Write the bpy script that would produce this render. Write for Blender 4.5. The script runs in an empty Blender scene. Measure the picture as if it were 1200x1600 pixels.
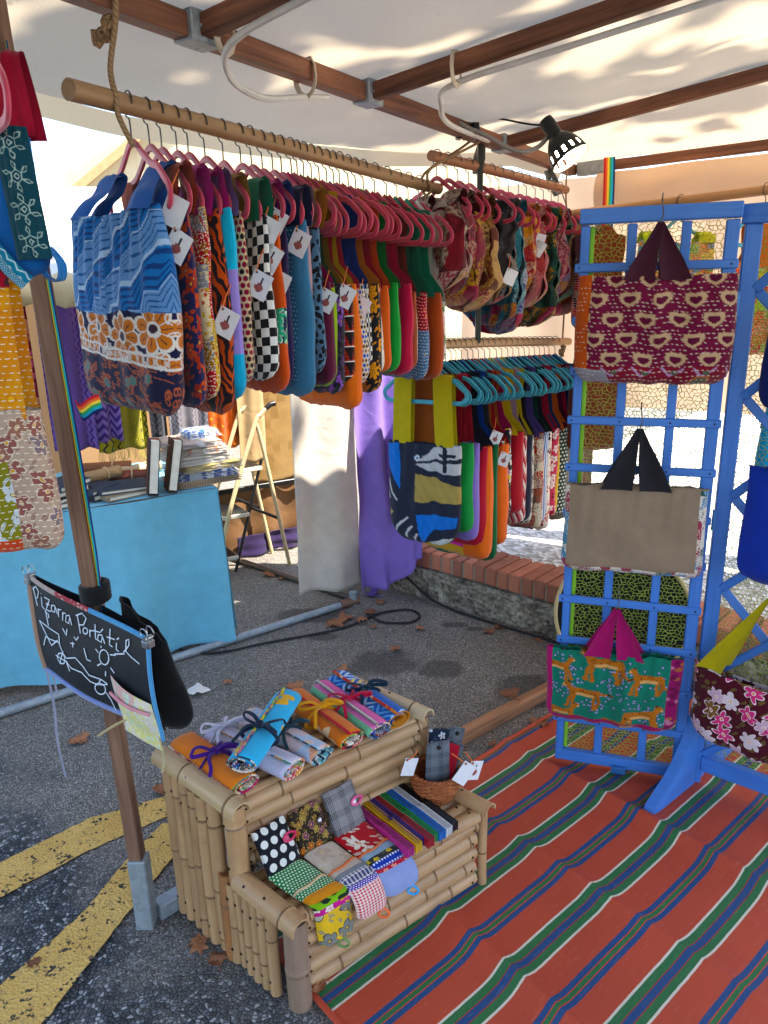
import bpy, math, random
import numpy as np
from mathutils import Vector, Matrix, Quaternion
C = bpy.context.scene.collection
SC = bpy.context.scene
R_ = math.radians
PI = math.pi

# ------------------------------------------------------------------ camera
FPX = 1165.0
EYE = 1.55
_d = np.array([90.0, 3950.0, FPX]); _d /= np.linalg.norm(_d)
_z = np.array([0, 0, 1.0]); _f = _z - _z.dot(_d)*_d; _f /= np.linalg.norm(_f)
_r = np.cross(_d, _f)
RW = np.array([_r, _f, -_d])                       # world = RW @ camera(right, down, forward)
cam_data = bpy.data.cameras.new('camera')
cam = bpy.data.objects.new('camera', cam_data); C.objects.link(cam)
_cr, _cu, _cb = RW @ [1, 0, 0], RW @ [0, -1, 0], RW @ [0, 0, -1]
cam.matrix_world = Matrix(((_cr[0], _cu[0], _cb[0], 0), (_cr[1], _cu[1], _cb[1], 0),
                           (_cr[2], _cu[2], _cb[2], EYE), (0, 0, 0, 1)))
cam_data.sensor_fit = 'VERTICAL'; cam_data.sensor_height = 36.0
cam_data.lens = FPX/1600*36.0
cam_data.clip_start = 0.05; cam_data.clip_end = 500
SC.camera = cam

# ------------------------------------------------------------------ light
SUN_EL, SUN_TRAVEL = 64.0, -75.0                    # degrees; travel azimuth measured from +Y towards +X
world = bpy.data.worlds.new('World'); SC.world = world; world.use_nodes = True
wn = world.node_tree
bg = wn.nodes['Background']
sky = wn.nodes.new('ShaderNodeTexSky'); sky.sky_type = 'NISHITA'; sky.sun_disc = False
sky.sun_elevation = R_(SUN_EL); sky.sun_rotation = R_(180 + SUN_TRAVEL)
sky.air_density = 1.0; sky.dust_density = 0.8; sky.ozone_density = 0.8
wn.links.new(sky.outputs[0], bg.inputs[0]); bg.inputs[1].default_value = 0.15
sl = bpy.data.lights.new('sun', 'SUN'); sl.energy = 5.0; sl.angle = R_(0.6); sl.color = (1, .92, .80)
sun = bpy.data.objects.new('sun', sl); C.objects.link(sun)
sun.rotation_euler = Vector((math.sin(R_(SUN_TRAVEL))*math.cos(R_(SUN_EL)), math.cos(R_(SUN_TRAVEL))*math.cos(R_(SUN_EL)),
                             -math.sin(R_(SUN_EL)))).to_track_quat('-Z', 'Y').to_euler()
SC.view_settings.view_transform = 'Standard'; SC.view_settings.look = 'None'
SC.view_settings.exposure = 2.0; SC.view_settings.gamma = 1.0
SC.view_settings.use_curve_mapping = False

# ------------------------------------------------------------------ node helpers
class NG:
    def __init__(s, name):
        s.m = bpy.data.materials.new(name); s.m.use_nodes = True
        s.t = s.m.node_tree; s.n = s.t.nodes; s.n.clear(); s._uv = None
        s.out = s.n.new('ShaderNodeOutputMaterial')
    def put(s, sock, v):
        if isinstance(v, bpy.types.NodeSocket): s.t.links.new(v, sock)
        elif isinstance(v, (tuple, list)):
            n = len(sock.default_value)
            sock.default_value = tuple(v)[:n] if len(v) >= n else tuple(v) + (1.0,)*(n - len(v))
        else: sock.default_value = v
    def node(s, ty, **kw):
        o = s.n.new(ty)
        for k, v in kw.items(): setattr(o, k, v)
        return o
    def math(s, op, a, b=0.0, c=0.0, clamp=False):
        o = s.node('ShaderNodeMath', operation=op, use_clamp=clamp)
        s.put(o.inputs[0], a); s.put(o.inputs[1], b); s.put(o.inputs[2], c); return o.outputs[0]
    def vmath(s, op, a, b=(0, 0, 0), out=0):
        o = s.node('ShaderNodeVectorMath', operation=op)
        s.put(o.inputs[0], a); s.put(o.inputs[1], b); return o.outputs[out]
    def scale(s, a, k):
        o = s.node('ShaderNodeVectorMath', operation='SCALE'); s.put(o.inputs[0], a); s.put(o.inputs[3], k); return o.outputs[0]
    def mix(s, f, a, b, blend='MIX'):
        o = s.node('ShaderNodeMix', data_type='RGBA', blend_type=blend)
        s.put(o.inputs[0], f); s.put(o.inputs[6], a); s.put(o.inputs[7], b); return o.outputs[2]
    def ramp(s, f, stops, interp='LINEAR'):
        o = s.node('ShaderNodeValToRGB'); cr = o.color_ramp; cr.interpolation = interp
        while len(cr.elements) < len(stops): cr.elements.new(.5)
        for e, (p, c) in zip(cr.elements, sorted(stops, key=lambda q: q[0])):
            e.position = p; e.color = tuple(c)[:3] + (1,) if not isinstance(c, (int, float)) else (c, c, c, 1)
        s.put(o.inputs[0], f); return o.outputs[0]
    def noise(s, vec, scale=5, detail=3, rough=.55, dist=0, col=False):
        o = s.node('ShaderNodeTexNoise'); s.put(o.inputs['Vector'], vec); s.put(o.inputs['Scale'], scale)
        s.put(o.inputs['Detail'], detail); s.put(o.inputs['Roughness'], rough); s.put(o.inputs['Distortion'], dist)
        return o.outputs['Color' if col else 'Fac']
    def voro(s, vec, scale=10, feature='F1', metric='EUCLIDEAN', dims='2D', rnd=1.0):
        o = s.node('ShaderNodeTexVoronoi', feature=feature, voronoi_dimensions=dims)
        if feature not in ('DISTANCE_TO_EDGE', 'N_SPHERE_RADIUS'): o.distance = metric
        s.put(o.inputs['Vector'], vec); s.put(o.inputs['Scale'], scale); s.put(o.inputs['Randomness'], rnd); return o.outputs
    def uv(s):
        if s._uv is None: s._uv = s.node('ShaderNodeUVMap').outputs[0]
        return s._uv
    def obj(s): return s.node('ShaderNodeTexCoord').outputs['Object']
    def pos(s): return s.node('ShaderNodeNewGeometry').outputs['Position']
    def rand(s): return s.node('ShaderNodeObjectInfo').outputs['Random']
    def xyz(s, v):
        o = s.node('ShaderNodeSeparateXYZ'); s.put(o.inputs[0], v); return o.outputs[0], o.outputs[1], o.outputs[2]
    def comb(s, x, y, z=0.0):
        o = s.node('ShaderNodeCombineXYZ'); s.put(o.inputs[0], x); s.put(o.inputs[1], y); s.put(o.inputs[2], z); return o.outputs[0]
    def bump(s, h, strength=.3, dist=.01):
        o = s.node('ShaderNodeBump'); s.put(o.inputs['Strength'], strength); s.put(o.inputs['Distance'], dist)
        s.put(o.inputs['Height'], h); return o.outputs[0]
    def finish(s, col, rough=.8, spec=.3, metal=0.0, bump=None, sheen=0.0, translucent=0.0, emit=None, alpha=None, trans=0.0, coat=0.0, tcol=None):
        p = s.node('ShaderNodeBsdfPrincipled'); s.put(p.inputs['Base Color'], col); s.put(p.inputs['Roughness'], rough)
        s.put(p.inputs['Specular IOR Level'], spec); s.put(p.inputs['Metallic'], metal); s.put(p.inputs['Sheen Weight'], sheen)
        s.put(p.inputs['Transmission Weight'], trans); s.put(p.inputs['Coat Weight'], coat)
        if bump is not None: s.put(p.inputs['Normal'], bump)
        if emit is not None: s.put(p.inputs['Emission Color'], emit[0]); s.put(p.inputs['Emission Strength'], emit[1])
        if alpha is not None: s.put(p.inputs['Alpha'], alpha)
        sh = p.outputs[0]
        if translucent:
            tr = s.node('ShaderNodeBsdfTranslucent'); s.put(tr.inputs[0], tcol if tcol is not None else col)
            mx = s.node('ShaderNodeMixShader'); s.put(mx.inputs[0], translucent)
            s.t.links.new(sh, mx.inputs[1]); s.t.links.new(tr.outputs[0], mx.inputs[2]); sh = mx.outputs[0]
        s.t.links.new(sh, s.out.inputs[0]); return s.m

def cl(h):                                         # '#rrggbb' in sRGB to linear
    h = h.lstrip('#'); v = [int(h[i:i+2], 16)/255 for i in (0, 2, 4)]
    return tuple(x/12.92 if x <= .04045 else ((x + .055)/1.055)**2.4 for x in v)

_mats = {}
def cached(fn):
    def w(*a):
        k = (fn.__name__, repr(a))
        if k not in _mats: _mats[k] = fn(*a)
        return _mats[k]
    return w

def fabric_end(g, col, tr=0.0, bumpk=.25):
    u = g.uv()
    n1 = g.noise(u, 14, 4, .6); n2 = g.noise(u, 240, 2, .6)
    c = g.mix(.5, col, g.ramp(n1, [(.25, (.72,)*3), (.75, (1.12,)*3)]), 'MULTIPLY')
    c = g.mix(.35, c, g.ramp(n2, [(.3, (.7,)*3), (.7, (1.15,)*3)]), 'MULTIPLY')
    rdg = g.math('ABSOLUTE', g.math('SUBTRACT', g.noise(u, 7, 2, .5, .4), .5))       # soft crease lines
    hs = g.node('ShaderNodeHueSaturation'); g.put(hs.inputs['Saturation'], 1.15); g.put(hs.inputs['Value'], .92); g.put(hs.inputs['Color'], c); c = hs.outputs[0]
    h = g.math('ADD', g.math('ADD', g.math('MULTIPLY', n2, .12), g.math('MULTIPLY', g.noise(u, 30, 3, .6), .5)), g.math('MULTIPLY', g.math('MINIMUM', rdg, .12), -3.0))
    return g.finish(c, .88, .18, bump=g.bump(h, bumpk + .15, .006), sheen=.15, translucent=tr)

@cached
def F_plain(h, tr=0.0):
    g = NG('cloth_plain'); return fabric_end(g, g.mix(0, cl(h), cl(h)), tr)
@cached
def F_check(a, b, s):
    g = NG('cloth_check'); o = g.node('ShaderNodeTexChecker'); g.put(o.inputs[0], g.uv()); g.put(o.inputs[1], cl(a)); g.put(o.inputs[2], cl(b)); g.put(o.inputs[3], 1/s)
    return fabric_end(g, o.outputs[0])
@cached
def F_dots(bgc, dots, s, r):                       # staggered dots; dots = list of colours
    g = NG('cloth_dots'); x, y, _ = g.xyz(g.scale(g.uv(), 1/s))
    row = g.math('FLOOR', y); x2 = g.math('ADD', x, g.math('MULTIPLY', g.math('MODULO', g.math('ABSOLUTE', row), 2), .5))
    fx = g.math('SUBTRACT', g.math('FRACT', x2), .5); fy = g.math('SUBTRACT', g.math('FRACT', y), .5)
    d = g.math('SQRT', g.math('ADD', g.math('MULTIPLY', fx, fx), g.math('MULTIPLY', fy, fy)))
    w = g.node('ShaderNodeTexWhiteNoise', noise_dimensions='2D'); g.put(w.inputs[0], g.comb(g.math('FLOOR', x2), row))
    k = len(dots); dc = g.ramp(w.outputs[0], [(i/k, cl(c)) for i, c in enumerate(dots)], 'CONSTANT')
    return fabric_end(g, g.mix(g.math('LESS_THAN', d, r), cl(bgc), dc))
@cached
def F_stripe(cols, s, ang=0.0, dist=0.0):
    g = NG('cloth_stripe'); x, y, _ = g.xyz(g.uv())
    t = g.math('ADD', g.math('MULTIPLY', x, math.cos(ang)/s), g.math('MULTIPLY', y, math.sin(ang)/s))
    if dist: t = g.math('ADD', t, g.math('MULTIPLY', g.math('SUBTRACT', g.noise(g.uv(), 12, 2), .5), dist))
    k = len(cols); return fabric_end(g, g.ramp(g.math('FRACT', t), [(i/k, cl(c)) for i, c in enumerate(cols)], 'CONSTANT'))
@cached
def F_zig(a, b, s):
    g = NG('cloth_zigzag'); x, y, _ = g.xyz(g.scale(g.uv(), 1/s))
    t = g.math('ADD', y, g.math('MULTIPLY', g.math('PINGPONG', x, .5), 1.6))
    return fabric_end(g, g.mix(g.math('GREATER_THAN', g.math('FRACT', t), .5), cl(a), cl(b)))
@cached
def F_leo(bgc, sp, s, core=None):
    g = NG('cloth_spots'); v = g.voro(g.vmath('ADD', g.uv(), g.scale(g.noise(g.uv(), 90, 2, .5, 0, True), .25*s)), 1/s)
    n = g.noise(g.uv(), 1.6/s, 2)
    d = g.math('ADD', v['Distance'], g.math('MULTIPLY', g.math('SUBTRACT', n, .5), .5))
    c = g.mix(g.math('LESS_THAN', d, .36), cl(bgc), cl(sp))
    if core: c = g.mix(g.math('LESS_THAN', d, .17), c, cl(core))
    return fabric_end(g, c)
def floral_col(g, bgc, cols, s, outline=None, leaf=None, seed=0.0, petals=5):
    u = g.vmath('ADD', g.scale(g.uv(), 1/s), (seed*3.7, seed*1.9, 0))
    u = g.vmath('ADD', u, g.scale(g.vmath('SUBTRACT', g.noise(u, 1.3, 2, .5, 0, True), (.5, .5, .5)), .5))
    c = g.mix(0, cl(bgc), cl(bgc))
    if leaf:
        v2 = g.voro(g.vmath('ADD', u, (5.3, 2.2, 0)), 2.1); e = g.xyz(g.vmath('SUBTRACT', g.scale(g.vmath('ADD', u, (5.3, 2.2, 0)), 2.1), g.scale(v2['Position'], 2.1)))
        q = g.math('ADD', e[0], e[1]); w = g.math('SUBTRACT', e[0], e[1])
        el = g.math('ADD', g.math('MULTIPLY', q, q), g.math('MULTIPLY', g.math('MULTIPLY', w, w), 6.0))
        c = g.mix(g.math('LESS_THAN', el, .22), c, cl(leaf))
        c = g.mix(g.math('MULTIPLY', g.math('LESS_THAN', g.math('ABSOLUTE', w), .03), g.math('LESS_THAN', el, .22)), c, cl(bgc))
    v = g.voro(u, 1.0, rnd=.8)
    dl = g.vmath('SUBTRACT', u, v['Position']); dx, dy, _ = g.xyz(dl)
    an = g.math('ARCTAN2', dy, dx); hue = g.xyz(v['Color'])
    r = v['Distance']
    pet = g.math('ADD', g.math('MULTIPLY', g.math('ABSOLUTE', g.math('COSINE', g.math('ADD', g.math('MULTIPLY', an, petals/2), g.math('MULTIPLY', hue[1], 6)))), .22), .19)
    k = len(cols); pc = g.ramp(hue[0], [(i/k, cl(x)) for i, x in enumerate(cols)], 'CONSTANT')
    if outline: c = g.mix(g.math('LESS_THAN', r, g.math('ADD', pet, .055)), c, cl(outline))
    c = g.mix(g.math('LESS_THAN', r, pet), c, pc)
    c = g.mix(g.math('LESS_THAN', r, .10), c, cl(outline or bgc))
    c = g.mix(g.math('LESS_THAN', r, .06), c, g.mix(.5, pc, cl('#f0c040')))
    return c
@cached
def F_flor(bgc, cols, s, outline=None, leaf=None, seed=0.0, petals=5):
    g = NG('cloth_floral'); return fabric_end(g, floral_col(g, bgc, cols, s, outline, leaf, seed, petals))
def stitch(g, c, sc=cl('#e8dccb'), du=.013, dv=.011):
    x, y, _ = g.xyz(g.uv()); yy = g.math('ADD', y, g.math('MULTIPLY', g.noise(g.uv(), 9, 1), .012))
    row = g.math('FLOOR', g.math('MULTIPLY', yy, 1/dv))
    m = g.math('LESS_THAN', g.math('FRACT', g.math('MULTIPLY', yy, 1/dv)), .14)
    dsh = g.math('LESS_THAN', g.math('FRACT', g.math('ADD', g.math('MULTIPLY', x, 1/du), g.math('MULTIPLY', row, .37))), .52)
    return g.mix(g.math('MULTIPLY', m, dsh), c, sc)
@cached
def F_kantha(bgc, cols, s, outline=None, leaf=None, seed=0.0):
    g = NG('cloth_stitched'); return fabric_end(g, stitch(g, floral_col(g, bgc, cols, s, outline, leaf, seed)))
@cached
def F_patch(cols, s, seed=0.0, flo='#e9d9c0', st=True):
    g = NG('cloth_patchwork'); u = g.vmath('ADD', g.uv(), (seed*1.13, seed*.71, 0))
    v = g.voro(u, 1/s, metric='CHEBYCHEV', rnd=.75); h = g.xyz(v['Color'])
    k = len(cols); base = g.ramp(h[0], [(i/k, cl(x)) for i, x in enumerate(cols)], 'CONSTANT')
    alt = g.ramp(h[1], [(i/k, cl(x)) for i, x in enumerate(cols[::-1])], 'CONSTANT')
    w = g.voro(g.vmath('ADD', u, g.scale(h[2] if False else v['Color'], .3)), 3.6/s)
    pr = g.math('LESS_THAN', g.math('ADD', w['Distance'], g.math('MULTIPLY', g.noise(u, 8/s, 2), .5)), .52)
    c = g.mix(g.math('MULTIPLY', pr, .85), base, alt)
    w2 = g.voro(u, 7/s)
    c = g.mix(g.math('MULTIPLY', g.math('LESS_THAN', w2['Distance'], .22), g.math('GREATER_THAN', h[2], .45)), c, cl(flo))
    return fabric_end(g, stitch(g, c) if st else c)
@cached
def F_ging(a, b, s):
    g = NG('cloth_gingham'); x, y, _ = g.xyz(g.scale(g.uv(), 1/s))
    p = g.math('GREATER_THAN', g.math('FRACT', x), .5); q = g.math('GREATER_THAN', g.math('FRACT', y), .5)
    return fabric_end(g, g.mix(g.math('MULTIPLY', g.math('ADD', p, q), .5), cl(b), cl(a)))
@cached
def F_tweed(a, b, s):
    g = NG('cloth_tweed'); x, y, _ = g.xyz(g.scale(g.uv(), 1/s))
    sx = g.math('LESS_THAN', g.math('FRACT', x), .5); sy = g.math('LESS_THAN', g.math('FRACT', y), .5)
    bx = g.math('LESS_THAN', g.math('FRACT', g.math('MULTIPLY', x, .11)), .42); by = g.math('LESS_THAN', g.math('FRACT', g.math('MULTIPLY', y, .11)), .42)
    f = g.math('MULTIPLY', g.math('ADD', g.math('MULTIPLY', sx, bx), g.math('MULTIPLY', sy, by)), .42)
    f = g.math('ADD', f, g.math('MULTIPLY', g.noise(g.uv(), 900, 1), .3))
    return fabric_end(g, g.mix(f, cl(a), cl(b)))
@cached
def F_tri(a, b, w, s):
    g = NG('cloth_triangles'); x, y, _ = g.xyz(g.scale(g.uv(), 1/s))
    t = g.math('PINGPONG', x, .5); f = g.math('FRACT', g.math('MULTIPLY', y, .8))
    c = g.mix(g.math('GREATER_THAN', f, g.math('MULTIPLY', t, 1.8)), cl(a), cl(b))
    ln = g.math('LESS_THAN', g.math('FRACT', g.math('MULTIPLY', f, 4)), .2)
    c = g.mix(ln, c, cl(b)); c = g.mix(g.math('LESS_THAN', f, .07), c, cl(w))
    return fabric_end(g, c)
@cached
def F_geo(bgc, cols, s):                            # geometric printed cotton
    g = NG('cloth_print'); v = g.voro(g.uv(), 1/s, metric='MANHATTAN', rnd=.25); h = g.xyz(v['Color']); k = len(cols)
    ring = g.math('FRACT', g.math('MULTIPLY', v['Distance'], 3.2))
    return fabric_end(g, g.mix(g.math('LESS_THAN', ring, .45), cl(bgc), g.ramp(h[0], [(i/k, cl(c)) for i, c in enumerate(cols)], 'CONSTANT')))
@cached
def F_lines(a, b, s):                               # woven shawl: zigzag, diamond and bar bands
    g = NG('cloth_shawl'); x, y, _ = g.xyz(g.scale(g.uv(), 1/s))
    band = g.math('FLOOR', g.math('MULTIPLY', x, .5)); w = g.node('ShaderNodeTexWhiteNoise', noise_dimensions='1D'); g.put(w.inputs[1], band)
    zz = g.math('LESS_THAN', g.math('FRACT', g.math('ADD', g.math('MULTIPLY', x, 1.5), g.math('PINGPONG', g.math('MULTIPLY', y, 1.0), .5))), .25)
    v = g.voro(g.scale(g.uv(), 1/s), 1.3, metric='MANHATTAN', rnd=.1)
    di = g.math('LESS_THAN', g.math('FRACT', g.math('MULTIPLY', v['Distance'], 4)), .3)
    f = g.math('ADD', g.math('MULTIPLY', zz, g.math('GREATER_THAN', w.outputs[0], .5)), g.math('MULTIPLY', di, g.math('LESS_THAN', w.outputs[0], .5)))
    return fabric_end(g, g.mix(f, cl(a), cl(b)), .1)
@cached
def F_painted():
    g = NG('cloth_printed'); a = g.node('ShaderNodeAttribute', attribute_name='Col'); return fabric_end(g, a.outputs[0])
@cached
def M_solid(h, rough=.5, spec=.4, metal=0.0, var=.12):
    g = NG('solid'); n = g.noise(g.obj(), 18, 3)
    return g.finish(g.mix(1, cl(h), g.ramp(n, [(.3, (1-var,)*3), (.7, (1+var*.5,)*3)]), 'MULTIPLY'), rough, spec, metal, bump=g.bump(g.noise(g.obj(), 120, 2), .05, .002))

# ------------------------------------------------------------------ mesh builder
class MB:
    def __init__(s): s.v = []; s.f = []; s.mi = []; s.uvs = []; s.cols = None
    def add(s, verts, faces, mi=0, uv=None):
        o = len(s.v); s.v.extend([tuple(map(float, q)) for q in verts])
        for f in faces:
            s.f.append(tuple(i + o for i in f)); s.mi.append(mi)
            s.uvs.extend([tuple(uv[i]) if uv is not None else (float(verts[i][0]), float(verts[i][2] if len(verts[i]) > 2 else 0)) for i in f])
    def box(s, c, size, rot=None, mi=0, bev=0.0):
        hx, hy, hz = [q/2 for q in size]; b = min(bev, hx*.49, hy*.49, hz*.49)
        M = (rot or Matrix.Identity(3)); c = Vector(c)
        if b <= 0:
            vs = [(x, y, z) for z in (-hz, hz) for y in (-hy, hy) for x in (-hx, hx)]
            fs = [(0, 2, 3, 1), (4, 5, 7, 6), (0, 1, 5, 4), (2, 6, 7, 3), (0, 4, 6, 2), (1, 3, 7, 5)]
        else:
            vs = []; idx = {}
            for sx in (-1, 1):
                for sy in (-1, 1):
                    for sz in (-1, 1):
                        for a in range(3):
                            p = [sx*(hx - b), sy*(hy - b), sz*(hz - b)]; p[a] = (sx*hx, sy*hy, sz*hz)[a]
                            idx[(sx, sy, sz, a)] = len(vs); vs.append(tuple(p))
            fs = []; S = (-1, 1)
            for a in range(3):
                o1, o2 = [q for q in range(3) if q != a]
                for sg in S:
                    q = []
                    for (e1, e2) in ((-1, -1), (1, -1), (1, 1), (-1, 1)):
                        k = [0, 0, 0]; k[a] = sg; k[o1] = e1; k[o2] = e2; q.append(idx[(k[0], k[1], k[2], a)])
                    fs.append(tuple(q))
            for a in range(3):                                   # edges along axis a
                o1, o2 = [q for q in range(3) if q != a]
                for e1 in S:
                    for e2 in S:
                        k0 = [0, 0, 0]; k0[a] = -1; k0[o1] = e1; k0[o2] = e2; k1 = list(k0); k1[a] = 1
                        fs.append((idx[(*k0, o1)], idx[(*k1, o1)], idx[(*k1, o2)], idx[(*k0, o2)]))
            for sx in S:
                for sy in S:
                    for sz in S: fs.append(tuple(idx[(sx, sy, sz, a)] for a in range(3)))
        ws = [c + M @ Vector(v) for v in vs]
        lng = max(range(3), key=lambda a: size[a]); o1 = (lng + 1) % 3; o2 = (lng + 2) % 3
        s.add([tuple(w) for w in ws], fs, mi, [(v[lng], v[o1] + v[o2]) for v in vs])
    def beam(s, p0, p1, w, h, up=(0, 0, 1), mi=0, bev=.003):      # box from p0 to p1
        p0, p1 = Vector(p0), Vector(p1); d = (p1 - p0); L = d.length; x = d.normalized()
        y = Vector(up).cross(x)
        if y.length < 1e-4: y = Vector((0, 1, 0)).cross(x)
        y.normalize(); z = x.cross(y)
        s.box((p0 + p1)/2, (L, w, h), Matrix((x, y, z)).transposed(), mi, bev)
    def tube(s, path, r, n=8, mi=0, cap=True, flat=1.0, ref=None, closed=False):
        P = [Vector(p) for p in path]; k = len(P); rs = r if isinstance(r, (list, tuple)) else [r]*k
        vs = []; uv = []; L = 0; nrm = None
        for i, p in enumerate(P):
            if closed: t = P[(i + 1) % k] - P[i - 1]
            else: t = P[min(i + 1, k - 1)] - P[max(i - 1, 0)]
            t = t.normalized() if t.length > 1e-9 else Vector((0, 0, 1))
            if nrm is None:
                a = Vector(ref) if ref else (Vector((0, 0, 1)) if abs(t.z) < .9 else Vector((1, 0, 0)))
                nrm = (a - t*a.dot(t)).normalized()
            else:
                q = (Vector(ref) if ref else nrm); q = q - t*q.dot(t)
                nrm = q.normalized() if q.length > 1e-5 else nrm
            b = t.cross(nrm)
            if i: L += (P[i] - P[i-1]).length
            for j in range(n):
                a = 2*PI*j/n; vs.append(p + nrm*math.cos(a)*rs[i]*flat + b*math.sin(a)*rs[i]); uv.append((L, a*rs[i]))
        fs = []
        for i in range(k if closed else k - 1):
            for j in range(n):
                a = i*n + j; b2 = i*n + (j + 1) % n; c2 = ((i + 1) % k)*n + (j + 1) % n; d2 = ((i + 1) % k)*n + j; fs.append((a, b2, c2, d2))
        if cap and not closed: fs.append(tuple(range(n))[::-1]); fs.append(tuple((k-1)*n + j for j in range(n)))
        s.add(vs, fs, mi, uv)
    def lathe(s, prof, n=24, c=(0, 0, 0), mi=0, rot=None):        # prof: (r, z)
        M = rot or Matrix.Identity(3); c = Vector(c); vs = []; uv = []
        for (r, z) in prof:
            for j in range(n):
                a = 2*PI*j/n; vs.append(c + M @ Vector((r*math.cos(a), r*math.sin(a), z))); uv.append((a*max(r, .02), z))
        fs = [(i*n + j, i*n + (j+1) % n, (i+1)*n + (j+1) % n, (i+1)*n + j) for i in range(len(prof)-1) for j in range(n)]
        s.add(vs, fs, mi, uv)
    def grid(s, fn, nu, nv, mi=0, uvfn=None, mifn=None):          # fn(u, v) in 0..1
        vs = []; uv = []
        for j in range(nv + 1):
            for i in range(nu + 1):
                u, v = i/nu, j/nv; vs.append(fn(u, v)); uv.append(uvfn(u, v) if uvfn else (u, v))
        for j in range(nv):
            for i in range(nu):
                a = j*(nu+1) + i; f = (a, a+1, a+nu+2, a+nu+1)
                if mifn is None: continue
        fs = [(j*(nu+1)+i, j*(nu+1)+i+1, (j+1)*(nu+1)+i+1, (j+1)*(nu+1)+i) for j in range(nv) for i in range(nu)]
        o = len(s.f); s.add(vs, fs, mi, uv)
        if mifn:
            for q in range(len(fs)):
                j, i = divmod(q, nu); s.mi[o + q] = mifn((i + .5)/nu, (j + .5)/nv)
    def prism(s, poly, h, M=None, c=(0, 0, 0), mi=0):             # polygon in local xy extruded to z = h
        M = M or Matrix.Identity(3); c = Vector(c); n = len(poly)
        vs = [c + M @ Vector((x, y, 0)) for x, y in poly] + [c + M @ Vector((x, y, h)) for x, y in poly]
        fs = [tuple(range(n))[::-1], tuple(range(n, 2*n))] + [(i, (i+1) % n, n + (i+1) % n, n + i) for i in range(n)]
        s.add([tuple(v) for v in vs], fs, mi, [(x, y) for x, y in poly]*2)
    def build(s, name, mats, parent=None, smooth=True, loc=None, sharp=40):
        me = bpy.data.meshes.new(name); me.from_pydata(s.v, [], s.f)
        if not isinstance(mats, (list, tuple)): mats = [mats]
        for m in mats: me.materials.append(m)
        if s.f:
            me.polygons.foreach_set('material_index', s.mi)
            uvl = me.uv_layers.new(name='UVMap'); uvl.data.foreach_set('uv', [c for q in s.uvs for c in q])
            if smooth:
                me.polygons.foreach_set('use_smooth', [True]*len(s.f))
                try: me.set_sharp_from_angle(angle=R_(sharp))
                except Exception: pass
        if s.cols is not None:
            at = me.color_attributes.new('Col', 'FLOAT_COLOR', 'POINT'); at.data.foreach_set('color', np.asarray(s.cols, dtype=np.float32).ravel())
        me.update()
        o = bpy.data.objects.new(name, me); C.objects.link(o)
        if parent is not None: o.parent = parent
        if loc is not None: o.location = loc
        return o

def tag(o, label=None, cat=None, group=None, kind=None):
    if label: o['label'] = label
    if cat: o['category'] = cat
    if group: o['group'] = group
    if kind: o['kind'] = kind
    return o
def thing(name, label, cat, loc=(0, 0, 0), rz=0.0, group=None):
    o = bpy.data.objects.new(name, None); o.empty_display_size = .05; C.objects.link(o)
    o.location = loc; o.rotation_euler = (0, 0, rz); return tag(o, label, cat, group)
def copy_tree(o, parent=None):
    c = o.copy(); C.objects.link(c)
    if parent is not None: c.parent = parent
    for ch in list(o.children): copy_tree(ch, c)
    return c
def wav(seed, n=6, f0=6, f1=40):                    # smooth pseudo random function of two variables
    rg = random.Random(seed); T = [(rg.uniform(f0, f1)*math.cos(a), rg.uniform(f0, f1)*math.sin(a), rg.uniform(0, 6.28), rg.uniform(.4, 1)) for a in [rg.uniform(0, PI) for _ in range(n)]]
    s = sum(t[3] for t in T)
    return lambda x, y: sum(t[3]*np.sin(t[0]*x + t[1]*y + t[2]) for t in T)/s
def smooth_path(pts, k=6):                          # Catmull-Rom
    P = [Vector(p) for p in pts]; out = []
    for i in range(len(P) - 1):
        p0, p1, p2, p3 = P[max(i-1, 0)], P[i], P[i+1], P[min(i+2, len(P)-1)]
        for j in range(k):
            t = j/k; out.append(.5*((2*p1) + (p2 - p0)*t + (2*p0 - 5*p1 + 4*p2 - p3)*t*t + (3*p1 - p0 - 3*p2 + p3)*t**3))
    out.append(P[-1]); return out
def Vv(a): return Vector((float(a[0]), float(a[1]), float(a[2]) if len(a) > 2 else 0.0))

# ------------------------------------------------------------------ stall axes: main beam direction, right and left of it
BD = Vector((.535, .845, 0)); BR = Vector((.845, -.535, 0)); BO = Vector((-.845*1.357, .535*1.357, 0))
def bt(t, o=0.0, z=0.0): return BO + BD*t + BR*o + Vector((0, 0, z))

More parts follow.
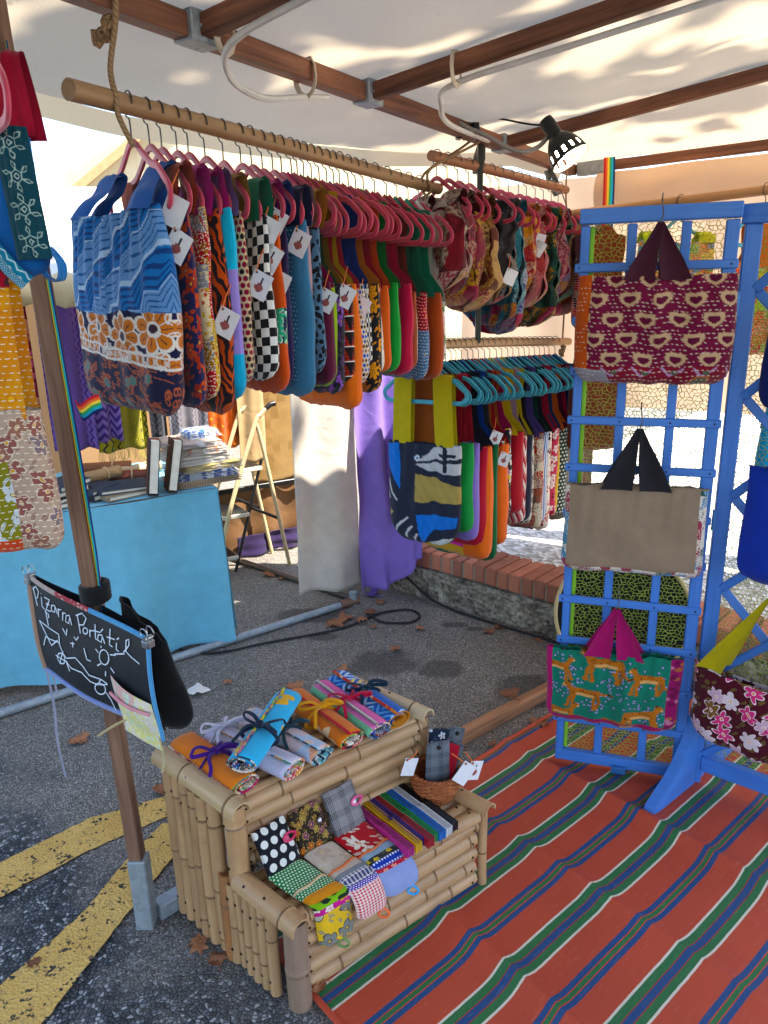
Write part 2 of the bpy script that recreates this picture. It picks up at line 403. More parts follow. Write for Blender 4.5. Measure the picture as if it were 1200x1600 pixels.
# ------------------------------------------------------------------ ground
def m_asphalt():
    g = NG('asphalt'); p = g.pos(); x, y, _ = g.xyz(p); p2 = g.comb(x, y, 0.0)
    # the coarse, dark surface dressing lies to the lower left of a ragged line
    e = g.math('ADD', g.math('ADD', g.math('MULTIPLY', x, .62), g.math('MULTIPLY', y, .78)), g.math('MULTIPLY', g.math('SUBTRACT', g.noise(p2, 2.6, 4), .5), .9))
    coarse = g.ramp(e, [(.0, 1.0), (.985, 1.0), (1.0, 0.0)])
    coarse = g.math('SUBTRACT', 1.0, g.math('MULTIPLY', g.math('SUBTRACT', e, .72), 4.0, clamp=True), clamp=True)
    worn = g.math('MULTIPLY', g.math('SUBTRACT', g.noise(p2, 3.1, 4, .6), .52), 9.0, clamp=True)
    coarse = g.math('MULTIPLY', coarse, g.math('SUBTRACT', 1.0, g.math('MULTIPLY', worn, .65)))
    v = g.voro(p2, 96, rnd=1.0); ve = g.voro(p2, 96, 'DISTANCE_TO_EDGE'); hc = g.xyz(v['Color'])
    vf = g.voro(p2, 330); hf = g.xyz(vf['Color'])
    stone = g.ramp(hc[0], [(0, cl('#2b2c2f')), (.45, cl('#494b4f')), (.8, cl('#696b70')), (.95, cl('#a6a7a8'))])
    gap = g.math('MULTIPLY', ve['Distance'], 5.0, clamp=True)
    cc = g.mix(g.math('SUBTRACT', 1.0, gap), stone, cl('#14161a'))
    n = g.noise(p2, 1.7, 5, .6)
    fine = g.ramp(hf[0], [(0, cl('#48443f')), (.35, cl('#67625b')), (.75, cl('#837d75')), (.93, cl('#a8a298')), (1, cl('#cfc8bb'))])
    fine = g.mix(.8, fine, g.ramp(n, [(.3, (.62,)*3), (.62, (1.0,)*3)]), 'MULTIPLY')
    # oil and damp stains
    st = None
    for (sx, sy, rx, ry) in ((-.02, 2.93, .17, .13), (.23, 2.86, .11, .09), (.60, 2.66, .20, .14), (-.38, 3.45, .2, .1), (-.3, 3.2, .08, .05), (.33, 3.3, .07, .04), (.42, 3.25, .05, .03)):
        a = g.math('MULTIPLY', g.math('SUBTRACT', x, sx), 1/rx); b = g.math('MULTIPLY', g.math('SUBTRACT', y, sy), 1/ry)
        d = g.math('ADD', g.math('ADD', g.math('MULTIPLY', a, a), g.math('MULTIPLY', b, b)), g.math('MULTIPLY', g.math('SUBTRACT', g.noise(p2, 11, 4), .5), 1.6))
        k = g.math('SUBTRACT', 1.0, g.math('MULTIPLY', g.math('SUBTRACT', d, .55), 2.2, clamp=True), clamp=True)
        st = k if st is None else g.math('MAXIMUM', st, k)
    fine = g.mix(g.math('MULTIPLY', st, .8), fine, g.mix(.75, fine, cl('#2c2a28')))
    col = g.mix(coarse, fine, cc)
    h = g.mix(coarse, g.math('MULTIPLY', vf['Distance'], -.35), g.math('ADD', g.math('MULTIPLY', gap, .7), g.math('MULTIPLY', hc[1], .6)))
    return g.finish(col, g.mix(coarse, (.85,)*3, (.5,)*3), .35, bump=g.bump(h, .9, .006))
mb = MB(); mb.add([(-80, -60, 0), (80, -60, 0), (80, 90, 0), (-80, 90, 0)], [(0, 1, 2, 3)])
tag(mb.build('asphalt_ground', m_asphalt(), smooth=False), kind='structure')

def m_yellow():
    g = NG('yellow_paint'); p = g.pos(); v = g.voro(p, 125, dims='2D'); h = g.xyz(v['Color'])
    ch = g.math('GREATER_THAN', g.math('ADD', g.noise(p, 26, 5, .7), g.math('MULTIPLY', h[0], .22)), .745)
    c = g.mix(g.noise(p, 9, 4), cl('#bd9144'), cl('#dfb968'))
    c = g.mix(g.math('MULTIPLY', g.math('GREATER_THAN', g.noise(p, 60, 3), .6), .35), c, cl('#8a7a5a'))
    return g.finish(g.mix(ch, c, cl('#3a3630')), .75, .3, bump=g.bump(g.math('ADD', v['Distance'], g.math('MULTIPLY', ch, -1.0)), .6, .006))
def road_stripe(pts_a, pts_b):
    rg = random.Random(5); mb = MB(); n = 60; va = []; vb = []
    def lerp(P, t):
        k = t*(len(P)-1); i = min(int(k), len(P)-2); f = k - i; return (P[i][0]*(1-f) + P[i+1][0]*f, P[i][1]*(1-f) + P[i+1][1]*f)
    vs = []
    for i in range(n + 1):
        a = lerp(pts_a, i/n); b = lerp(pts_b, i/n); j = lambda: rg.uniform(-.0025, .0025)
        vs.append((a[0]+j(), a[1]+j(), .004)); vs.append((b[0]+j(), b[1]+j(), .004))
    mb.add(vs, [(2*i, 2*i+1, 2*i+3, 2*i+2) for i in range(n)])
    return mb
MY = m_yellow()
tag(road_stripe([(-1.48, 1.43), (-1.125, 1.774), (-.936, 1.957), (-.691, 2.072), (-.5, 2.16)], [(-1.42, 1.30), (-1.061, 1.643), (-.884, 1.818), (-.667, 1.978), (-.48, 2.06)]).build('painted_line', MY, smooth=False), kind='structure')
o = tag(road_stripe([(-1.04, 1.10), (-.928, 1.369), (-.813, 1.582), (-.75, 1.80), (-.70, 1.921)], [(-.87, 1.06), (-.77, 1.316), (-.694, 1.579), (-.619, 1.809), (-.575, 1.90)]).build('painted_line', MY, smooth=False), kind='structure'); o.location.z = .004
# ------------------------------------------------------------------ shared hard materials
@cached
def M_wood(a, b, sc=1.0):
    g = NG('timber'); u = g.uv(); x, y, _ = g.xyz(u)
    v = g.comb(g.math('MULTIPLY', x, 2.2*sc), g.math('MULTIPLY', y, 38*sc), g.math('MULTIPLY', g.rand(), 20))
    n = g.noise(v, 1.0, 5, .65, .6); k = g.noise(g.comb(g.math('MULTIPLY', x, 4), g.math('MULTIPLY', y, 14), 3.0), 1.0, 3)
    c = g.ramp(n, [(.25, cl(a)), (.7, cl(b))]); c = g.mix(g.math('MULTIPLY', g.math('SUBTRACT', k, .55, clamp=True), 2.4, clamp=True), c, g.mix(.7, c, (.03, .018, .012)))
    return g.finish(c, .62, .3, bump=g.bump(n, .35, .003))
M_BEAM = M_wood('#3f2419', '#8b5a41'); M_POST = M_wood('#4c3428', '#8f6a53'); M_BATTEN = M_wood('#6a4430', '#b4825c')
@cached
def M_galv():
    g = NG('galvanised_steel'); n = g.voro(g.obj(), 60, dims='3D'); h = g.xyz(n['Color'])
    return g.finish(g.mix(h[0], cl('#838b90'), cl('#979fa4')), .55, .4, .35)
M_STEEL = M_solid('#9aa0a3', .32, .5, .9); M_WIRE = M_solid('#5d564f', .3, .5, .9, .05); M_BLACK = M_solid('#0f0f10', .4, .4); M_CABLE = M_solid('#18181a', .55, .3)
M_WHITEPL = M_solid('#c9c6c0', .45, .4)
@cached
def M_rope(): 
    g = NG('rope'); x, y, _ = g.xyz(g.uv()); w = g.math('FRACT', g.math('ADD', g.math('MULTIPLY', x, 90), g.math('MULTIPLY', y, 80)))
    return g.finish(g.mix(w, cl('#6d5540'), cl('#a98a66')), .9, .1, bump=g.bump(w, .6, .003))
@cached
def M_bamboo(a='#8a6747', b='#c9a275', gr=0.0):
    g = NG('bamboo_cane'); u = g.uv(); x, y, _ = g.xyz(u); r = g.rand()
    n = g.noise(g.comb(g.math('MULTIPLY', x, 3), g.math('MULTIPLY', y, 60), g.math('MULTIPLY', r, 50)), 1.0, 5, .6)
    m = g.noise(g.comb(g.math('MULTIPLY', x, 7), g.math('MULTIPLY', y, 12), g.math('MULTIPLY', r, 31)), 1.0, 3)
    c = g.mix(n, cl(a), cl(b)); c = g.mix(g.math('MULTIPLY', g.math('SUBTRACT', m, .5, clamp=True), 2.0, clamp=True), c, cl('#7c5232'))
    c = g.mix(.55, c, g.ramp(r, [(0, (.72, .68, .62)), (.5, (1, 1, 1)), (1, (1.12, 1.08, .98))]), 'MULTIPLY')
    sp = g.voro(g.comb(x, y, g.math('MULTIPLY', r, 9)), 55, dims='3D'); c = g.mix(g.math('MULTIPLY', g.math('LESS_THAN', sp['Distance'], .09), .6), c, cl('#3a2a1c'))
    return g.finish(c, .42, .4, bump=g.bump(n, .2, .002))
M_BAM = M_bamboo(); M_ROD = M_bamboo('#74573c', '#a8845c'); M_BAMGREY = M_bamboo('#6e5546', '#a08672')

# ------------------------------------------------------------------ market stall: posts, beams, canopy
stall = thing('market_stall', 'timber framed market stall with cream canvas roof and steel brackets', 'stall', bt(.97))
def sw(name, mb, m, par=stall, **k):                 # built in world coordinates, parented to a thing at its base
    o = mb.build(name, m, par, **k); o.matrix_parent_inverse = par.matrix_basis.inverted(); return o
ZB = 2.10
mb = MB(); mb.beam(bt(-1.6, 0, ZB + .02), bt(4.0, 0, ZB + .02), .045, .05); sw('main_beam', mb, M_BEAM)
SL = .115
def cross(t, o1=2.6, slope=SL, z=ZB + .022):
    mb = MB(); mb.beam(bt(t, .024, z), bt(t, o1, z + slope*o1), .04, .045); return sw('cross_beam', mb, M_BEAM)
CROSS_T = (.55, 1.40, 2.10, 3.10)
for t in CROSS_T: cross(t)
cross(4.0, 2.6, .02)
for t, w in ((1.40, .07), (2.10, .06), (3.10, .06)):
    mb = MB(); mb.box(bt(t, .004, ZB + .022), (w + .02, .062, .066), Matrix.Rotation(math.atan2(.845, .535), 3, 'Z'), bev=.003)
    for k in (-.02, .02):
        mb.tube([bt(t + k, .034, ZB + .02), bt(t + k, .040, ZB + .02)], .004, 6)
    sw('joint_bracket', mb, M_galv())
mb = MB(); mb.beam(bt(4.0, .03, ZB + .02), bt(4.0, .17, ZB + .024), .052, .062); sw('joint_bracket', mb, M_galv())
mb = MB(); mb.beam((-.637, 1.55, .20), (-.686, 1.562, 2.085), .034, .034, (0, 1, 0)); sw('post', mb, M_POST)
p2 = bt(4.0, .16); mb = MB(); mb.beam((p2.x, p2.y, 0), (p2.x, p2.y, 2.09), .046, .046, (0, 1, 0)); sw('post', mb, M_POST)
p3 = bt(-1.5); mb = MB(); mb.beam((p3.x, p3.y, 0), (p3.x, p3.y, 2.09), .046, .046, (0, 1, 0)); sw('post', mb, M_POST)
# steel foot: socket and ground arm
mb = MB(); q = Matrix.Rotation(math.atan2(.672, .74)*0 + math.atan2(.69, .72), 3, 'Z')
mb.box((-.634, 1.548, .105), (.044, .044, .21), None, bev=.003)
mb.beam((-.612, 1.568, .024), (-.40, 1.77, .024), .042, .044, bev=.003); sw('steel_foot', mb, M_galv())

@cached
def M_canvas(h, tr, mark=False):
    g = NG('canvas'); u = g.uv(); n = g.noise(u, 1.6, 5, .6); f = g.noise(u, 160, 2)
    c = g.mix(.5, cl(h), g.ramp(n, [(.3, (.8, .79, .78)), (.6, (1, 1, 1))]), 'MULTIPLY')
    st = g.noise(u, 5.5, 4, .7); c = g.mix(g.math('MULTIPLY', g.math('GREATER_THAN', st, .70), .25), c, cl('#8a6a4c'))
    c = g.mix(.15, c, g.ramp(f, [(.3, (.7,)*3), (.7, (1.1,)*3)]), 'MULTIPLY')
    return g.finish(c, .9, .1, translucent=tr, bump=g.bump(g.noise(u, 7, 4), .12, .02))
w1 = wav(3, 7, 1.5, 6); w2 = wav(4, 6, 8, 22)
def roof(u, v):                                       # v along the beam, u from right eave over the beam to the left eave
    t = -1.7 + v*5.72
    tp = min(max((t - 2.1)/.55, 0), 1); WG = float(np.interp(t, (2.1, 2.8, 3.07, 3.4), (.55, .34, .22, .06)))          # left wing shaped narrower at the back to let sun onto the hanging cloths
    o = 2.9*(1 - u/.84) if u < .84 else -WG*(u - .84)/.16
    q = min(max((t - 3.0)/1.0, 0), 1); SLt = SL*(1 - .80*q*q*(3 - 2*q))
    near = min(abs(t - c) for c in CROSS_T + (4.0,))
    if o >= 0:
        z = ZB + .05 + (SLt*o) - .035*min(near, .45)/.45*min(o/.25, 1) + .012*w2(t, o)
    else:
        z = ZB + .05 + .150*o - .012*math.sin(-o/.55*PI) + .010*w1(t*2, o*2)*(-o/.55)
    return bt(t, o, z)
mb = MB(); mb.grid(roof, 70, 110, uvfn=lambda u, v: (u*3.19, v*5.72)); sw('canvas_roof', mb, M_canvas('#e3d0b2', .27))
def eave(u, v):                                       # hem hanging from the left eave
    p = roof(1.0, u); return p + Vector((-.01*v, .008*v, -.055*v + .004*math.sin(u*40)))
mb = MB(); mb.grid(eave, 110, 2, uvfn=lambda u, v: (u*5, v*.06)); sw('canvas_hem', mb, M_canvas('#e6d6b8', .30))
def hem_r(t0, t1):
    return None
wb = wav(8, 8, 3, 14)
def backcloth(u, v):
    o = -.66 + u*3.3; zt = ZB - .01 + (0 if o < 0 else .02*o); z = zt - v*(zt - .93 + .06*max(0, -o))
    p = bt(4.07, o, z); d = .025*wb(o*2, z) + .02*math.sin(o*9 + 2*math.sin(z*2)); return p + BD*d
mb = MB(); mb.grid(backcloth, 90, 40, uvfn=lambda u, v: (u*3.3, v*1.1)); sw('back_curtain', mb, M_canvas('#e2c3a4', .45))
def valance(u, v):
    o = .14 + u*2.5; p = bt(3.99, o, 2.085 + .02*o - v*.16); return p + BD*(-.03 - .03*math.sin(v*PI) + .018*math.sin(o*14 + 3*math.sin(o*3) + v*2))
mb = MB(); mb.grid(valance, 80, 8, uvfn=lambda u, v: (u*2.5, v*.2)); sw('valance', mb, M_canvas('#e2c3a4', .35))

# ------------------------------------------------------------------ cables, ropes, lamp, clamps
def pipe(name, pts, r, m, label=None, cat=None, k=6, n=8, group=None, parent=None):
    mb = MB(); mb.tube(smooth_path(pts, k), r, n); o = mb.build(name, m, parent)
    if label: tag(o, label, cat, group)
    return o
c1 = [bt(2.10, 1.9, ZB + .20), bt(2.12, 1.2, ZB + .115), bt(2.11, .6, ZB + .045), bt(2.12, .28, ZB + .01), bt(2.16, .22, ZB - .03), bt(2.45, .10, ZB - .02), bt(2.9, .035, ZB + .0)]
o = pipe('power_cable', c1, .0085, M_WHITEPL, 'white flex cable running under the middle cross beam to the lamp', 'cable', 8)
def tie(par, P, up, w=.06):
    mb = MB(); a = Vector(P); pts = [a + BD*(.03*math.cos(q)) + Vector((0, 0, .045*math.sin(q))) for q in [2*PI*i/14 for i in range(14)]]
    if up: pts = [a + BR*(.034*math.cos(q)) + Vector((0, 0, .05*math.sin(q))) for q in [2*PI*i/14 for i in range(14)]]
    mb.tube(pts, .008, 6, closed=True, flat=.4); ob = mb.build('cable_tie', M_solid('#b7a894', .6), par)
tie(o, bt(2.10, .30, ZB + .045), False)
c2 = [bt(1.40, .75, ZB + .09), bt(1.40, .35, ZB + .03), bt(1.41, .10, ZB - .015), bt(1.48, .02, ZB - .06), bt(1.62, .0, ZB - .075), bt(1.78, .0, ZB - .045), bt(1.90, .0, ZB - .025)]
o = pipe('power_cable', c2, .0085, M_WHITEPL, 'white flex cable looping below the front joint bracket of the roof', 'cable', 8)
tie(o, bt(1.44, .05, ZB + .02), False); tie(o, bt(1.80, .0, ZB + .01), True)

def rope_thing(pts, label, knots=(), r=.006):
    o = pipe('hanging_rope', pts, r, M_rope(), label, 'rope', 5)
    rg = random.Random(len(pts))
    for kp in knots:
        mb = MB(); kp = Vector(kp)
        for q in range(3):
            a = [kp + Vector((rg.uniform(-.013, .013), rg.uniform(-.013, .013), rg.uniform(-.018, .018))) for _ in range(6)]
            mb.tube(smooth_path(a + [a[0]], 5), r*1.0, 6)
        mb.build('knot', M_rope(), o)
    return o
R1A, R1B = Vector((-.585, 1.60, 1.935)), Vector((.235, 3.07, 1.925))
R2A, R2B = Vector((.20, 2.95, 2.02)), Vector((.92, 3.91, 2.007))
R3A, R3B = Vector((.15, 2.90, 1.352)), Vector((.953, 3.90, 1.289))
pa = R1A.lerp(R1B, .066)
rope_thing([bt(1.16, 0, ZB + .055), bt(1.155, .03, ZB + .02), bt(1.15, .03, ZB - .03), pa + Vector((.0, -.0, .06)), pa + Vector((.012, -.022, .0)), pa + Vector((.01, -.012, -.03)), pa + Vector((.03, .0, -.085))],
           'thick jute rope with knot holding the near end of front rod', [bt(1.15, .01, ZB - .035), bt(1.145, -.01, ZB - .05)], .006)
pb = R1A.lerp(R1B, .93)
rope_thing([bt(2.86, .0, ZB + .05), bt(2.86, .03, ZB), pb + Vector((.02, -.02, .05)), pb + Vector((.022, -.02, -.02)), pb + Vector((.0, .022, -.03)), pb + Vector((0, .02, .04)), bt(2.87, -.03, ZB), bt(2.86, 0, ZB + .05)],
           'jute rope tied round the beam at the far end of front rod', [bt(2.84, -.03, ZB + .02)], .005)
rope_thing([R2B + Vector((.0, .0, .12)), R2B + Vector((.0, .0, -.02)), Vector((.93, 3.87, 1.7)), Vector((.925, 3.868, 1.31)), Vector((.925, 3.86, 1.24)), Vector((.915, 3.86, 1.20))],
           'thin brown rope hanging down behind the patchwork bags to the lowest rod', [Vector((.93, 3.86, 1.255)), Vector((.92, 3.86, 1.235))], .0045)
def rod(name, a, b, r, m, label, group='bamboo clothes rods'):
    mb = MB(); d = (b - a); L = d.length; n = int(L/.02); pts = []; rs = []
    rg = random.Random(int(L*1000)); nodes = [rg.uniform(.15, .25)]
    while nodes[-1] < L: nodes.append(nodes[-1] + rg.uniform(.22, .34))
    for i in range(n + 1):
        s = L*i/n; pts.append(a + d*(i/n) + Vector((0, 0, .003*math.sin(s*3)))); k = min(abs(s - q) for q in nodes); rs.append(r*(1 + .07*math.exp(-(k/.012)**2)))
    mb.tube(pts, rs, 14); return tag(mb.build(name, m), label, 'rod', group)
rod('clothes_rod', R1A, R1B, .0205, M_ROD, 'long thick bamboo rod across the front holding the pink hangers')
rod('clothes_rod', R2A, R2B, .019, M_bamboo('#7a4a34', '#b07a58'), 'reddish bamboo rod under the lamp holding the scarf like patchwork bags')
rod('clothes_rod', R3A + (R3A - R3B)*.04, R3B + (R3B - R3A)*.02, .019, M_bamboo('#94714c', '#c39b70'), 'lowest bamboo rod holding the turquoise hangers')
rod('clothes_rod', bt(3.6, -.36, 1.845), bt(3.6, 1.5, 1.945), .020, M_bamboo('#94673f', '#c2905f'), 'bamboo rod running behind the top of the blue screen')
# dark strut that carries the two inner rod ends
mb = MB(); s0 = bt(2.93, -.012, ZB - .004); mb.beam(s0, Vector((s0.x, s0.y, 1.335)), .022, .03, (0, 1, 0)); tag(mb.build('hanging_strut', M_solid('#2c2f26', .5)), 'dark olive metal strut hanging from the main beam by the ropes', 'strut')

def spring_clamp(P, rz, label, s=1.0, tilt=0.0):
    o = thing('spring_clamp', label, 'clamp', P, rz, 'black spring clamps'); o.rotation_euler[1] = tilt
    for sg in (-1, 1):
        mb = MB(); pr = [(.0, .05), (.012, .055), (.022, .0), (.014, -.06), (.006, -.062), (.010, -.005)]
        mb.prism([(sg*x*s, z*s) for x, z in (pr if sg > 0 else pr[::-1])], .022*s, Matrix.Rotation(PI/2, 3, 'X'), (0, .011*s, 0)); mb.build('jaw', M_BLACK, o, smooth=False)
    mb = MB(); mb.tube([(-.02*s, 0, 0), (.02*s, 0, 0)], .009*s, 10); mb.build('spring', M_WIRE, o)
    return o
spring_clamp(bt(2.97, -.035, ZB - .045), .5, 'black spring clamp on the main beam beside the dark strut', 1.0, .2)
spring_clamp(bt(3.72, .0, ZB - .06), .3, 'black spring clamp just behind and below the lamp shade', 1.1, -.5)

lamp = thing('clamp_lamp', 'black clip on lamp with slotted shade and grey gooseneck arm', 'lamp', (.376, 3.05, 2.115))
for k, (dx, tl) in enumerate(((-.03, .1), (.025, -.15))):
    mb = MB(); mb.box((.345 + dx, 3.06, 2.145 + .01*k), (.022, .05, .11 + .02*k), Matrix.Rotation(tl, 3, 'Y'), bev=.004); sw('clip_jaw', mb, M_BLACK, lamp)
mb = MB(); mb.box((.335, 3.06, 2.115), (.07, .035, .02), bev=.004); sw('clip_spring', mb, M_BLACK, lamp)
arm = smooth_path([(.246, 3.02, 2.215), (.262, 2.99, 2.165), (.32, 2.98, 2.12), (.40, 2.97, 2.085), (.47, 2.96, 2.045), (.53, 2.95, 2.025), (.585, 2.96, 2.04), (.625, 2.98, 2.075)], 6)
mb = MB(); mb.tube(arm, .0085, 10); sw('gooseneck', mb, M_solid('#8e857c', .4, .5, .3), lamp)
ax = Vector((.075, -.05, -.125)).normalized(); zq = ax.to_track_quat('Z', 'Y').to_matrix(); lc = Vector((.625, 2.98, 2.12))
mb = MB(); mb.lathe([(.004, -.02), (.024, -.018), (.027, 0), (.027, .055), (.03, .062)], 20, lc, rot=zq); sw('lamp_socket', mb, M_BLACK, lamp)
prof = [(.03, .055), (.042, .07), (.055, .09), (.061, .108), (.0645, .118), (.0690, .142), (.071, .155)]
mb = MB(); n = 40; vs = []; 
for (r, z) in prof:
    for j in range(n): vs.append(lc + zq @ Vector((r*math.cos(2*PI*j/n), r*math.sin(2*PI*j/n), z)))
fs = [(i*n+j, i*n+(j+1) % n, (i+1)*n+(j+1) % n, (i+1)*n+j) for i in range(len(prof)-1) for j in range(n) if not (i in (4,) and j % 3 == 0)]
mb.add(vs, fs); o = sw('lamp_shade', mb, [M_BLACK, M_solid('#d8d4cc', .4)], lamp); md = o.modifiers.new('thick', 'SOLIDIFY'); md.thickness = .0015; md.offset = -1; md.material_offset = 1
mb = MB(); mb.lathe([(.001, .06), (.012, .062), (.026, .09), (.03, .108), (.024, .126), (.001, .134)], 16, lc, rot=zq)
g = NG('lit_bulb'); sw('bulb', mb, g.finish((.9, .85, .75), .3, emit=((1, .86, .66), 14.0)), lamp)
pipe('lamp_flex', [(.40, 3.02, 2.16), (.48, 3.0, 2.14), (.56, 3.0, 2.125), (.615, 3.0, 2.12)], .0035, M_CABLE, 'thin black flex between the clip and the lamp head', 'cable')
pipe('thin_cord', [bt(3.72, .02, ZB - .10), bt(3.62, .08, 1.98), bt(3.35, .22, 1.84), bt(3.2, .28, 1.78)], .0025, M_CABLE, 'thin dark cord slanting down from the clamp to the blue screen', 'cord')
# rainbow ribbons
@cached
def M_rainbow():
    g = NG('rainbow_webbing'); x, y, _ = g.xyz(g.uv())
    c = g.ramp(x, [(i/6, cl(h)) for i, h in enumerate(('#c8202e', '#e8632a', '#e8c63a', '#2fa05a', '#1fa2c4', '#1d2f6b'))], 'CONSTANT')
    w = g.noise(g.comb(g.math('MULTIPLY', x, 6), g.math('MULTIPLY', y, 420), 0), 1, 1); c = g.mix(.4, c, g.ramp(w, [(.3, (.6,)*3), (.7, (1.1,)*3)]), 'MULTIPLY')
    return g.finish(c, .8, .2)
def ribbon(pts, w, side, label, name='rainbow_strap', k=8):
    P = smooth_path(pts, k); vs = []; uv = []; L = 0; sd = [Vector(q) for q in side]
    for i, p in enumerate(P):
        if i: L += (P[i] - P[i-1]).length
        f = i/(len(P)-1)*(len(sd)-1); a = min(int(f), len(sd)-2) if len(sd) > 1 else 0
        d = sd[a].lerp(sd[min(a+1, len(sd)-1)], f - a).normalized()*w/2
        vs += [p - d, p + d]; uv += [(0.001, L), (.999, L)]
    mb = MB(); mb.add(vs, [(2*i, 2*i+1, 2*i+3, 2*i+2) for i in range(len(P)-1)], 0, uv); o = mb.build(name, M_rainbow())
    md = o.modifiers.new('thick', 'SOLIDIFY'); md.thickness = .0014; return tag(o, label, 'strap', 'rainbow straps')
PX = lambda z: -.637 - .026*(z - .2) + .018
px, py = PX(1.34), 1.543
ribbon([(PX(z) + d, 1.543, z) for z, d in ((2.0, 0), (1.7, .002), (1.4, .004), (1.15, .005), (.98, .004), (.875, .0))], .026, [(.5, -.8, 0), (.7, -.7, 0), (.8, -.6, 0), (.75, -.6, 0), (.3, -.9, 0)], 'long rainbow strap running down the wooden post')
ribbon([(px + .02, py, 1.335), (px + .03, py - .005, 1.325), (px + .055, py - .01, 1.34), (px + .07, py, 1.345)], .035, [(.15, .1, -1), (.1, .1, -1)], 'short rainbow strap end sticking out of the wooden post')
q = bt(3.93, .20); ribbon([(q.x, q.y - .02, 2.15), (q.x, q.y - .04, 2.0), (q.x, q.y - .05, 1.8), (q.x, q.y - .05, 1.6), (q.x - .01, q.y - .05, 1.4)], .055, [(1, 0, 0)], 'wide rainbow strap hanging from the corner bracket behind the blue screen')

# ------------------------------------------------------------------ low wall with brick coping
WA = Vector((.145, 3.70, 0)); WD = Vector((.745, -.668, 0)).normalized(); WN = Vector((.668, .745, 0))
wall = thing('low_wall', 'low rough concrete wall with a coping of upright red bricks', 'wall', WA)
g = NG('rough_concrete'); n = g.noise(g.obj(), 9, 6, .7); v = g.voro(g.obj(), 38, dims='3D')
c = g.ramp(n, [(.3, cl('#3f3a33')), (.5, cl('#8a8172')), (.68, cl('#c4baa8'))]); hv = g.xyz(v['Color']); c = g.mix(g.math('MULTIPLY', g.math('LESS_THAN', v['Distance'], .36), .6), c, g.mix(hv[0], cl('#5a544a'), cl('#b5ac9c')))
MCON = g.finish(c, .95, .15, bump=g.bump(g.math('ADD', n, g.math('MULTIPLY', v['Distance'], -.8)), 1.0, .035))
wn_ = wav(12, 8, 4, 30)
mb = MB()
def cface(u, v):
    s = -.5 + u*3.2; return WA + WD*s + Vector((0, 0, -.01 + v*.175)) + WN*(.012*wn_(s*3, v*3) + .02*(1 - v)*0 - .012)
mb.grid(cface, 160, 12); mb.beam(WA - WD*.5 + WN*.125 + Vector((0, 0, .08)), WA + WD*2.7 + WN*.125 + Vector((0, 0, .08)), .24, .168); sw('concrete_base', mb, MCON, wall)
g = NG('red_brick'); n = g.noise(g.obj(), 30, 5, .7); r = g.rand()
c = g.mix(r, cl('#7d3b2a'), cl('#b8664a')); c = g.mix(g.math('MULTIPLY', n, .5), c, cl('#c79a80'))
MBR = g.finish(c, .92, .15, bump=g.bump(n, .5, .006))
mb = MB(); mb.box((0, 0, 0), (.058, .235, .092), bev=.006); bk = mb.build('brick', MBR, wall, smooth=False); rg = random.Random(7); rotw = math.atan2(WD.y, WD.x)
for i in range(46):
    o = bk if i == 0 else bk.copy()
    if i: C.objects.link(o); o.parent = wall
    pz = WD*(-.45 + i*.067) + WN*(.118 + rg.uniform(-.004, .004)) + Vector((0, 0, .213 + rg.uniform(-.003, .003)))
    o.location = pz; o.rotation_euler = (rg.uniform(-.015, .015), rg.uniform(-.02, .02), rotw + rg.uniform(-.02, .02))
mb = MB(); mb.beam(WA - WD*.47 + WN*.118 + Vector((0, 0, .205)), WA + WD*2.6 + WN*.118 + Vector((0, 0, .205)), .222, .080); sw('mortar', mb, M_solid('#8f8272', .95, .1), wall)

# ------------------------------------------------------------------ sunlit house behind, and the gabled building to the left
g = NG('pebbledash'); v = g.voro(g.pos(), 60, dims='3D'); h = g.xyz(v['Color']); n = g.noise(g.pos(), 3, 4)
c = g.mix(h[0], cl('#b9b2a5'), cl('#efeae0')); c = g.mix(.4, c, g.ramp(n, [(.3, (.8,)*3), (.7, (1,)*3)]), 'MULTIPLY')
MPEB = g.finish(c, .9, .2, bump=g.bump(v['Distance'], 1.0, .012))
g2 = NG('pale_gravel'); v = g2.voro(g2.pos(), 42, dims='2D'); h = g2.xyz(v['Color']); c = g2.mix(h[0], cl('#9c958a'), cl('#e6e1d6'))
MGRV = g2.finish(c, .9, .2, bump=g2.bump(v['Distance'], 1.0, .01))
mb = MB(); T0 = WA - WD*.5 + WN*.24; T1 = WA + WD*9 + WN*.24
q = [T0, T1, T1 + WN*14, T0 + WN*14]; mb.add([tuple(p + Vector((0, 0, z))) for z in (.0, .21) for p in q], [(4, 5, 6, 7), (0, 1, 5, 4), (1, 2, 6, 5), (2, 3, 7, 6), (3, 0, 4, 7)])
tag(mb.build('gravel_terrace', MGRV, smooth=False), kind='structure')
hb = WA + WN*11 + WD*1
house = thing('rendered_house', 'pale rendered house across the gravel beyond the low brick wall', 'house', hb)
mb = MB(); mb.beam(hb - WD*2 + Vector((0, 0, 2.2)), hb + WD*9.0 + Vector((0, 0, 2.2)), .4, 4.4); sw('wall', mb, MPEB, house, smooth=False)
mb = MB(); mb.beam(hb - WD*2.2 + Vector((0, 0, 4.45)), hb + WD*9.2 + Vector((0, 0, 4.45)), .8, .12); sw('roof_edge', mb, M_solid('#8a5a44', .9, .1), house, smooth=False)
for k in range(4):
    P = hb + WD*(.5 + k*2.2) - WN*.2; mb = MB(); mb.beam(P - WD*.45 + Vector((0, 0, 1.7)), P + WD*.45 + Vector((0, 0, 1.7)), .06, 1.3); sw('window', mb, M_solid('#3a4a5a', .2, .5), house, smooth=False)
g = NG('ochre_render'); n = g.noise(g.pos(), 1.8, 6, .65); x, y, z = g.xyz(g.pos()); s = g.noise(g.comb(g.math('MULTIPLY', x, 4), g.math('MULTIPLY', y, 4), g.math('MULTIPLY', z, .6)), 1, 5, .7)
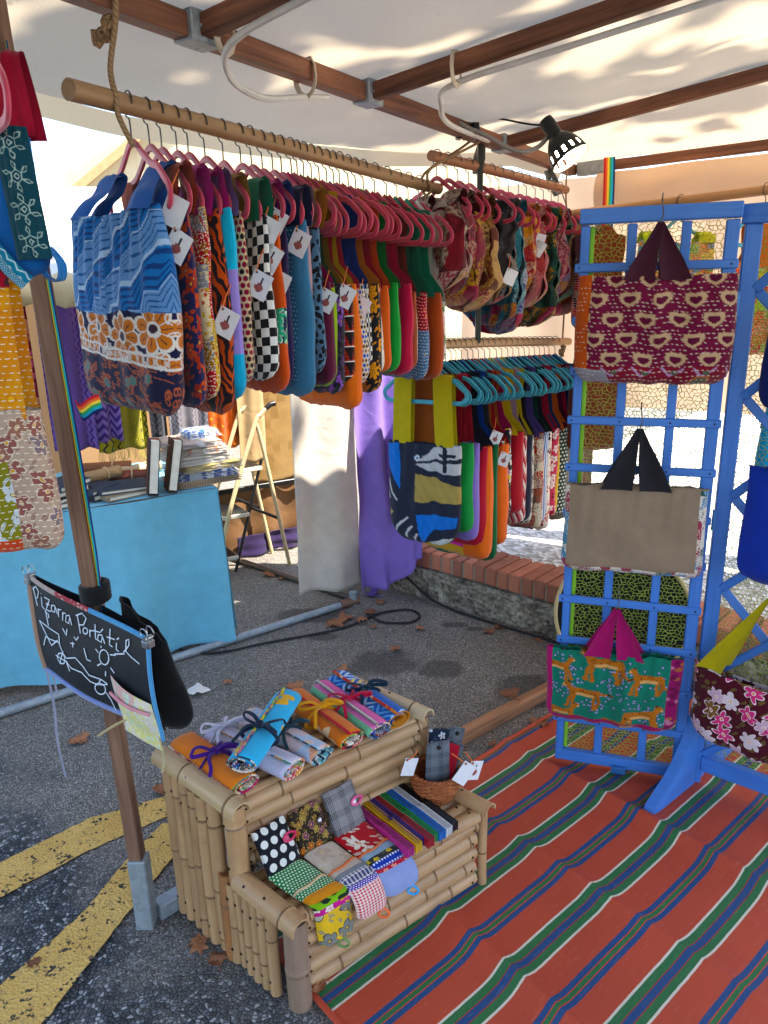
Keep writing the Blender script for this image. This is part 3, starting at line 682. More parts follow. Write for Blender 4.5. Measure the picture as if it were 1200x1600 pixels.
c = g.mix(n, cl('#b3a07c'), cl('#d9caa8')); c = g.mix(g.math('MULTIPLY', g.math('SUBTRACT', s, .5, clamp=True), 1.2, clamp=True), c, cl('#a08a66'))
MOCH = g.finish(c, .95, .1, bump=g.bump(n, .4, .02))
RB = Matrix.Rotation(.45, 3, 'Z'); bld = thing('gabled_building', 'sunlit ochre rendered building with sloping gable behind the stalls', 'building', (-4, 9.3, 0))
mb = MB(); poly = [(-7.5, 0), (3.5, 0), (3.5, 6.6), (-7.5, .9 + 0)]
M = Matrix(((1, 0, 0), (0, 0, 1), (0, 1, 0)))
mb.prism([(-6, 0), (5.5, 0), (5.5, 6.05), (0, 3.02), (-6, -.0)], 3.0, RB @ M, (-3.2, 9.0, 0)); sw('wall', mb, MOCH, bld, smooth=False)
mb = MB(); mb.beam(Vector((-3.2, 9.0, 0)) + RB @ Vector((-.42, -.06, 2.50)), Vector((-3.2, 9.0, 0)) + RB @ Vector((1.2, -.06, 3.75)), .16, .09); sw('gable_shadow_strip', mb, M_solid('#a98d66', .9, .1), bld, smooth=False)  # darker raised strip standing in for the diagonal shadow line on the gable wall

# ------------------------------------------------------------------ woven mat
MA = Vector((.76, .65, 0)); MBv = Vector((.65, -.76, 0))
def m_mat():
    g = NG('woven_plastic_mat'); x, y, _ = g.xyz(g.uv())                 # x along stripes, y across
    j = g.math('MULTIPLY', g.math('SUBTRACT', g.noise(g.comb(g.math('MULTIPLY', x, 60), g.math('MULTIPLY', y, 4), 0), 1, 1), .5), .0015)
    f = g.math('FRACT', g.math('MULTIPLY', g.math('ADD', g.math('ADD', y, 1.225), j), 1/.2467))
    R, B_, Gn, W, RD = cl('#b2442c'), cl('#1c4576'), cl('#27683c'), cl('#cfc6b2'), cl('#8a3830')
    # one period starts in the middle of a narrow blue green blue band
    S = [(0, Gn), (.020, R), (.034, B_), (.086, R), (.352, W), (.376, Gn), (.450, RD), (.463, B_), (.529, RD), (.542, Gn), (.612, W), (.636, R), (.914, B_), (.966, R), (.980, Gn)]
    c = g.ramp(f, S, 'CONSTANT')
    wv = g.math('MULTIPLY', g.math('GREATER_THAN', g.math('FRACT', g.math('ADD', g.math('MULTIPLY', x, 130), g.math('MULTIPLY', g.math('FLOOR', g.math('MULTIPLY', y, 220)), .5))), .5), .22)
    c = g.mix(wv, c, g.mix(.5, c, (.02, .015, .012))); c = g.mix(.4, c, g.ramp(g.noise(g.uv(), 3.5, 5), [(.3, (.75,)*3), (.7, (1.12,)*3)]), 'MULTIPLY')
    fl = g.noise(g.comb(g.math('MULTIPLY', x, 14), g.math('MULTIPLY', y, 320), 0), 1, 2); c = g.mix(g.math('MULTIPLY', g.math('GREATER_THAN', fl, .66), .10), c, (.6, .5, .42))
    thr = g.math('ADD', g.math('FRACT', g.math('MULTIPLY', y, 220)), wv)
    return g.finish(c, .55, .35, bump=g.bump(thr, .35, .0015))
mw = wav(21, 6, 4, 14)
A0, A1, B0, B1 = .72, 3.2, -1.478, 1.2
CREASE = (1.10, 1.455, 1.81, 2.17, 2.53, 2.9)
def matfn(u, v):
    a = A0 + u*(A1 - A0); b = B0 + v*(B1 - B0)
    k = sum(math.exp(-((a - c)/.035)**2)*(.015 if i % 2 else .019) for i, c in enumerate(CREASE))
    k += sum(math.exp(-((a - c - .004)/.008)**2)*.004 for c in CREASE)
    sh = sum(math.tanh((a - c)/.06)*(.0035 if i % 2 else -.0035) for i, c in enumerate(CREASE))
    return MA*a + MBv*(b + sh) + Vector((0, 0, .008 + k*(.7 + .3*math.sin(b*5)) + .003*mw(a, b)))
mat_o = thing('woven_mat', 'orange woven plastic mat with blue, green and white stripes', 'mat', MA*2 + MBv*(-.1))
mb = MB(); mb.grid(matfn, 420, 150, uvfn=lambda u, v: (A0 + u*(A1 - A0), B0 + v*(B1 - B0))); sw('mat_sheet', mb, m_mat(), mat_o)
mb = MB()
for fn in ([matfn(i/60, 0) + Vector((0, 0, .002)) for i in range(61)], [matfn(0, i/60) + Vector((0, 0, .002)) for i in range(61)]): mb.tube(fn, .008, 6, flat=.6)
sw('edge_binding', mb, M_solid('#b8472e', .7), mat_o)
# ------------------------------------------------------------------ bamboo display stand
SP, SU, SV = Vector((-.235, 1.31, 0)), Vector((.805, .594, 0)), Vector((-.74, .672, 0))
def Q(s, t, z): return SP + SU*s + SV*t + Vector((0, 0, z))
stand = thing('bamboo_stand', 'two step display stand made of split bamboo canes', 'display stand', Q(.29, .2, 0))
rg = random.Random(11); nails = MB()
def cane(a, b, r, m=None, arc=None, up=None, nail=None, name='cane'):
    a, b = Vector(a), Vector(b); d = b - a; L = d.length; n = max(6, int(L/.012)); ns = [rg.uniform(.03, .2)]
    while ns[-1] < L: ns.append(ns[-1] + rg.uniform(.13, .24))
    st_ = sorted(set([L*i/n for i in range(n+1)] + [min(max(q + e, 0), L) for q in ns for e in (-.007, -.003, 0, .003, .007)]))
    bow = rg.uniform(-.003, .003); x = d.normalized(); up = Vector(up) if up else (Vector((0, 0, 1)) if abs(x.z) < .8 else -SU)
    y = (up - x*up.dot(x)).normalized(); z = x.cross(y); mb = MB(); vs = []; uv = []; k = 14
    prof = []
    if arc:
        for j in range(k + 1): q = -arc/2 + arc*j/k; prof.append((math.cos(q), math.sin(q)))
        for j in range(k + 1): q = arc/2 - arc*j/k; prof.append((.80*math.cos(q), .80*math.sin(q)))
    else:
        for j in range(k): q = 2*PI*j/k; prof.append((math.cos(q), math.sin(q)))
    for s in st_:
        kk = min([abs(s - q) for q in ns]); rr = r*(1 + .075*math.exp(-((kk - .0035)/.0028)**2) - .02*math.exp(-(kk/.0018)**2))
        c = a + x*s + y*bow*math.sin(PI*s/L)
        for (cy, cz) in prof: vs.append(c + y*cy*rr + z*cz*rr); uv.append((s, math.atan2(cz, cy)*r))
    m_ = len(prof); fs = [(i*m_+j, i*m_+(j+1) % m_, (i+1)*m_+(j+1) % m_, (i+1)*m_+j) for i in range(len(st_)-1) for j in range(m_)]
    o = len(st_)*m_
    if not arc:                                         # hollow ends
        for e, s in ((0, 0), (len(st_)-1, L)):
            base = len(vs); sg = 1 if e == 0 else -1
            for (cy, cz) in prof: vs.append(a + x*s + y*cy*r*.72 + z*cz*r*.72); uv.append((s, 0))
            for (cy, cz) in prof: vs.append(a + x*(s + sg*.008) + y*cy*r*.66 + z*cz*r*.66); uv.append((s, 0))
            for j in range(m_):
                j2 = (j+1) % m_; fs.append((e*m_+j, e*m_+j2, base+j2, base+j)); fs.append((base+j, base+j2, base+m_+j2, base+m_+j))
            fs.append(tuple(base+m_+j for j in range(m_)))
    else: fs += [tuple(range(m_)), tuple(o - m_ + j for j in range(m_))]
    mb.add(vs, fs, 0, uv)
    for i in range(len(st_) - 1):                        # darker scar at each joint
        if min(abs((st_[i] + st_[i+1])/2 - q) for q in ns) < .0042:
            for j in range(m_): mb.mi[i*m_ + j] = 1
    ob = sw(name, mb, [m or M_BAM, M_NODE], stand)
    for (s, dr) in (nail or []):
        dr = Vector(dr).normalized(); c = a + x*(s*L) + dr*r*.99
        nails.lathe([(.0001, .0022), (.0030, .0018), (.0036, 0), (.0036, -.003)], 8, c, rot=dr.to_track_quat('Z', 'Y').to_matrix())
    return ob
M_NODE = M_bamboo('#5a4028', '#8f6e48')
F_, L_, U_ = -SV, -SU, Vector((0, 0, 1))
J = lambda k=.004: rg.uniform(-k, k)
for i, z in enumerate((.028, .070, .112, .153, .193)): cane(Q(.02 + J(), .012, z), Q(.572 + J(), .012, z + J(.002)), .0205 + J(.001), nail=[(.05, F_), (.96, F_)])
for i, t in enumerate((.005, .043, .084, .125, .165)): cane(Q(.02 + J(), t, .222), Q(.575 + J(), t, .222 + J(.002)), .0195 + J(.001), nail=[(.955, U_)])
for i, z in enumerate((.265, .303, .341, .379, .414)): cane(Q(.022 + J(), .20, z), Q(.575 + J(), .20, z + J(.002)), .0195 + J(.001), nail=[(.045, F_), (.965, F_)])
for i, t in enumerate((.215, .256, .297, .338, .379, .415)): cane(Q(.02 + J(), t, .424), Q(.572 + J(), t, .424 + J(.002)), .0195 + J(.001), nail=[(.05, U_)])
for i in range(6):
    t = .045 + i*.028; cane(Q(-.004 + J(), t, .004 + abs(J(.008))), Q(-.006 + J(), t + J(), .232 + J(.006)), .0145 + J(.001), nail=[(.82, L_), (.17, L_)])
for i in range(6):
    t = .232 + i*.036; cane(Q(-.004 + J(), t, .004 + abs(J(.01))), Q(-.004 + J(), t + J(), .438 + J(.004)), .0175 + J(.0012), nail=[(.86 if i % 2 else .9, L_), (.12, L_)])
cane(Q(-.004, .205, .004), Q(-.004, .205, .25), .019, M_bamboo('#8f5c34', '#b98252'), nail=[(.3, L_)])
cane(Q(.012, .178, .215), Q(.012, .182, .440), .0255, nail=[(.8, L_), (.28, L_)])
cane(Q(.018, -.008, .0), Q(.018, -.006, .238), .0275, M_BAMGREY, nail=[(.42, F_)], name='leg')
cane(Q(.588, -.006, .0), Q(.588, -.006, .235), .0125, nail=[], name='leg')
cane(Q(.59, .2, .0), Q(.59, .2, .435), .015, name='leg'); cane(Q(.59, .42, .0), Q(.59, .42, .435), .015, name='leg')
for i in range(5): cane(Q(.592, .04 + i*.034, .004), Q(.592, .04 + i*.034, .225), .0145)
for i in range(5): cane(Q(.592, .24 + i*.036, .004), Q(.592, .24 + i*.036, .435), .0155)
cane(Q(.0, .455, .452), Q(-.002, .125, .452), .027, M_bamboo('#9c7a50', '#d0b48a'), 3.5, (0, 0, 1), [(.45, L_ + U_*.9), (.6, L_ + U_*1.2), (.9, U_ + L_)], 'cap')
cane(Q(.575, .475, .452), Q(.578, .165, .452), .0235, M_bamboo('#a08763', '#d3bd98'), 3.4, (0, 0, 1), [(.55, U_)], 'cap')
cane(Q(.004, .165, .246), Q(.0, -.052, .246), .0265, None, 3.5, (0, 0, 1), [(.2, U_ + L_), (.5, U_ + L_*.5)], 'cap')
cane(Q(.586, .20, .246), Q(.588, -.03, .246), .0225, None, 3.3, (0, 0, 1), [(.6, U_)], 'cap')
sw('nails', nails, M_solid('#1d1712', .5, .4, .5), stand)['kind'] = 'stuff'

# ------------------------------------------------------------------ rolled craft pouches on the upper step
def roll(label, a, b, outer, inner, tie_c, flat=.68, r=.034, turns=1.9, edge=None, bow=.5, seed=0, pts=None):
    a, b = Vector(a), Vector(b); c0 = (a + b)/2; d = b - a; L = d.length; ang = math.atan2(d.y, d.x)
    o = thing('rolled_pouch', label, 'rolled pouch', c0, ang, 'rolled craft pouches on the bamboo stand')
    rr = random.Random(seed); wv_ = wav(seed + 50, 5, 20, 80); n = 56; m_ = 16; vs = []; uv = []; fs = []
    for i in range(m_ + 1):
        x = -L/2 + L*i/m_
        for j in range(n + 1):
            q = j/n; th = -1.25*PI + q*turns*2*PI; rad = r*(.34 + .66*q**.8)*(1 + .03*wv_(x*2, th*.05)); sq = 1 - .30*(abs(x) < .012)*0
            cx = rad*math.cos(th)*1.25; cz = rad*math.sin(th)*flat; cz = max(cz, -r*flat*.96)
            vs.append((x + .003*wv_(th*.08, x), cx, cz)); uv.append((x + seed, q*turns*.17))
    fs = [(i*(n+1)+j, i*(n+1)+j+1, (i+1)*(n+1)+j+1, (i+1)*(n+1)+j) for i in range(m_) for j in range(n)]
    mb = MB(); mb.add(vs, fs, 0, uv); ob = mb.build('cloth_roll', [outer, inner], o)
    md = ob.modifiers.new('thick', 'SOLIDIFY'); md.thickness = .0045; md.offset = -1; md.material_offset = 1; md.material_offset_rim = 1
    if edge:                                           # piped hem at the open flap
        mb = MB(); j = n; P = [vs[i*(n+1)+j] for i in range(m_+1)]; mb.tube([(p[0], p[1], p[2] + .002) for p in P], .004, 6); mb.build('hem', edge, o)
    xb = -L/2 + L*bow; mb = MB(); k = 26; P = [(xb + .004*math.sin(q*3), (r*1.29)*math.cos(q), (r*flat*1.05)*math.sin(q)) for q in [2*PI*i/k for i in range(k)]]
    mb.tube(P, .0065, 6, flat=.35, closed=True)
    T = Vector((xb, .004, r*flat + .006))
    for sg in (-1, 1):
        lp = [T, T + Vector((.012*sg + rr.uniform(-.01, .01), .022*sg, .016)), T + Vector((.03*sg, .044*sg + rr.uniform(-.01, .01), .014)), T + Vector((.022*sg, .05*sg, .002)), T + Vector((.004*sg, .022*sg, .004)), T]
        mb.tube(smooth_path(lp, 6), .0055, 6, flat=.55)
        tl = [T, T + Vector((-.015*sg, .026*sg, .006)), T + Vector((-.035*sg + rr.uniform(-.012, .012), .040*sg, -.006)), T + Vector((-.05*sg, .046*sg + rr.uniform(-.008, .004), -.02))]
        mb.tube(smooth_path(tl, 6), .005, 6, flat=.5)
    kn = [T + Vector((rr.uniform(-.008, .008), rr.uniform(-.008, .008), rr.uniform(-.002, .007))) for _ in range(6)]; mb.tube(smooth_path(kn, 4), .006, 6)
    mb.build('tie', tie_c, o); return o
mixy = F_patch(('#c24a6a', '#e0c9a8', '#37508a', '#d98b4a', '#5b8a5a'), .03, 1.0, '#efe0d0', False)
mixb = F_patch(('#22262e', '#cfc0a8', '#7a3b3b', '#3f5a7a'), .025, 2.0, '#e8d8c8', False)
lil = F_flor('#b9b3d0', ('#c9c3de', '#a9a3c8'), .09, None, None, 4.0)
Z1 = .468
roll('orange rolled pouch with purple bow, nearest the left end of the stand', Q(.062, .455, Z1), Q(.055, .19, Z1), F_plain('#dd7a2c'), mixy, F_plain('#4a2f78'), edge=F_patch(('#2c3550', '#b8443c', '#d8c8b0'), .012, 3.0), seed=1, bow=.52, turns=2.1)
roll('white and lilac rolled pouch lying under the light blue one', Q(.135, .44, Z1), Q(.165, .17, Z1), F_plain('#cbc8dc'), F_patch(('#c9485a', '#e6a13c', '#3f8a6a', '#e8d8c8', '#3a5aa0'), .022, 5.0), F_plain('#cfcbd8'), seed=2, r=.036, bow=.12)
roll('pale pink rolled pouch with zigzag end and dark green tie', Q(.245, .455, Z1), Q(.248, .175, Z1), F_flor('#d9c4c6', ('#dca58a', '#b9cbe0'), .11, None, None, 2.0), F_tri('#7fb5b8', '#1f2c44', '#e6e2da', .03), F_plain('#1e3640'), seed=3, r=.034, bow=.55)
roll('orange rolled pouch with mustard tie and red edge', Q(.392, .47, Z1), Q(.344, .185, Z1), F_flor('#dc7a34', ('#dc7a34', '#dc7a34', '#e8c8a0'), .12, None, None, 7.0), F_patch(('#20242c', '#7fa85a', '#c23a4a', '#e8e0d0'), .02, 6.0, '#efe0d0', False), F_plain('#d8962e'), edge=F_plain('#c0343a'), seed=4, r=.036)
roll('blue and pink rolled pouch with crimson bow and gingham edge', Q(.476, .465, Z1), Q(.422, .175, Z1), F_stripe(('#5d78c8', '#6a7fd0', '#7a4a6a', '#e07ab0', '#e58ab8', '#7ab890'), .20, PI/2), mixb, F_plain('#b3203e'), edge=F_ging('#1c1a1a', '#e8e2d8', .008), seed=5, r=.034)
roll('blue and yellow patchwork rolled pouch with black bow, at the right end', Q(.545, .48, Z1), Q(.492, .185, Z1), F_geo('#2a62b8', ('#e6d67a', '#78aee0', '#2a62b8', '#b8d0e8'), .07), F_plain('#b8742e'), F_plain('#142a3a'), edge=F_flor('#c23a34', ('#e8d8c0', '#d9862e'), .02), seed=6, r=.037)
roll('light blue rolled pouch laid across the others, tied in navy', Q(.325, .40, Z1 + .052), Q(.05, .20, Z1 + .052), F_flor('#5db4dc', ('#5db4dc', '#5db4dc', '#5db4dc', '#e0b050'), .10, None, None, 1.0), F_patch(('#e0a89a', '#24262c', '#d9d2c4', '#3f62a0'), .02, 8.0), F_plain('#16263a'), edge=F_patch(('#7fae4a', '#e0c84a', '#2a3a5a', '#b85a8a'), .012, 9.0, '#e9d9c0', False), seed=7, r=.036, bow=.62)

# ------------------------------------------------------------------ notebooks, wallets and fans on the lower step
def cloth_box(o, name, size, m, bev=.006):
    mb = MB(); mb.box((0, 0, 0), size, None, 0, bev); return mb.build(name, m, o)
def notebook(label, bl, br, tl, m, loopc, tilt=0, btn=None):
    bl, br, tl = Vector(bl), Vector(br), Vector(tl); x = (br - bl); W = x.length; x.normalize(); y = (tl - bl); y -= x*y.dot(x); H = y.length; y.normalize(); z = x.cross(y)
    o = thing('fabric_notebook', label, 'notebook', bl.lerp(br, .5), 0, 'cloth covered notebooks leaning on the riser')
    o.rotation_euler = Matrix((x, y, z)).transposed().to_euler()
    for k, dz in enumerate((.0, .011)):
        mb = MB(); mb.grid(lambda u, v: ((u-.5)*W*(1 - .02*math.sin(PI*v)), v*H + .001*math.sin(u*9), dz + .0055*(1 - (2*u-1)**6)*(1 - (2*v-1)**6)), 16, 16, uvfn=lambda u, v: (u*W, v*H))
        mb.grid(lambda u, v: ((u-.5)*W*(1 - .02*math.sin(PI*v)), v*H + .001*math.sin(u*9), dz - .0005), 16, 16, uvfn=lambda u, v: (u*W, v*H)); mb.build('cover', m, o)
    mb = MB(); mb.box((0, H/2, .0085), (W*.93, H*.93, .006), None, 0, .001); mb.build('pages', M_solid('#d8d0c0', .8), o)
    mb = MB(); T = Vector((W*.42, H*.55, .017)); mb.tube(smooth_path([T + Vector((.02, 0, -.006)), T + Vector((-.002, .008, .004)), T + Vector((-.018, .003, .004)), T + Vector((-.018, -.006, .004)), T + Vector((-.002, -.009, .004)), T + Vector((.02, -.002, -.006))], 5), .003, 6)
    mb.build('loop', loopc, o); mb = MB(); mb.lathe([(.0001, .004), (.006, .004), (.007, .001), (.007, 0)], 12, T + Vector((-.012, -.001, 0))); mb.build('button', M_solid(btn or '#d9c8c8', .3), o)
    return o
PINKP = M_solid('#d9588a', .5)
notebook('black notebook with big white polka dots and pink loop', Q(.038, .108, .268), Q(.128, .120, .268), Q(.036, .168, .352), F_dots('#14141c', ('#d8d6d0',), .027, .34), M_solid('#c8305c', .5), btn='#b83058')
notebook('dark notebook with brown and purple flower print and white button', Q(.136, .122, .268), Q(.222, .128, .268), Q(.140, .178, .352), F_flor('#2a2018', ('#8a6a42', '#6a3a5a', '#a8583a', '#8f7a4a'), .022, '#b8985f', '#7f6a3a', 2.0), M_solid('#3a2a1c'))
notebook('grey checked tweed notebook with a pink loop', Q(.232, .122, .268), Q(.325, .130, .268), Q(.236, .175, .362), F_tweed('#8f8a8c', '#1f2024', .0045), PINKP)

def wallet(label, bands, s0, s1, back, lip, low, mats, loopc, loop_s, skew=.0):
    # a limp cloth wallet lying on the shelf and hanging over its front edge; bands: list of (fraction, material index)
    o = thing('cloth_wallet', label, 'wallet', Q((s0 + s1)/2, .05, .25), 0, 'patchwork cloth wallets hanging over the shelf edge')
    W = (SU*(s1 - s0)).length; L1 = (Vector((0, back, .262)) - Vector((0, -.005, .256))).length
    P = smooth_path([Vector((0, back, .266)), Vector((0, back*.55, .257)), Vector((0, .014, .253)), Vector((0, -.016, .243)), Vector((0, lip*.9 - .014, (low + .25)/2)), Vector((0, lip - .014, low))], 8); n = len(P) - 1
    wv_ = wav(int(s0*1000), 5, 15, 60)
    def fn(dz):
        def f(u, v):
            k = v*n; i = min(int(k), n-1); p = P[i].lerp(P[i+1], k - i); e = (2*u-1); s = s0 + (s1 - s0)*u + skew*v
            rd = max(0, (v - .93)/.07); s = s + (.5 - u)*(s1 - s0)*.18*rd*rd
            nr = (Vector((0, 0, 1)) if v < .5 else Vector((0, -1, .2)))
            q = Q(s, p.y, p.z) + (Vector((0, 0, 1)) if v < .5 else -SV)*(dz*(1 - e**8) + .0015*wv_(u*.2, v*.2)); return q
        return f
    tot = .26
    def mi(u, v):
        for fr, m in bands:
            if v < fr: return m
        return bands[-1][1]
    for nm, dz in (('front_panel', .008), ('back_panel', .0)):
        mb = MB(); mb.grid(fn(dz), 18, 60, uvfn=lambda u, v: (u*W, v*tot), mifn=mi); sw(nm, mb, mats, o)
    mb = MB(); B = Q(s0 + (s1 - s0)*loop_s + skew, lip - .02, low); mb.tube(smooth_path([B, B + Vector((-.012, -.004, -.014)), B + Vector((.004, -.006, -.022)), B + Vector((.014, -.004, -.012)), B], 6), .003, 6); sw('loop', mb, loopc, o)
    mb = MB(); P2 = [fn(.011)(u, .30 + .02*math.sin(u*5)) for u in [i/8 for i in range(9)]]; mb.tube(P2, .0035, 6, flat=.5); sw('zip_tape', mb, M_solid('#d2b68a' if s0 < .1 else '#d8703a', .6), o)
    return o
wallet('green dotted wallet with leafy band and yellow flowered flap', [(.42, 0), (.50, 1), (.62, 2), (.68, 3), (1, 4)], .036, .132, .108, .0, .125,
       [F_dots('#1f7a3a', ('#d9e2cf',), .0075, .3), F_plain('#d0872e'), F_leo('#7fae3a', '#1c2a1c', .03), F_flor('#c24a8a', ('#e8d8c8', '#d0a040'), .03), F_flor('#e0b32c', ('#b8b4a0', '#d9d2c0', '#7a7a72'), .05, '#4a4438', '#8a8470', 3.0)], M_solid('#6a8a4a', .6), .6, .035)
wallet('beige wallet with purple dotted strip and red gingham flap', [(.36, 0), (.44, 1), (.53, 2), (.62, 3), (1, 4)], .137, .222, .114, -.022, .165,
       [F_flor('#c2b2a2', ('#c9baa9', '#b5a493'), .05), F_plain('#7a7e84'), F_ging('#3a3a6a', '#e2ddd5', .010), F_dots('#4a3a8a', ('#dcd2e6',), .007, .3), F_ging('#c24a52', '#e8dcd4', .0085)], M_solid('#e0622a', .5), .8, .020)
wallet('red flowered wallet with blue dotted strip and plain grey blue flap', [(.30, 0), (.38, 1), (.46, 2), (.54, 3), (.60, 4), (1, 5)], .228, .328, .122, -.026, .185,
       [F_flor('#b0262c', ('#e6dccb', '#b0262c'), .05, None, '#d8c8b8', 5.0), F_plain('#8fa6b8'), F_flor('#2a2c2a', ('#c8b03a', '#3a3a30'), .02), F_dots('#2a3f9a', ('#dcdce6',), .008, .33), F_flor('#b0203a', ('#e0a090', '#b0203a'), .02), F_plain('#8f9ac0')], M_solid('#2a9ad8', .5), .75, .006)

def fan(label, b, f, h, gl=.25):
    b, f = Vector(b), Vector(f); d = f - b; L = d.length; x = d.normalized()
    o = thing('folding_fan', label, 'fan', b.lerp(f, .5), 0, 'closed folding fans in a row')
    y = Vector((0, 0, 1)).cross(x).normalized(); z = x.cross(y); o.rotation_euler = Matrix((x, y, z)).transposed().to_euler()
    m = M_solid(h, gl, .5, 0, .03); M2 = M_solid('#%02x%02x%02x' % tuple(int(int(h[i:i+2], 16)*.8) for i in (1, 3, 5)), gl + .1, .5, 0, .03)
    for sg in (-1, 1):                                  # the two outer guards, wide at the head
        mb = MB(); pr = [(-L/2, -.004), (-L*.05, -.0075), (0, -.0105), (L/2, -.013), (L/2, .013), (0, .0105), (-L*.05, .0075), (-L/2, .004)]
        Mx = Matrix(((1, 0, 0), (0, 0, 1), (0, 1, 0)))
        mb.prism(pr, .0022, Mx, (0, sg*.0085 - .0011, 0)); mb.build('guard', m, o, smooth=False)
    for i in range(6):
        mb = MB(); mb.box((-L*.24, -.006 + i*.0024, 0), (L*.50, .0016, .009 + .001*(i % 2))); mb.build('stick', M2, o, smooth=False)
    mb = MB(); vs = []; 
    n = 14
    for i in range(n + 1):
        yy = -.0068 + .0136*i/n; dz = .0012*(i % 2); vs += [(0, yy, -.010 + dz), (0, yy, .0095 - dz*.6), (L/2 - .001, yy, -.0122 + dz), (L/2 - .001, yy, .0122 - dz*.6)]
    fs = [(4*i+1, 4*i+3, 4*i+7, 4*i+5) for i in range(n)] + [(4*i+2, 4*i+3, 4*i+7, 4*i+6) for i in range(n)] + [(4*i, 4*i+2, 4*i+6, 4*i+4) for i in range(n)]
    mb.add(vs, fs); mb.build('leaf', M2, o, smooth=False)
    mb = MB(); mb.tube([(-L*.44, -.011, 0), (-L*.44, .011, 0)], .0028, 8); mb.build('rivet', M_STEEL, o); return o
for h, a, b, w in (('#b02a78', (.352, .196), (.322, -.03), 'bright pink folding fan at the wallet end of the row'), ('#d8a41c', (.380, .190), (.347, -.03), 'yellow folding fan beside the pink one'), ('#3f2a78', (.398, .205), (.364, -.02), 'dark purple folding fan between yellow and red'),
                   ('#a01c2c', (.412, .184), (.380, -.036), 'red folding fan beside the purple one'), ('#1c8a48', (.436, .208), (.398, -.03), 'green folding fan in the middle of the row'), ('#1c6cc0', (.460, .208), (.418, -.034), 'glossy blue folding fan next to the white one'),
                   ('#d2d2d4', (.476, .19), (.442, -.032), 'white folding fan between blue and black'), ('#17171a', (.496, .192), (.464, -.030), 'black folding fan nearest the basket')):
    fan(w, Q(*a, .268), Q(*b, .262), h)

# ------------------------------------------------------------------ wicker basket with glasses cases
g = NG('wicker'); x, y, _ = g.xyz(g.uv()); w = g.noise(g.comb(g.math('MULTIPLY', x, 40), g.math('MULTIPLY', y, 300), 0), 1, 3)
M_WICK = g.finish(g.ramp(w, [(.25, cl('#5f2f18')), (.55, cl('#97522c')), (.8, cl('#bd7a48'))]), .6, .3)
bp = Q(.552, .118, .243); bas = thing('wicker_basket', 'small brown wicker basket on the lower step of the bamboo stand', 'basket', bp)
rb = random.Random(4); mb = MB()
for k in range(13):
    z = .004 + k*.0052; rad = .040 + .016*math.sin(min(k/10, 1)*PI/2)
    pts = [(rad*math.cos(q) + .0022*math.cos(q*14 + k*PI)*math.cos(q) + rb.uniform(-.0008, .0008), rad*math.sin(q) + .0022*math.cos(q*14 + k*PI)*math.sin(q), z + rb.uniform(-.0009, .0009)) for q in [2*PI*i/56 for i in range(56)]]
    mb.tube(pts, .0033, 6, closed=True)
mb.build('woven_side', M_WICK, bas); mb = MB()
for k in range(14):
    q = 2*PI*k/14; mb.tube([(.04*math.cos(q), .04*math.sin(q), 0), (.052*math.cos(q), .052*math.sin(q), .03), (.0565*math.cos(q), .0565*math.sin(q), .07)], .0028, 6)
mb.build('stake', M_WICK, bas); mb = MB(); mb.lathe([(.001, .003), (.041, .003)], 24); mb.build('base', M_WICK, bas)
mb = MB()
for ph in (0, 1):
    mb.tube([((.0565 + .002*math.cos(q*16 + ph*PI))*math.cos(q), (.0565 + .002*math.cos(q*16 + ph*PI))*math.sin(q), .072 + .003*math.sin(q*16 + ph*PI)) for q in [2*PI*i/90 for i in range(90)]], .0035, 6, closed=True)
mb.build('rim', M_WICK, bas)
@cached
def M_card(v=0):
    g = NG('price_card'); x, y, _ = g.xyz(g.uv())      # faint printed dancer with a red skirt
    dx = g.math('SUBTRACT', x, .5); dy = g.math('SUBTRACT', y, .42)
    d = g.math('ADD', g.math('MULTIPLY', dx, dx), g.math('MULTIPLY', g.math('MULTIPLY', dy, dy), 1.3)); n = g.noise(g.uv(), 9, 3)
    sk = g.math('LESS_THAN', g.math('ADD', d, g.math('MULTIPLY', g.math('SUBTRACT', n, .5), .12)), .042)
    bd = g.math('MULTIPLY', g.math('LESS_THAN', g.math('ABSOLUTE', g.math('SUBTRACT', dx, .03)), .045), g.math('LESS_THAN', g.math('ABSOLUTE', g.math('SUBTRACT', y, .68)), .13))
    base = g.mix(g.noise(g.uv(), 3, 2), cl('#c9c7cb'), cl('#d9d7d8'))
    if v == 0: base = g.mix(sk, base, g.mix(n, cl('#b0524a'), cl('#5a3a40'))); base = g.mix(bd, base, cl('#2a2a30'))
    return g.finish(base, .6, .3)
STR = M_solid('#cf6a2c', .8)
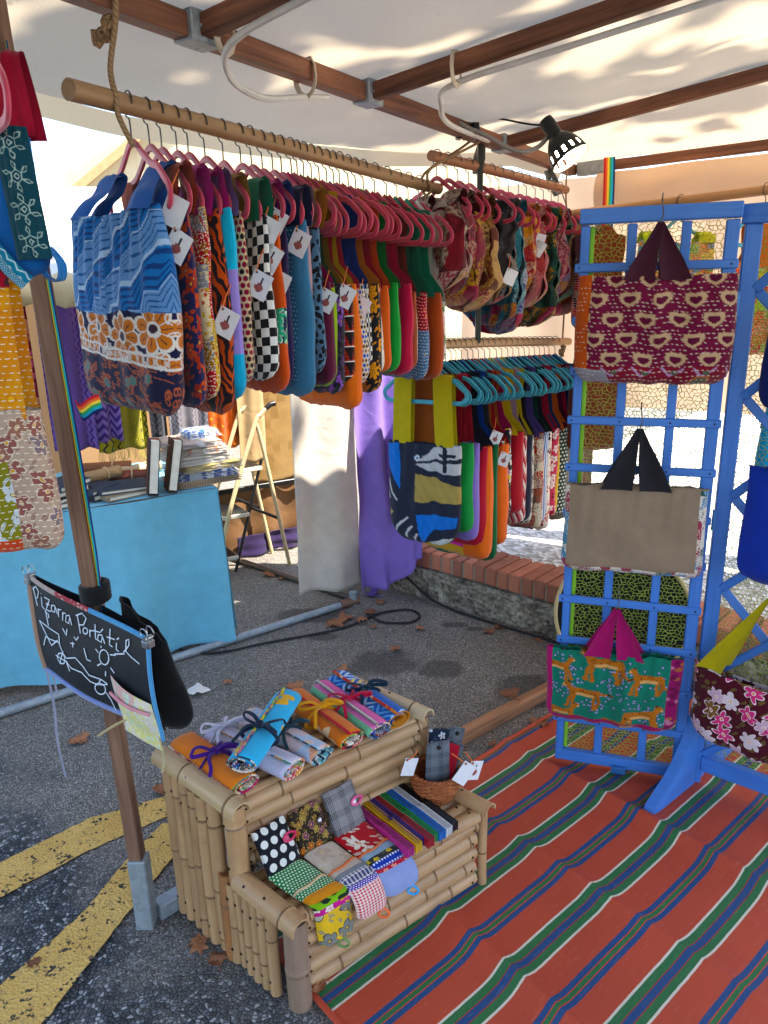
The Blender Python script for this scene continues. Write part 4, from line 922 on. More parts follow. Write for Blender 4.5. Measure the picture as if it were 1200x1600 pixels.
def price_tag(par, P, top, rz=0, s=.042, v=0, tilt=.7, local=True):
    # card hanging from an orange thread; P = card centre, top = where the thread is tied
    P, top = Vector(P), Vector(top); M = Matrix.Rotation(rz, 3, 'Z') @ Matrix.Rotation(tilt, 3, 'Y')
    mb = MB(); c = [(-.5, -.5), (.5, -.5), (.5, .5), (-.5, .5)]; fr = [P + M @ Vector((a*s, -.0005, b*s*1.25)) for a, b in c]; bk = [P + M @ Vector((a*s, .0005, b*s*1.25)) for a, b in c]
    mb.add(fr + bk, [(0, 1, 2, 3), (7, 6, 5, 4), (0, 4, 5, 1), (1, 5, 6, 2), (2, 6, 7, 3), (3, 7, 4, 0)], 0, [(0, 0), (1, 0), (1, 1), (0, 1)]*2)
    o = mb.build('price_tag', M_card(v), None, smooth=False)
    hole = P + M @ Vector((-.36*s, -.001, .5*s)); mb = MB(); mb.tube([top, (top + hole)/2 + Vector((.003, -.004, 0)), hole + Vector((0, -.002, 0)), hole], .0015, 5); t_ = mb.build('tag_thread', STR, o)
    mb = MB(); mb.tube([hole + M @ Vector((0, -.0012, 0)), hole + M @ Vector((0, .0012, 0))], .0028, 8); mb.build('eyelet', M_BLACK, o)
    o.parent = par
    if not local: o.matrix_parent_inverse = par.matrix_basis.inverted()
    return o
def case(label, P, rz, tilt, H, W, m, T=.012, snap=True, tagv=None):
    o = thing('glasses_case', label, 'glasses case', P, rz, 'cloth glasses cases standing in the basket'); o.rotation_euler = (tilt[0], tilt[1], rz)
    w_ = wav(int(H*1e4 + W*1e5), 5, 20, 60)
    def f(sg):
        def q(u, v):
            e = 2*u - 1; ww = W*(1 - .10*v); return (e*ww/2, sg*T/2*(1 - e**6)*(1 - .7*v**3) + .0012*w_(u*.2, v*.3), v*H - .002*e*e*(v > .9))
        return q
    for sg in (-1, 1): mb = MB(); mb.grid(f(sg), 12, 20, uvfn=lambda u, v: (u*W, v*H)); mb.build('cloth_side', m, o)
    mb = MB(); mb.grid(lambda u, v: ((2*u-1)*W*.9/2, (v-.5)*T*.3*(1 - (2*u-1)**6), H - .0015), 8, 2); mb.build('top_seam', m, o)
    if snap: mb = MB(); mb.tube([(0, -.003, H*.90), (0, -.0045 - T*.2, H*.90)], .0055, 12); mb.build('press_stud', M_BLACK, o)
    return o
TW = F_tweed('#70757c', '#1d2026', .004)
c1_ = case('grey checked glasses case with dark press stud at the front of the basket', Q(.535, .095, .262), .32, (-.08, .05), .155, .074, TW)
case('plain red glasses case between the grey checked ones', Q(.558, .108, .262), -.25, (-.06, .18), .145, .058, F_plain('#a81f30'), snap=False)
case('slim grey checked glasses case behind the red one', Q(.575, .118, .262), -.35, (-.05, .24), .145, .055, F_tweed('#787c84', '#26282e', .005), snap=False)
case('navy print glasses case at the back of the basket', Q(.572, .138, .262), .1, (-.12, .10), .158, .062, F_flor('#1f2838', ('#cfd2d8', '#3a4a6a'), .03), snap=False)
case('grey checked glasses case leaning to the right edge of the basket', Q(.592, .130, .262), .25, (-.08, .30), .160, .05, TW)
bas.scale = (1.14, 1.14, 1.12)
price_tag(bas, (-.062, -.035, .105), (-.043, -.036, .15), .5, .036, 1, .35); price_tag(bas, (.062, -.05, .095), (.035, -.03, .135), .45, .042, 1, .75); price_tag(bas, (.088, -.03, .088), (.066, -.02, .132), .55, .038, 0, .35)

# ------------------------------------------------------------------ timber batten at the mat edge, tissue, leaves
mb = MB(); mb.beam((.10, 2.195, .024), (1.05, 2.97, .024), .045, .045); tag(mb.build('timber_batten', M_BATTEN), 'square timber batten lying along the far edge of the mat', 'batten')
mb = MB(); wv_ = wav(31, 6, 20, 70)
mb.grid(lambda u, v: ((u-.5)*.10*(1 - .5*abs(v-.5)), (v-.5)*.07*(.7 + .5*math.sin(u*4)), .010 + .010*wv_(u*.1, v*.1) + .012*math.exp(-((u-.5)/.15)**2)), 20, 16)
o = mb.build('paper_tissue', M_solid('#d6d3cc', .9, .1), None, sharp=180); o.location = (-.774, 2.715, 0); o.rotation_euler = (0, 0, .2); tag(o, 'crumpled white paper tissue on the grey asphalt', 'tissue')
g = NG('dry_leaf'); n = g.noise(g.obj(), 35, 4); r = g.rand(); c = g.mix(g.math('ADD', g.math('MULTIPLY', r, .6), g.math('MULTIPLY', n, .4)), cl('#6a4130'), cl('#b9805a'))
M_LEAF = g.finish(c, .8, .2, translucent=.15, bump=g.bump(n, .4, .004))
def leaf(x, y, s, rz, label, seed, z=0.0):
    r_ = random.Random(seed); pts = []
    for (a, rr) in ((-90, .55), (-62, .62), (-40, .5), (-25, .85), (0, .62), (18, .98), (36, .6), (62, .95), (78, .66), (90, 1.1), (102, .66), (118, .95), (144, .6), (162, .98), (180, .62), (205, .85), (220, .5), (242, .62)):
        k = rr*(1 + r_.uniform(-.14, .14)); pts.append((k*math.cos(R_(a)), k*math.sin(R_(a))))
    mb = MB(); vs = [(0, 0, 0)]; rings = 5
    cv = r_.uniform(.3, .7); tw = r_.uniform(-.3, .3); sg = r_.choice((1, 1, -1))
    for k in range(1, rings + 1):
        for (px_, py_) in pts:
            q = k/rings; X, Y = px_*q, py_*q; vs.append((X*s, Y*s, s*(cv*sg*(X*X)*.7 + tw*X*Y + .12*math.sin(Y*5 + X*3) + .10*r_.uniform(-1, 1)*q)))
    zmin = min(v[2] for v in vs); vs = [(a, b, c_ - zmin + .002) for a, b, c_ in vs]; n_ = len(pts)
    fs = [(0, 1 + j, 1 + (j+1) % n_) for j in range(n_)] + [(1 + k*n_ + j, 1 + (k+1)*n_ + j, 1 + (k+1)*n_ + (j+1) % n_, 1 + k*n_ + (j+1) % n_) for k in range(rings-1) for j in range(n_)]
    mb.add(vs, fs); bl_ = vs[1 + (rings-1)*n_]; mb.tube([vs[0], (bl_[0], bl_[1], bl_[2]), (bl_[0] + .3*s*tw, bl_[1] - .45*s, .004)], .0012, 5)
    o = mb.build('dry_leaf', M_LEAF, None, sharp=180); o.location = (x, y, z); o.rotation_euler = (0, 0, rz); return tag(o, label, 'leaf', 'fallen dry leaves')
for i, (x, y, s, rz, z, lb) in enumerate(((-.483, 1.477, .034, 2.2, 0, 'pointed brown dry leaf by the left slats of the bamboo stand'), (-.43, 1.43, .031, .4, 0, 'broad brown dry leaf nearest the camera beside the bamboo stand'), (-1.127, 2.377, .045, 1.2, 0, 'curled brown dry leaf below the lower edge of the slate bag'),
        (-1.40, 2.66, .048, .5, 0, 'upright brown dry leaf caught against the grey tube'), (-.66, 4.01, .055, .3, 0, 'orange dry leaf on the ground under the stepladder'), (-.58, 3.95, .03, 2, 0, 'small dry leaf beside the stepladder'), (-.243, 3.326, .06, .8, 0, 'large pale dry leaf by the end of the black cable'),
        (-.20, 3.40, .05, 2.6, 0, 'dry leaf just behind the large pale one'), (-.122, 3.349, .040, 4.0, 0, 'dry leaf below the tail of the lilac cloth'), (-.075, 3.44, .042, 1.5, 0, 'dry leaf standing up beside the lilac cloth tail'), (-.03, 3.58, .038, .2, 0, 'dry leaf close to the foot of the low wall'),
        (-.06, 3.285, .022, 3, 0, 'tiny dry leaf left of the cable loop'), (.158, 3.248, .028, .1, 0, 'small dry leaf lying right of the cable loop'), (.035, 3.049, .034, 5, 0, 'dry leaf beside the large oil stain'), (.48, 3.197, .034, .6, 0, 'dry leaf in front of the brick wall, left of a pair'), (.537, 3.25, .028, 2, 0, 'dry leaf in front of the brick wall, right of a pair'),
        (.686, 3.11, .024, 4, 0, 'small dry leaf at the right end of the brick wall'), (-.667, 2.782, .026, 3.3, 0, 'small dry leaf right of the white tissue'), (-.378, 2.728, .045, .4, 0, 'brown dry leaf behind the rolled pouches, left one'), (-.19, 2.87, .034, 1.4, 0, 'dry leaf lying beyond the far end of the bamboo stand'), (.468, 2.549, .05, .7, .046, 'long dry leaf lying on the timber batten'),
        (.56, 2.43, .045, 2.8, 0, 'dry leaf on the mat side of the batten'), (-.732, 2.083, .048, .5, 0, 'brown dry leaf on the tip of the yellow line'), (-.871, 1.429, .022, 1, .004, 'small reddish leaf on the yellow line'), (-.175, 1.335, .032, 2.0, .02, 'folded dry leaf on the corner of the mat by the bamboo leg'),
        (.365, 2.287, .022, 1.2, .01, 'little dry leaf beside the batten behind the basket'))):
    leaf(x, y, s, rz, lb, 100 + i, z)
# ------------------------------------------------------------------ blue folding lattice screen
g = NG('blue_painted_wood'); u = g.uv(); x, y, _ = g.xyz(u); n = g.noise(g.comb(g.math('MULTIPLY', x, 5), g.math('MULTIPLY', y, 90), 0), 1, 4); m = g.noise(g.pos(), 7, 4)
c = g.mix(m, cl('#2f63b4'), cl('#4a86d6')); c = g.mix(g.math('MULTIPLY', g.math('GREATER_THAN', g.noise(g.pos(), 48, 4, .7), .70), .5), c, cl('#23406e'))
M_BLUE = g.finish(g.mix(.5, c, g.ramp(n, [(.3, (.72,)*3), (.7, (1.1,)*3)]), 'MULTIPLY'), .45, .4, bump=g.bump(n, .22, .002))
g = NG('lime_net'); c = g.mix(g.noise(g.pos(), 20, 3), cl('#7f9a2c'), cl('#c2cc62')); M_NET = g.finish(c, .7, .3, translucent=.3)
SA, SD = Vector((.562, 2.19, 0)), Vector((.9494, -.314, 0)); SN = Vector((-.314, -.9494, 0))          # left leaf: origin, along, towards the viewer
screen = thing('lattice_screen', 'bright blue two leaf wooden lattice screen backed with lime green net', 'folding screen', SA + SD*.42)
def SP1(s, z, off=0.0): return SA + SD*s + SN*off + Vector((0, 0, z))
def slat(a, b, w, h, name='slat', up=SN, bev=.003): mb = MB(); mb.beam(a, b, h, w, up, 0, bev); return sw(name, mb, M_BLUE, screen)
LW = .40
slat(SP1(.012, .045), SP1(.012, 1.712), .022, .024, 'stile'); slat(SP1(LW - .016, .045), SP1(LW - .016, 1.712), .022, .034, 'stile')
slat(SP1(-.004, 1.735), SP1(LW + .004, 1.735), .036, .040, 'top_rail'); slat(SP1(.0, .045), SP1(LW, .045), .026, .038, 'bottom_rail')
for s in (.135, .272): slat(SP1(s, .064), SP1(s, 1.713), .008, .025, 'upright_slat')
zs = [.1865 + i*.1415 for i in range(11)]
for z in zs: slat(SP1(-.012, z, .0105), SP1(LW + .006, z, .0105), .013, .024, 'cross_slat')
for s, z in ((.2, .038),): mb = MB(); mb.box(SP1(.205, .028, .026), (.045, .006, .024), Matrix.Rotation(math.atan2(SD.y, SD.x), 3, 'Z'), bev=.002); sw('hinge', mb, M_solid('#3a76b8', .3, .5, .4), screen)
mb = MB()
for z in zs:
    for s in (.0, LW - .012, .135, .272): mb.tube([SP1(s, z, .0165), SP1(s, z, .0182)], .0032, 7)
sw('screw_heads', mb, M_solid('#1c2f52', .5, .4, .3), screen)['kind'] = 'stuff'
def net(P, W, z0, z1, seed, name='net'):
    rg = random.Random(seed); cs = .0130; nx = int(W/cs) + 1; nz = int((z1 - z0)/(cs*.866)) + 1; nodes = {}; mb = MB()
    def nd(i, j, k):                                   # honeycomb nodes, strongly jittered
        key = (i, j, k)
        if key not in nodes:
            a = (i + .5*(j % 2))*cs; b = j*cs*.866
            ox, oz = (0, cs*.29) if k == 0 else (0, -cs*.29); r = cs*.34
            nodes[key] = (min(max(a + ox + rg.uniform(-r, r), 0), W), min(max(z0 + b + oz + rg.uniform(-r, r), z0), z1), rg.uniform(-.003, .003))
        return nodes[key]
    E = []
    for j in range(nz + 1):
        for i in range(nx + 1):
            A = nd(i, j, 0); E.append((A, nd(i, j, 1))) if False else None
            # upper node of this cell joins lower nodes of the two cells above and its own vertical partner
            ip = i + (j % 2)
            E.append((nd(i, j, 0), nd(ip, j+1, 1))); E.append((nd(i, j, 0), nd(ip - 1, j+1, 1))); E.append((nd(i, j, 0), nd(i, j, 1))) if rg.random() < .96 else None
    t = .0009
    for (a, b) in E:
        p, q = P(*a), P(*b); d = q - p
        if d.length < 1e-4: continue
        d.normalize(); nn = P(0, 1, .01) - P(0, 1, 0); nn.normalize(); s = d.cross(nn).normalized(); tt = t*rg.uniform(.7, 1.5)
        vs = [p + s*tt, p - s*tt*.6 + nn*tt, p - s*tt*.6 - nn*tt, q + s*tt, q - s*tt*.6 + nn*tt, q - s*tt*.6 - nn*tt]
        mb.add(vs, [(0, 1, 4, 3), (1, 2, 5, 4), (2, 0, 3, 5)])
    o = sw(name, mb, M_NET, screen, smooth=False); o['kind'] = 'stuff'; return o
net(lambda s, z, o: SP1(s, z, -.016 + o), LW, .05, 1.72, 3)
mb = MB(); mb.beam(SP1(.030, .05, -.014), SP1(.030, 1.71, -.014), .012, .006, SN); sw('net_edge', mb, M_solid('#86c024', .6), screen)
RA, RD = Vector((1.0, 2.068, 0)), Vector((.76, -.65, 0)); RN = Vector((-.65, -.76, 0))
def SP2(s, z, off=0.0): return RA + RD*s + RN*off + Vector((0, 0, z))
RW2 = .46
slat(SP2(-.018, .0), SP2(-.018, 1.70), .034, .042, 'stile'); slat(SP2(RW2, .03), SP2(RW2, 1.70), .034, .042, 'stile')
slat(SP2(-.045, 1.725), SP2(RW2 + .03, 1.725), .042, .050, 'top_rail'); slat(SP2(.004, .082), SP2(RW2 - .022, .082), .030, .055, 'bottom_rail')
for k in range(-4, 12):                                # crossed diagonal slats
    for sg in (1, -1):
        z0 = .11 + k*.285 if sg > 0 else .11 + k*.285
        s_a, z_a, s_b, z_b = (0.004, z0, RW2 - .022, z0 + sg*(RW2 - .026)*1.0)
        lo, hi = .112, 1.698
        def clip(sa, za, sb, zb):
            pts = [(sa, za), (sb, zb)]
            if za > zb: pts = pts[::-1]
            (s0, q0), (s1, q1) = pts
            if q1 <= lo + .03 or q0 >= hi - .03: return None
            if q0 < lo: f = (lo - q0)/(q1 - q0); s0, q0 = s0 + (s1 - s0)*f, lo
            if q1 > hi: f = (hi - q0)/(q1 - q0); s1, q1 = s0 + (s1 - s0)*f, hi
            return s0, q0, s1, q1
        r = clip(s_a, z_a, s_b, z_b)
        if r: slat(SP2(r[0], r[1], .006 if sg > 0 else -.004), SP2(r[2], r[3], .006 if sg > 0 else -.004), .009, .026, 'diagonal_slat')
net(lambda s, z, o: SP2(s, z, -.020 + o), RW2 - .03, .11, 1.69, 4)
# curved foot under the hinge post
mb = MB(); FD = Vector((-.77, -.64, 0)); base = SP2(-.018, 0); prof = [(.02, .0), (.02, .30), (.045, .24), (.075, .175), (.115, .125), (.165, .085), (.215, .058), (.255, .035), (.268, .018), (.262, .003), (.21, .0)]
side = Vector((-FD.y, FD.x, 0)); Mx = Matrix((FD, Vector((0, 0, 1)), side)).transposed()
mb.prism(prof, .032, Mx, base - side*.016); sw('foot', mb, M_BLUE, screen, smooth=False)
mb = MB(); mb.prism([(-a, b) for a, b in prof][::-1], .032, Mx, base - side*.016); sw('foot', mb, M_BLUE, screen, smooth=False)
for i, z in enumerate((.35, .9, 1.5)): mb = MB(); mb.tube([SP1(LW + .012, z - .03, .014), SP1(LW + .012, z + .03, .014)], .006, 8); sw('hinge', mb, M_solid('#3a76b8', .3, .5, .4), screen)

# ------------------------------------------------------------------ cloth bags
def body_fn(W, H, D, seed, rc=.05, wr=.005, top=.45, taper=0.0, fold=.004, sag=.0, flare=0.0, pw=5.0, crump=0.0):
    w1_ = wav(seed*7 + 1, 8, 7, 38); w2_ = wav(seed*7 + 2, 5, 3, 14); wr = wr*1.7; rg = random.Random(seed); ph = rg.uniform(0, 6); kf = rg.uniform(26, 44)
    def f(e, v, sg):
        d = max(0.0, v*H - (H - rc)); w = W/2*(1 - taper*(1 - v) + flare*math.sin(PI*v)) - (rc - math.sqrt(max(rc*rc - min(d, rc)**2, 0)))
        op = top + (1 - top)*min(v/.45, 1)**.7
        if v > .86: op *= math.sqrt(max(0, 1 - ((v - .86)/.14)**2))
        pr = max(0.0, 1 - abs(e)**pw)**.5*op
        x = e*w + .008*w2_(v*H*2.5, 1.0)*(1 if e > 0 else -1); z = -v*H - sag*(1 - e*e)*(1 - v) + .007*w2_(e*W*4, 9.0)
        y = sg*D/2*pr + (wr*w1_(e*W, v*H + sg) + fold*math.sin(e*kf*W*2 + ph + v*2)*(1 - v)**1.5)*min(1.0, (1 - abs(e))*6)*sg
        y += (.007 + crump*.9)*w2_(v*H*3 + 5, e*W*3) * min(1, v*5)
        if crump:
            y += sg*crump*(abs(math.sin(e*8 + ph + 2.2*w2_(v*H*3, e) + v*3.5)) - .5)*(1 - e**6)*min(1, v*4 + .3); x += crump*.9*w2_(v*H*7 + 2, sg*.4 + 3)*min(1, v*5)
        return (x, y, z)
    return f
def make_body(parent, f, W, H, mats, mifn=None, nu=26, nv=30, paint=None, name='cloth_body', uvs=1.0, uo=(0, 0)):
    mb = MB(); ev = [math.sin(PI/2*(2*i/nu - 1)) for i in range(nu + 1)]              # finer towards the side folds
    mid = [f(e, .5, -1) for e in ev]; al = [0.0]
    for a, b in zip(mid[:-1], mid[1:]): al.append(al[-1] + math.hypot(b[0]-a[0], b[1]-a[1]))
    al = [a - al[-1]/2 for a in al]                                                   # print follows the cloth round the fold
    for sg in (-1, 1):
        vs = []; uv = []; fs = []
        for j in range(nv + 1):
            for i in range(nu + 1):
                vs.append(f(ev[i], j/nv, sg)); uv.append((al[i]*uvs + uo[0] + (1.3 if sg > 0 else 0), -j/nv*H*uvs + uo[1]))
        for j in range(nv):
            for i in range(nu):
                a = j*(nu+1) + i; q = (a, a+1, a+nu+2, a+nu+1); fs.append(q if sg < 0 else q[::-1])
        o = len(mb.f); mb.add(vs, fs, 0, uv)
        if mifn:
            for q in range(len(fs)):
                j, i = divmod(q, nu); mb.mi[o + q] = mifn((ev[i] + ev[i+1])/2, (j + .5)/nv, sg)
    if paint:
        n1 = (nu+1)*(nv+1); E_ = np.array([al[k % (nu+1)] for k in range(n1)]*2); V_ = np.array([-(k // (nu+1))/nv*H for k in range(n1)]*2)
        S_ = np.array([-1]*n1 + [1]*n1); c = np.ones((2*n1, 4)); c[:, :3] = paint(E_*(W/(2*abs(al[0]))), V_, S_); mb.cols = c
    ob = mb.build(name, mats, parent, sharp=180)
    hm = MB(); hm.tube([Vector(f(e, 0, -1)) + Vector((0, 0, -.001)) for e in ev[::max(1, nu//26)]], .0026, 5)
    if not paint: hm.build('hem', mats[0] if isinstance(mats, (list, tuple)) else mats, parent)
    return ob
def strap_band(parent, pts, w, m, name='strap', wf=None, rollk=.0, k=7, xdir=(1, 0, 0)):
    P = smooth_path(pts, k); n = len(P); vs = []; uv = []; L = 0; nw = 6; X = Vector(xdir)
    for i, p in enumerate(P):
        if i: L += (P[i] - P[i-1]).length
        ww = w if wf is None else w*wf(i/(n-1)); t = (P[min(i+1, n-1)] - P[max(i-1, 0)]).normalized(); nr = X.cross(t).normalized()
        for j in range(nw + 1):
            e = j/nw - .5; vs.append(p + X*e*ww + nr*(rollk*(e*e*4 - .5)*ww + .0016*math.sin(j*2.6 + i*.15) + .0016*math.sin(j*1.1 + i*.25 + ww*90))); uv.append((e*ww, L))
    mb = MB(); mb.add(vs, [(i*(nw+1)+j, i*(nw+1)+j+1, (i+1)*(nw+1)+j+1, (i+1)*(nw+1)+j) for i in range(n-1) for j in range(nw)], 0, uv)
    o = mb.build(name, m, parent, sharp=180); return o
def hanger_mesh(kind):
    o = thing('clothes_hanger', '', 'hanger'); zA = -.072
    def outline():
        h = [(.0, zA), (.02, zA - .005), (.06, zA - .030), (.10, zA - .052), (.125, zA - .058), (.145, zA - .071), (.162, zA - .085), (.178, zA - .098), (.186, zA - .115), (.178, zA - .134), (.158, zA - .143), (.12, zA - .144), (.0, zA - .144)]
        return h + [(-x, z) for x, z in h[::-1][1:-1]]
    P = smooth_path([(x, 0, z) for x, z in outline() + outline()[:1]], 4)[:-1]; mb = MB(); mb.tube(P, .0085, 8, closed=True, flat=.55, ref=(0, 1, 0)); mb.build('frame', kind, o)
    mb = MB(); a = [(0, 0, zA), (0, 0, zA + .02), (-.004, 0, zA + .035)] + [(.0245*math.sin(q) - .003, 0, .0245*math.cos(q)*1.0) for q in [PI + .15 - i*(4.1/14) for i in range(15)]]
    mb.tube(smooth_path([(0, 0, zA), (0, 0, zA + .03), (-.002, 0, zA + .045)] + [(-.0255*math.sin(q), 0, .0255*math.cos(q)) for q in [PI*.92 - i*(PI*1.45/12) for i in range(13)]], 3), .0019, 6); mb.build('hook', M_WIRE, o)
    return o
@cached
def M_velvet(h):
    g = NG('hanger_plastic'); n = g.noise(g.obj(), 22, 3); r = g.rand(); c = g.mix(1, cl(h), g.ramp(n, [(.3, (.8,)*3), (.7, (1.1,)*3)]), 'MULTIPLY'); c = g.mix(.5, c, g.ramp(r, [(0, (.8,)*3), (1, (1.15,)*3)]), 'MULTIPLY')
    return g.finish(c, .5, .35, sheen=.3)
H_PINK = hanger_mesh(M_velvet('#bf3350')); H_TEAL = hanger_mesh(M_velvet('#2f93a8')); used = {}
def hang(kind, P, rz, label, group):
    src = H_PINK if kind == 'pink' else H_TEAL
    o = src if kind not in used else copy_tree(src); used[kind] = 1
    o.location = P; hr = random.Random(label); o.rotation_euler = (0, hr.uniform(-.05, .07), rz); tag(o, label, 'hanger', group); return o

def bag_tank(P, rz, label, body, strap, seed, W=.37, H=.41, D=.05, top=-.205, group='cloth bags on the front rod', mats=None, mifn=None, wr=.005, sx=.148, sw_=.085, tags=(), paint=None, res=(26, 30), off=(0, 0), fold=.004, rc=.06, sag=.012, flare=.03, cat='bag', strap2=None, name='cloth_bag', crump=0.0):
    o = thing(name, label, cat, P, rz, group); zA = -.072
    ox, oy = off
    f0 = body_fn(W, H, D, seed, rc, wr, .5, 0, fold, sag, flare, crump=crump)
    f = lambda e, v, sg: (f0(e, v, sg)[0] + ox, f0(e, v, sg)[1] + oy, f0(e, v, sg)[2] + top)
    make_body(o, f, W, H, mats or body, mifn, res[0], res[1], paint)
    for s in (-1, 1):
        zt = zA - .064
        for sg in (-1, 1):
            x1 = s*(W/2 - sw_*.62); strap_band(o, [(s*sx, sg*.0005, zt + .010), (s*sx, sg*.013, zt + .002), (s*sx + ox*.3, sg*.017 + oy*.3, zt*.6 + top*.4), (s*(sx*.4 + abs(x1)*.6) + ox*.7, sg*.020 + oy*.7, zt*.3 + top*.7), (x1 + ox, sg*(D*.28) + oy, top - .012)], sw_, (strap2 or strap) if sg > 0 else strap, wf=lambda t: 1.0 + .10*t, rollk=.08)
    for (tx, tz, v, rzz) in tags: price_tag(o, (W/2 + .022, -D*.3 - .02, tz), (W/2 + .004, -D*.2, tz + .08), .75, .048, v, rzz)
    return o
def bag_single(P, rz, label, body, strap, seed, W=.31, H=.31, D=.055, top=-.355, group='cloth bags on the front rod', mats=None, mifn=None, wr=.004, tags=(), rc=.05, cat='bag', name='cloth_bag', tent=.095, gus=None):
    o = thing(name, label, cat, P, rz, group); zA = -.072
    f0 = body_fn(W, H, D, seed, rc, wr, .55, 0, .003, .004, .0, 9.0); f = lambda e, v, sg: (f0(e, v, sg)[0], f0(e, v, sg)[1], f0(e, v, sg)[2] + top)
    make_body(o, f, W, H, mats or body, mifn, 20, 24)
    for sg in (-1, 1):                                  # broad strap tented over the hanger and running down to the body
        rows = [(.002, zA + .013), (.02, zA + .006), (.05, zA - .010), (tent, zA - .036), (tent*1.02, zA - .09), (tent*.85, zA - .17), (tent*.95, (zA - .17 + top)/2), (W/2*.92, top + .012), (W/2*.96, top - .012)]
        vs = []; uv = []; nw = 10; wv_ = wav(seed + 9, 4, 10, 50)
        for i, (hw, z) in enumerate(rows):
            for j in range(nw + 1):
                e = 2*j/nw - 1; droop = abs(e)*(.0 if i > 2 else hw*.38); yy = sg*(.0105 + .004*min(i, 4)/4 + (D*.25 - .01)*max(0, i - 4)/4 + .003*wv_(e*hw*3, z*3)*(i > 2))
                vs.append((e*hw, yy, z - droop if i <= 3 else z)); uv.append((e*hw, z))
        mb = MB(); mb.add(vs, [(i*(nw+1)+j, i*(nw+1)+j+1, (i+1)*(nw+1)+j+1, (i+1)*(nw+1)+j) for i in range(len(rows)-1) for j in range(nw)], 0, uv); mb.build('strap', strap, o, sharp=180)
    for (tx, tz, v, rzz) in tags: price_tag(o, (W/2 + .020, -D*.3 - .02, tz), (W/2 + .003, -D*.2, tz + .08), .75, .046, v, rzz)
    return o
@cached
def F_scrap(cols, s, seed):                          # soft printed scraps: warped patches with flower sprigs
    g = NG('cloth_scraps'); u = g.vmath('ADD', g.uv(), (seed*1.13, seed*.71, 0)); u = g.vmath('ADD', u, g.scale(g.vmath('SUBTRACT', g.noise(u, 9, 3, .5, 0, True), (.5, .5, .5)), .07))
    v = g.voro(u, 1/s, rnd=1.0); h = g.xyz(v['Color']); k = len(cols)
    base = g.ramp(h[0], [(i/k, cl(x)) for i, x in enumerate(cols)], 'CONSTANT'); alt = g.ramp(h[1], [(i/k, cl(x)) for i, x in enumerate(cols[1:] + cols[:1])], 'CONSTANT')
    w = g.voro(u, 5.5/s); an = g.xyz(g.vmath('SUBTRACT', u, w['Position'])); pe = g.math('ADD', .22, g.math('MULTIPLY', g.math('ABSOLUTE', g.math('COSINE', g.math('MULTIPLY', g.math('ARCTAN2', an[1], an[0]), 2.5))), .24))
    c = g.mix(g.math('MULTIPLY', g.math('LESS_THAN', w['Distance'], pe), .8), base, alt); n = g.noise(u, 3.2/s, 4, .7)
    c = g.mix(g.math('MULTIPLY', g.math('GREATER_THAN', n, .60), .7), c, g.mix(.5, alt, cl('#3a2422'))); c = g.mix(.55, c, g.ramp(g.noise(g.uv(), 26, 4, .7), [(.32, (.45,)*3), (.62, (1.05,)*3)]), 'MULTIPLY'); c = g.mix(1, c, (.62, .55, .55), 'MULTIPLY')
    return fabric_end(g, c, 0.0, .6)
def short(lb, n=11): return ' '.join(lb.split(',')[0].split()[:n])
PHI = R_(53)
HX = Vector((math.cos(PHI), -math.sin(PHI), 0))
def rodpt(a, b, t): return a.lerp(b, t)

# painters for the large prints -------------------------------------------------
def seg_d(X, Z, pts):
    d = np.full(X.shape, 9.0)
    for (a, b), (c_, e) in zip(pts[:-1], pts[1:]):
        L = (c_-a)**2 + (e-b)**2 + 1e-12; t = np.clip(((X-a)*(c_-a) + (Z-b)*(e-b))/L, 0, 1); d = np.minimum(d, np.hypot(X - a - t*(c_-a), Z - b - t*(e-b)))
    return d
def inpoly(X, Z, poly):
    r = np.zeros(X.shape, bool); n = len(poly)
    for i in range(n):
        (x0, z0), (x1, z1) = poly[i], poly[(i+1) % n]
        if z0 != z1: r ^= ((z0 > Z) != (z1 > Z)) & (X < (x1 - x0)*(Z - z0)/(z1 - z0) + x0)
    return r
class Paint:
    def __init__(s, X, Z, base): s.X, s.Z = X, Z; s.c = np.tile(np.array(cl(base)), (len(X), 1))
    def fill(s, m, h): s.c[m] = cl(h)
    def poly(s, pts, h, out=None, ow=.003):
        if out: s.fill(seg_d(s.X, s.Z, list(pts) + [pts[0]]) < ow, out)
        s.fill(inpoly(s.X, s.Z, pts), h)
    def line(s, pts, w, h): s.fill(seg_d(s.X, s.Z, pts) < w/2, h)
    def ell(s, cx, cz, a, b, h, ang=0.0, ring=None):
        dx, dz = s.X - cx, s.Z - cz; p, q = dx*math.cos(ang) + dz*math.sin(ang), -dx*math.sin(ang) + dz*math.cos(ang); d = (p/a)**2 + (q/b)**2
        s.fill(d < 1, h) if ring is None else s.fill((d < 1) & (d > ring), h)
    def flower(s, cx, cz, R, n, fill, out, core, rot=0.0, ow=.22):
        dx, dz = s.X - cx, s.Z - cz; r = np.hypot(dx, dz); a = np.arctan2(dz, dx) + rot; k = R*(.70 + .30*np.abs(np.cos(a*n/2))**.6)
        s.fill(r < k, out); s.fill(r < k - R*ow*.6, fill); s.fill((np.abs(np.cos(a*n/2)) < .16) & (r < k*.95), out); s.fill(r < R*.30, out); s.fill(r < R*.20, core)
        vein = (np.abs(np.sin(a*n/2)) < .12) & (r > R*.34) & (r < k*.72); s.fill(vein, core)

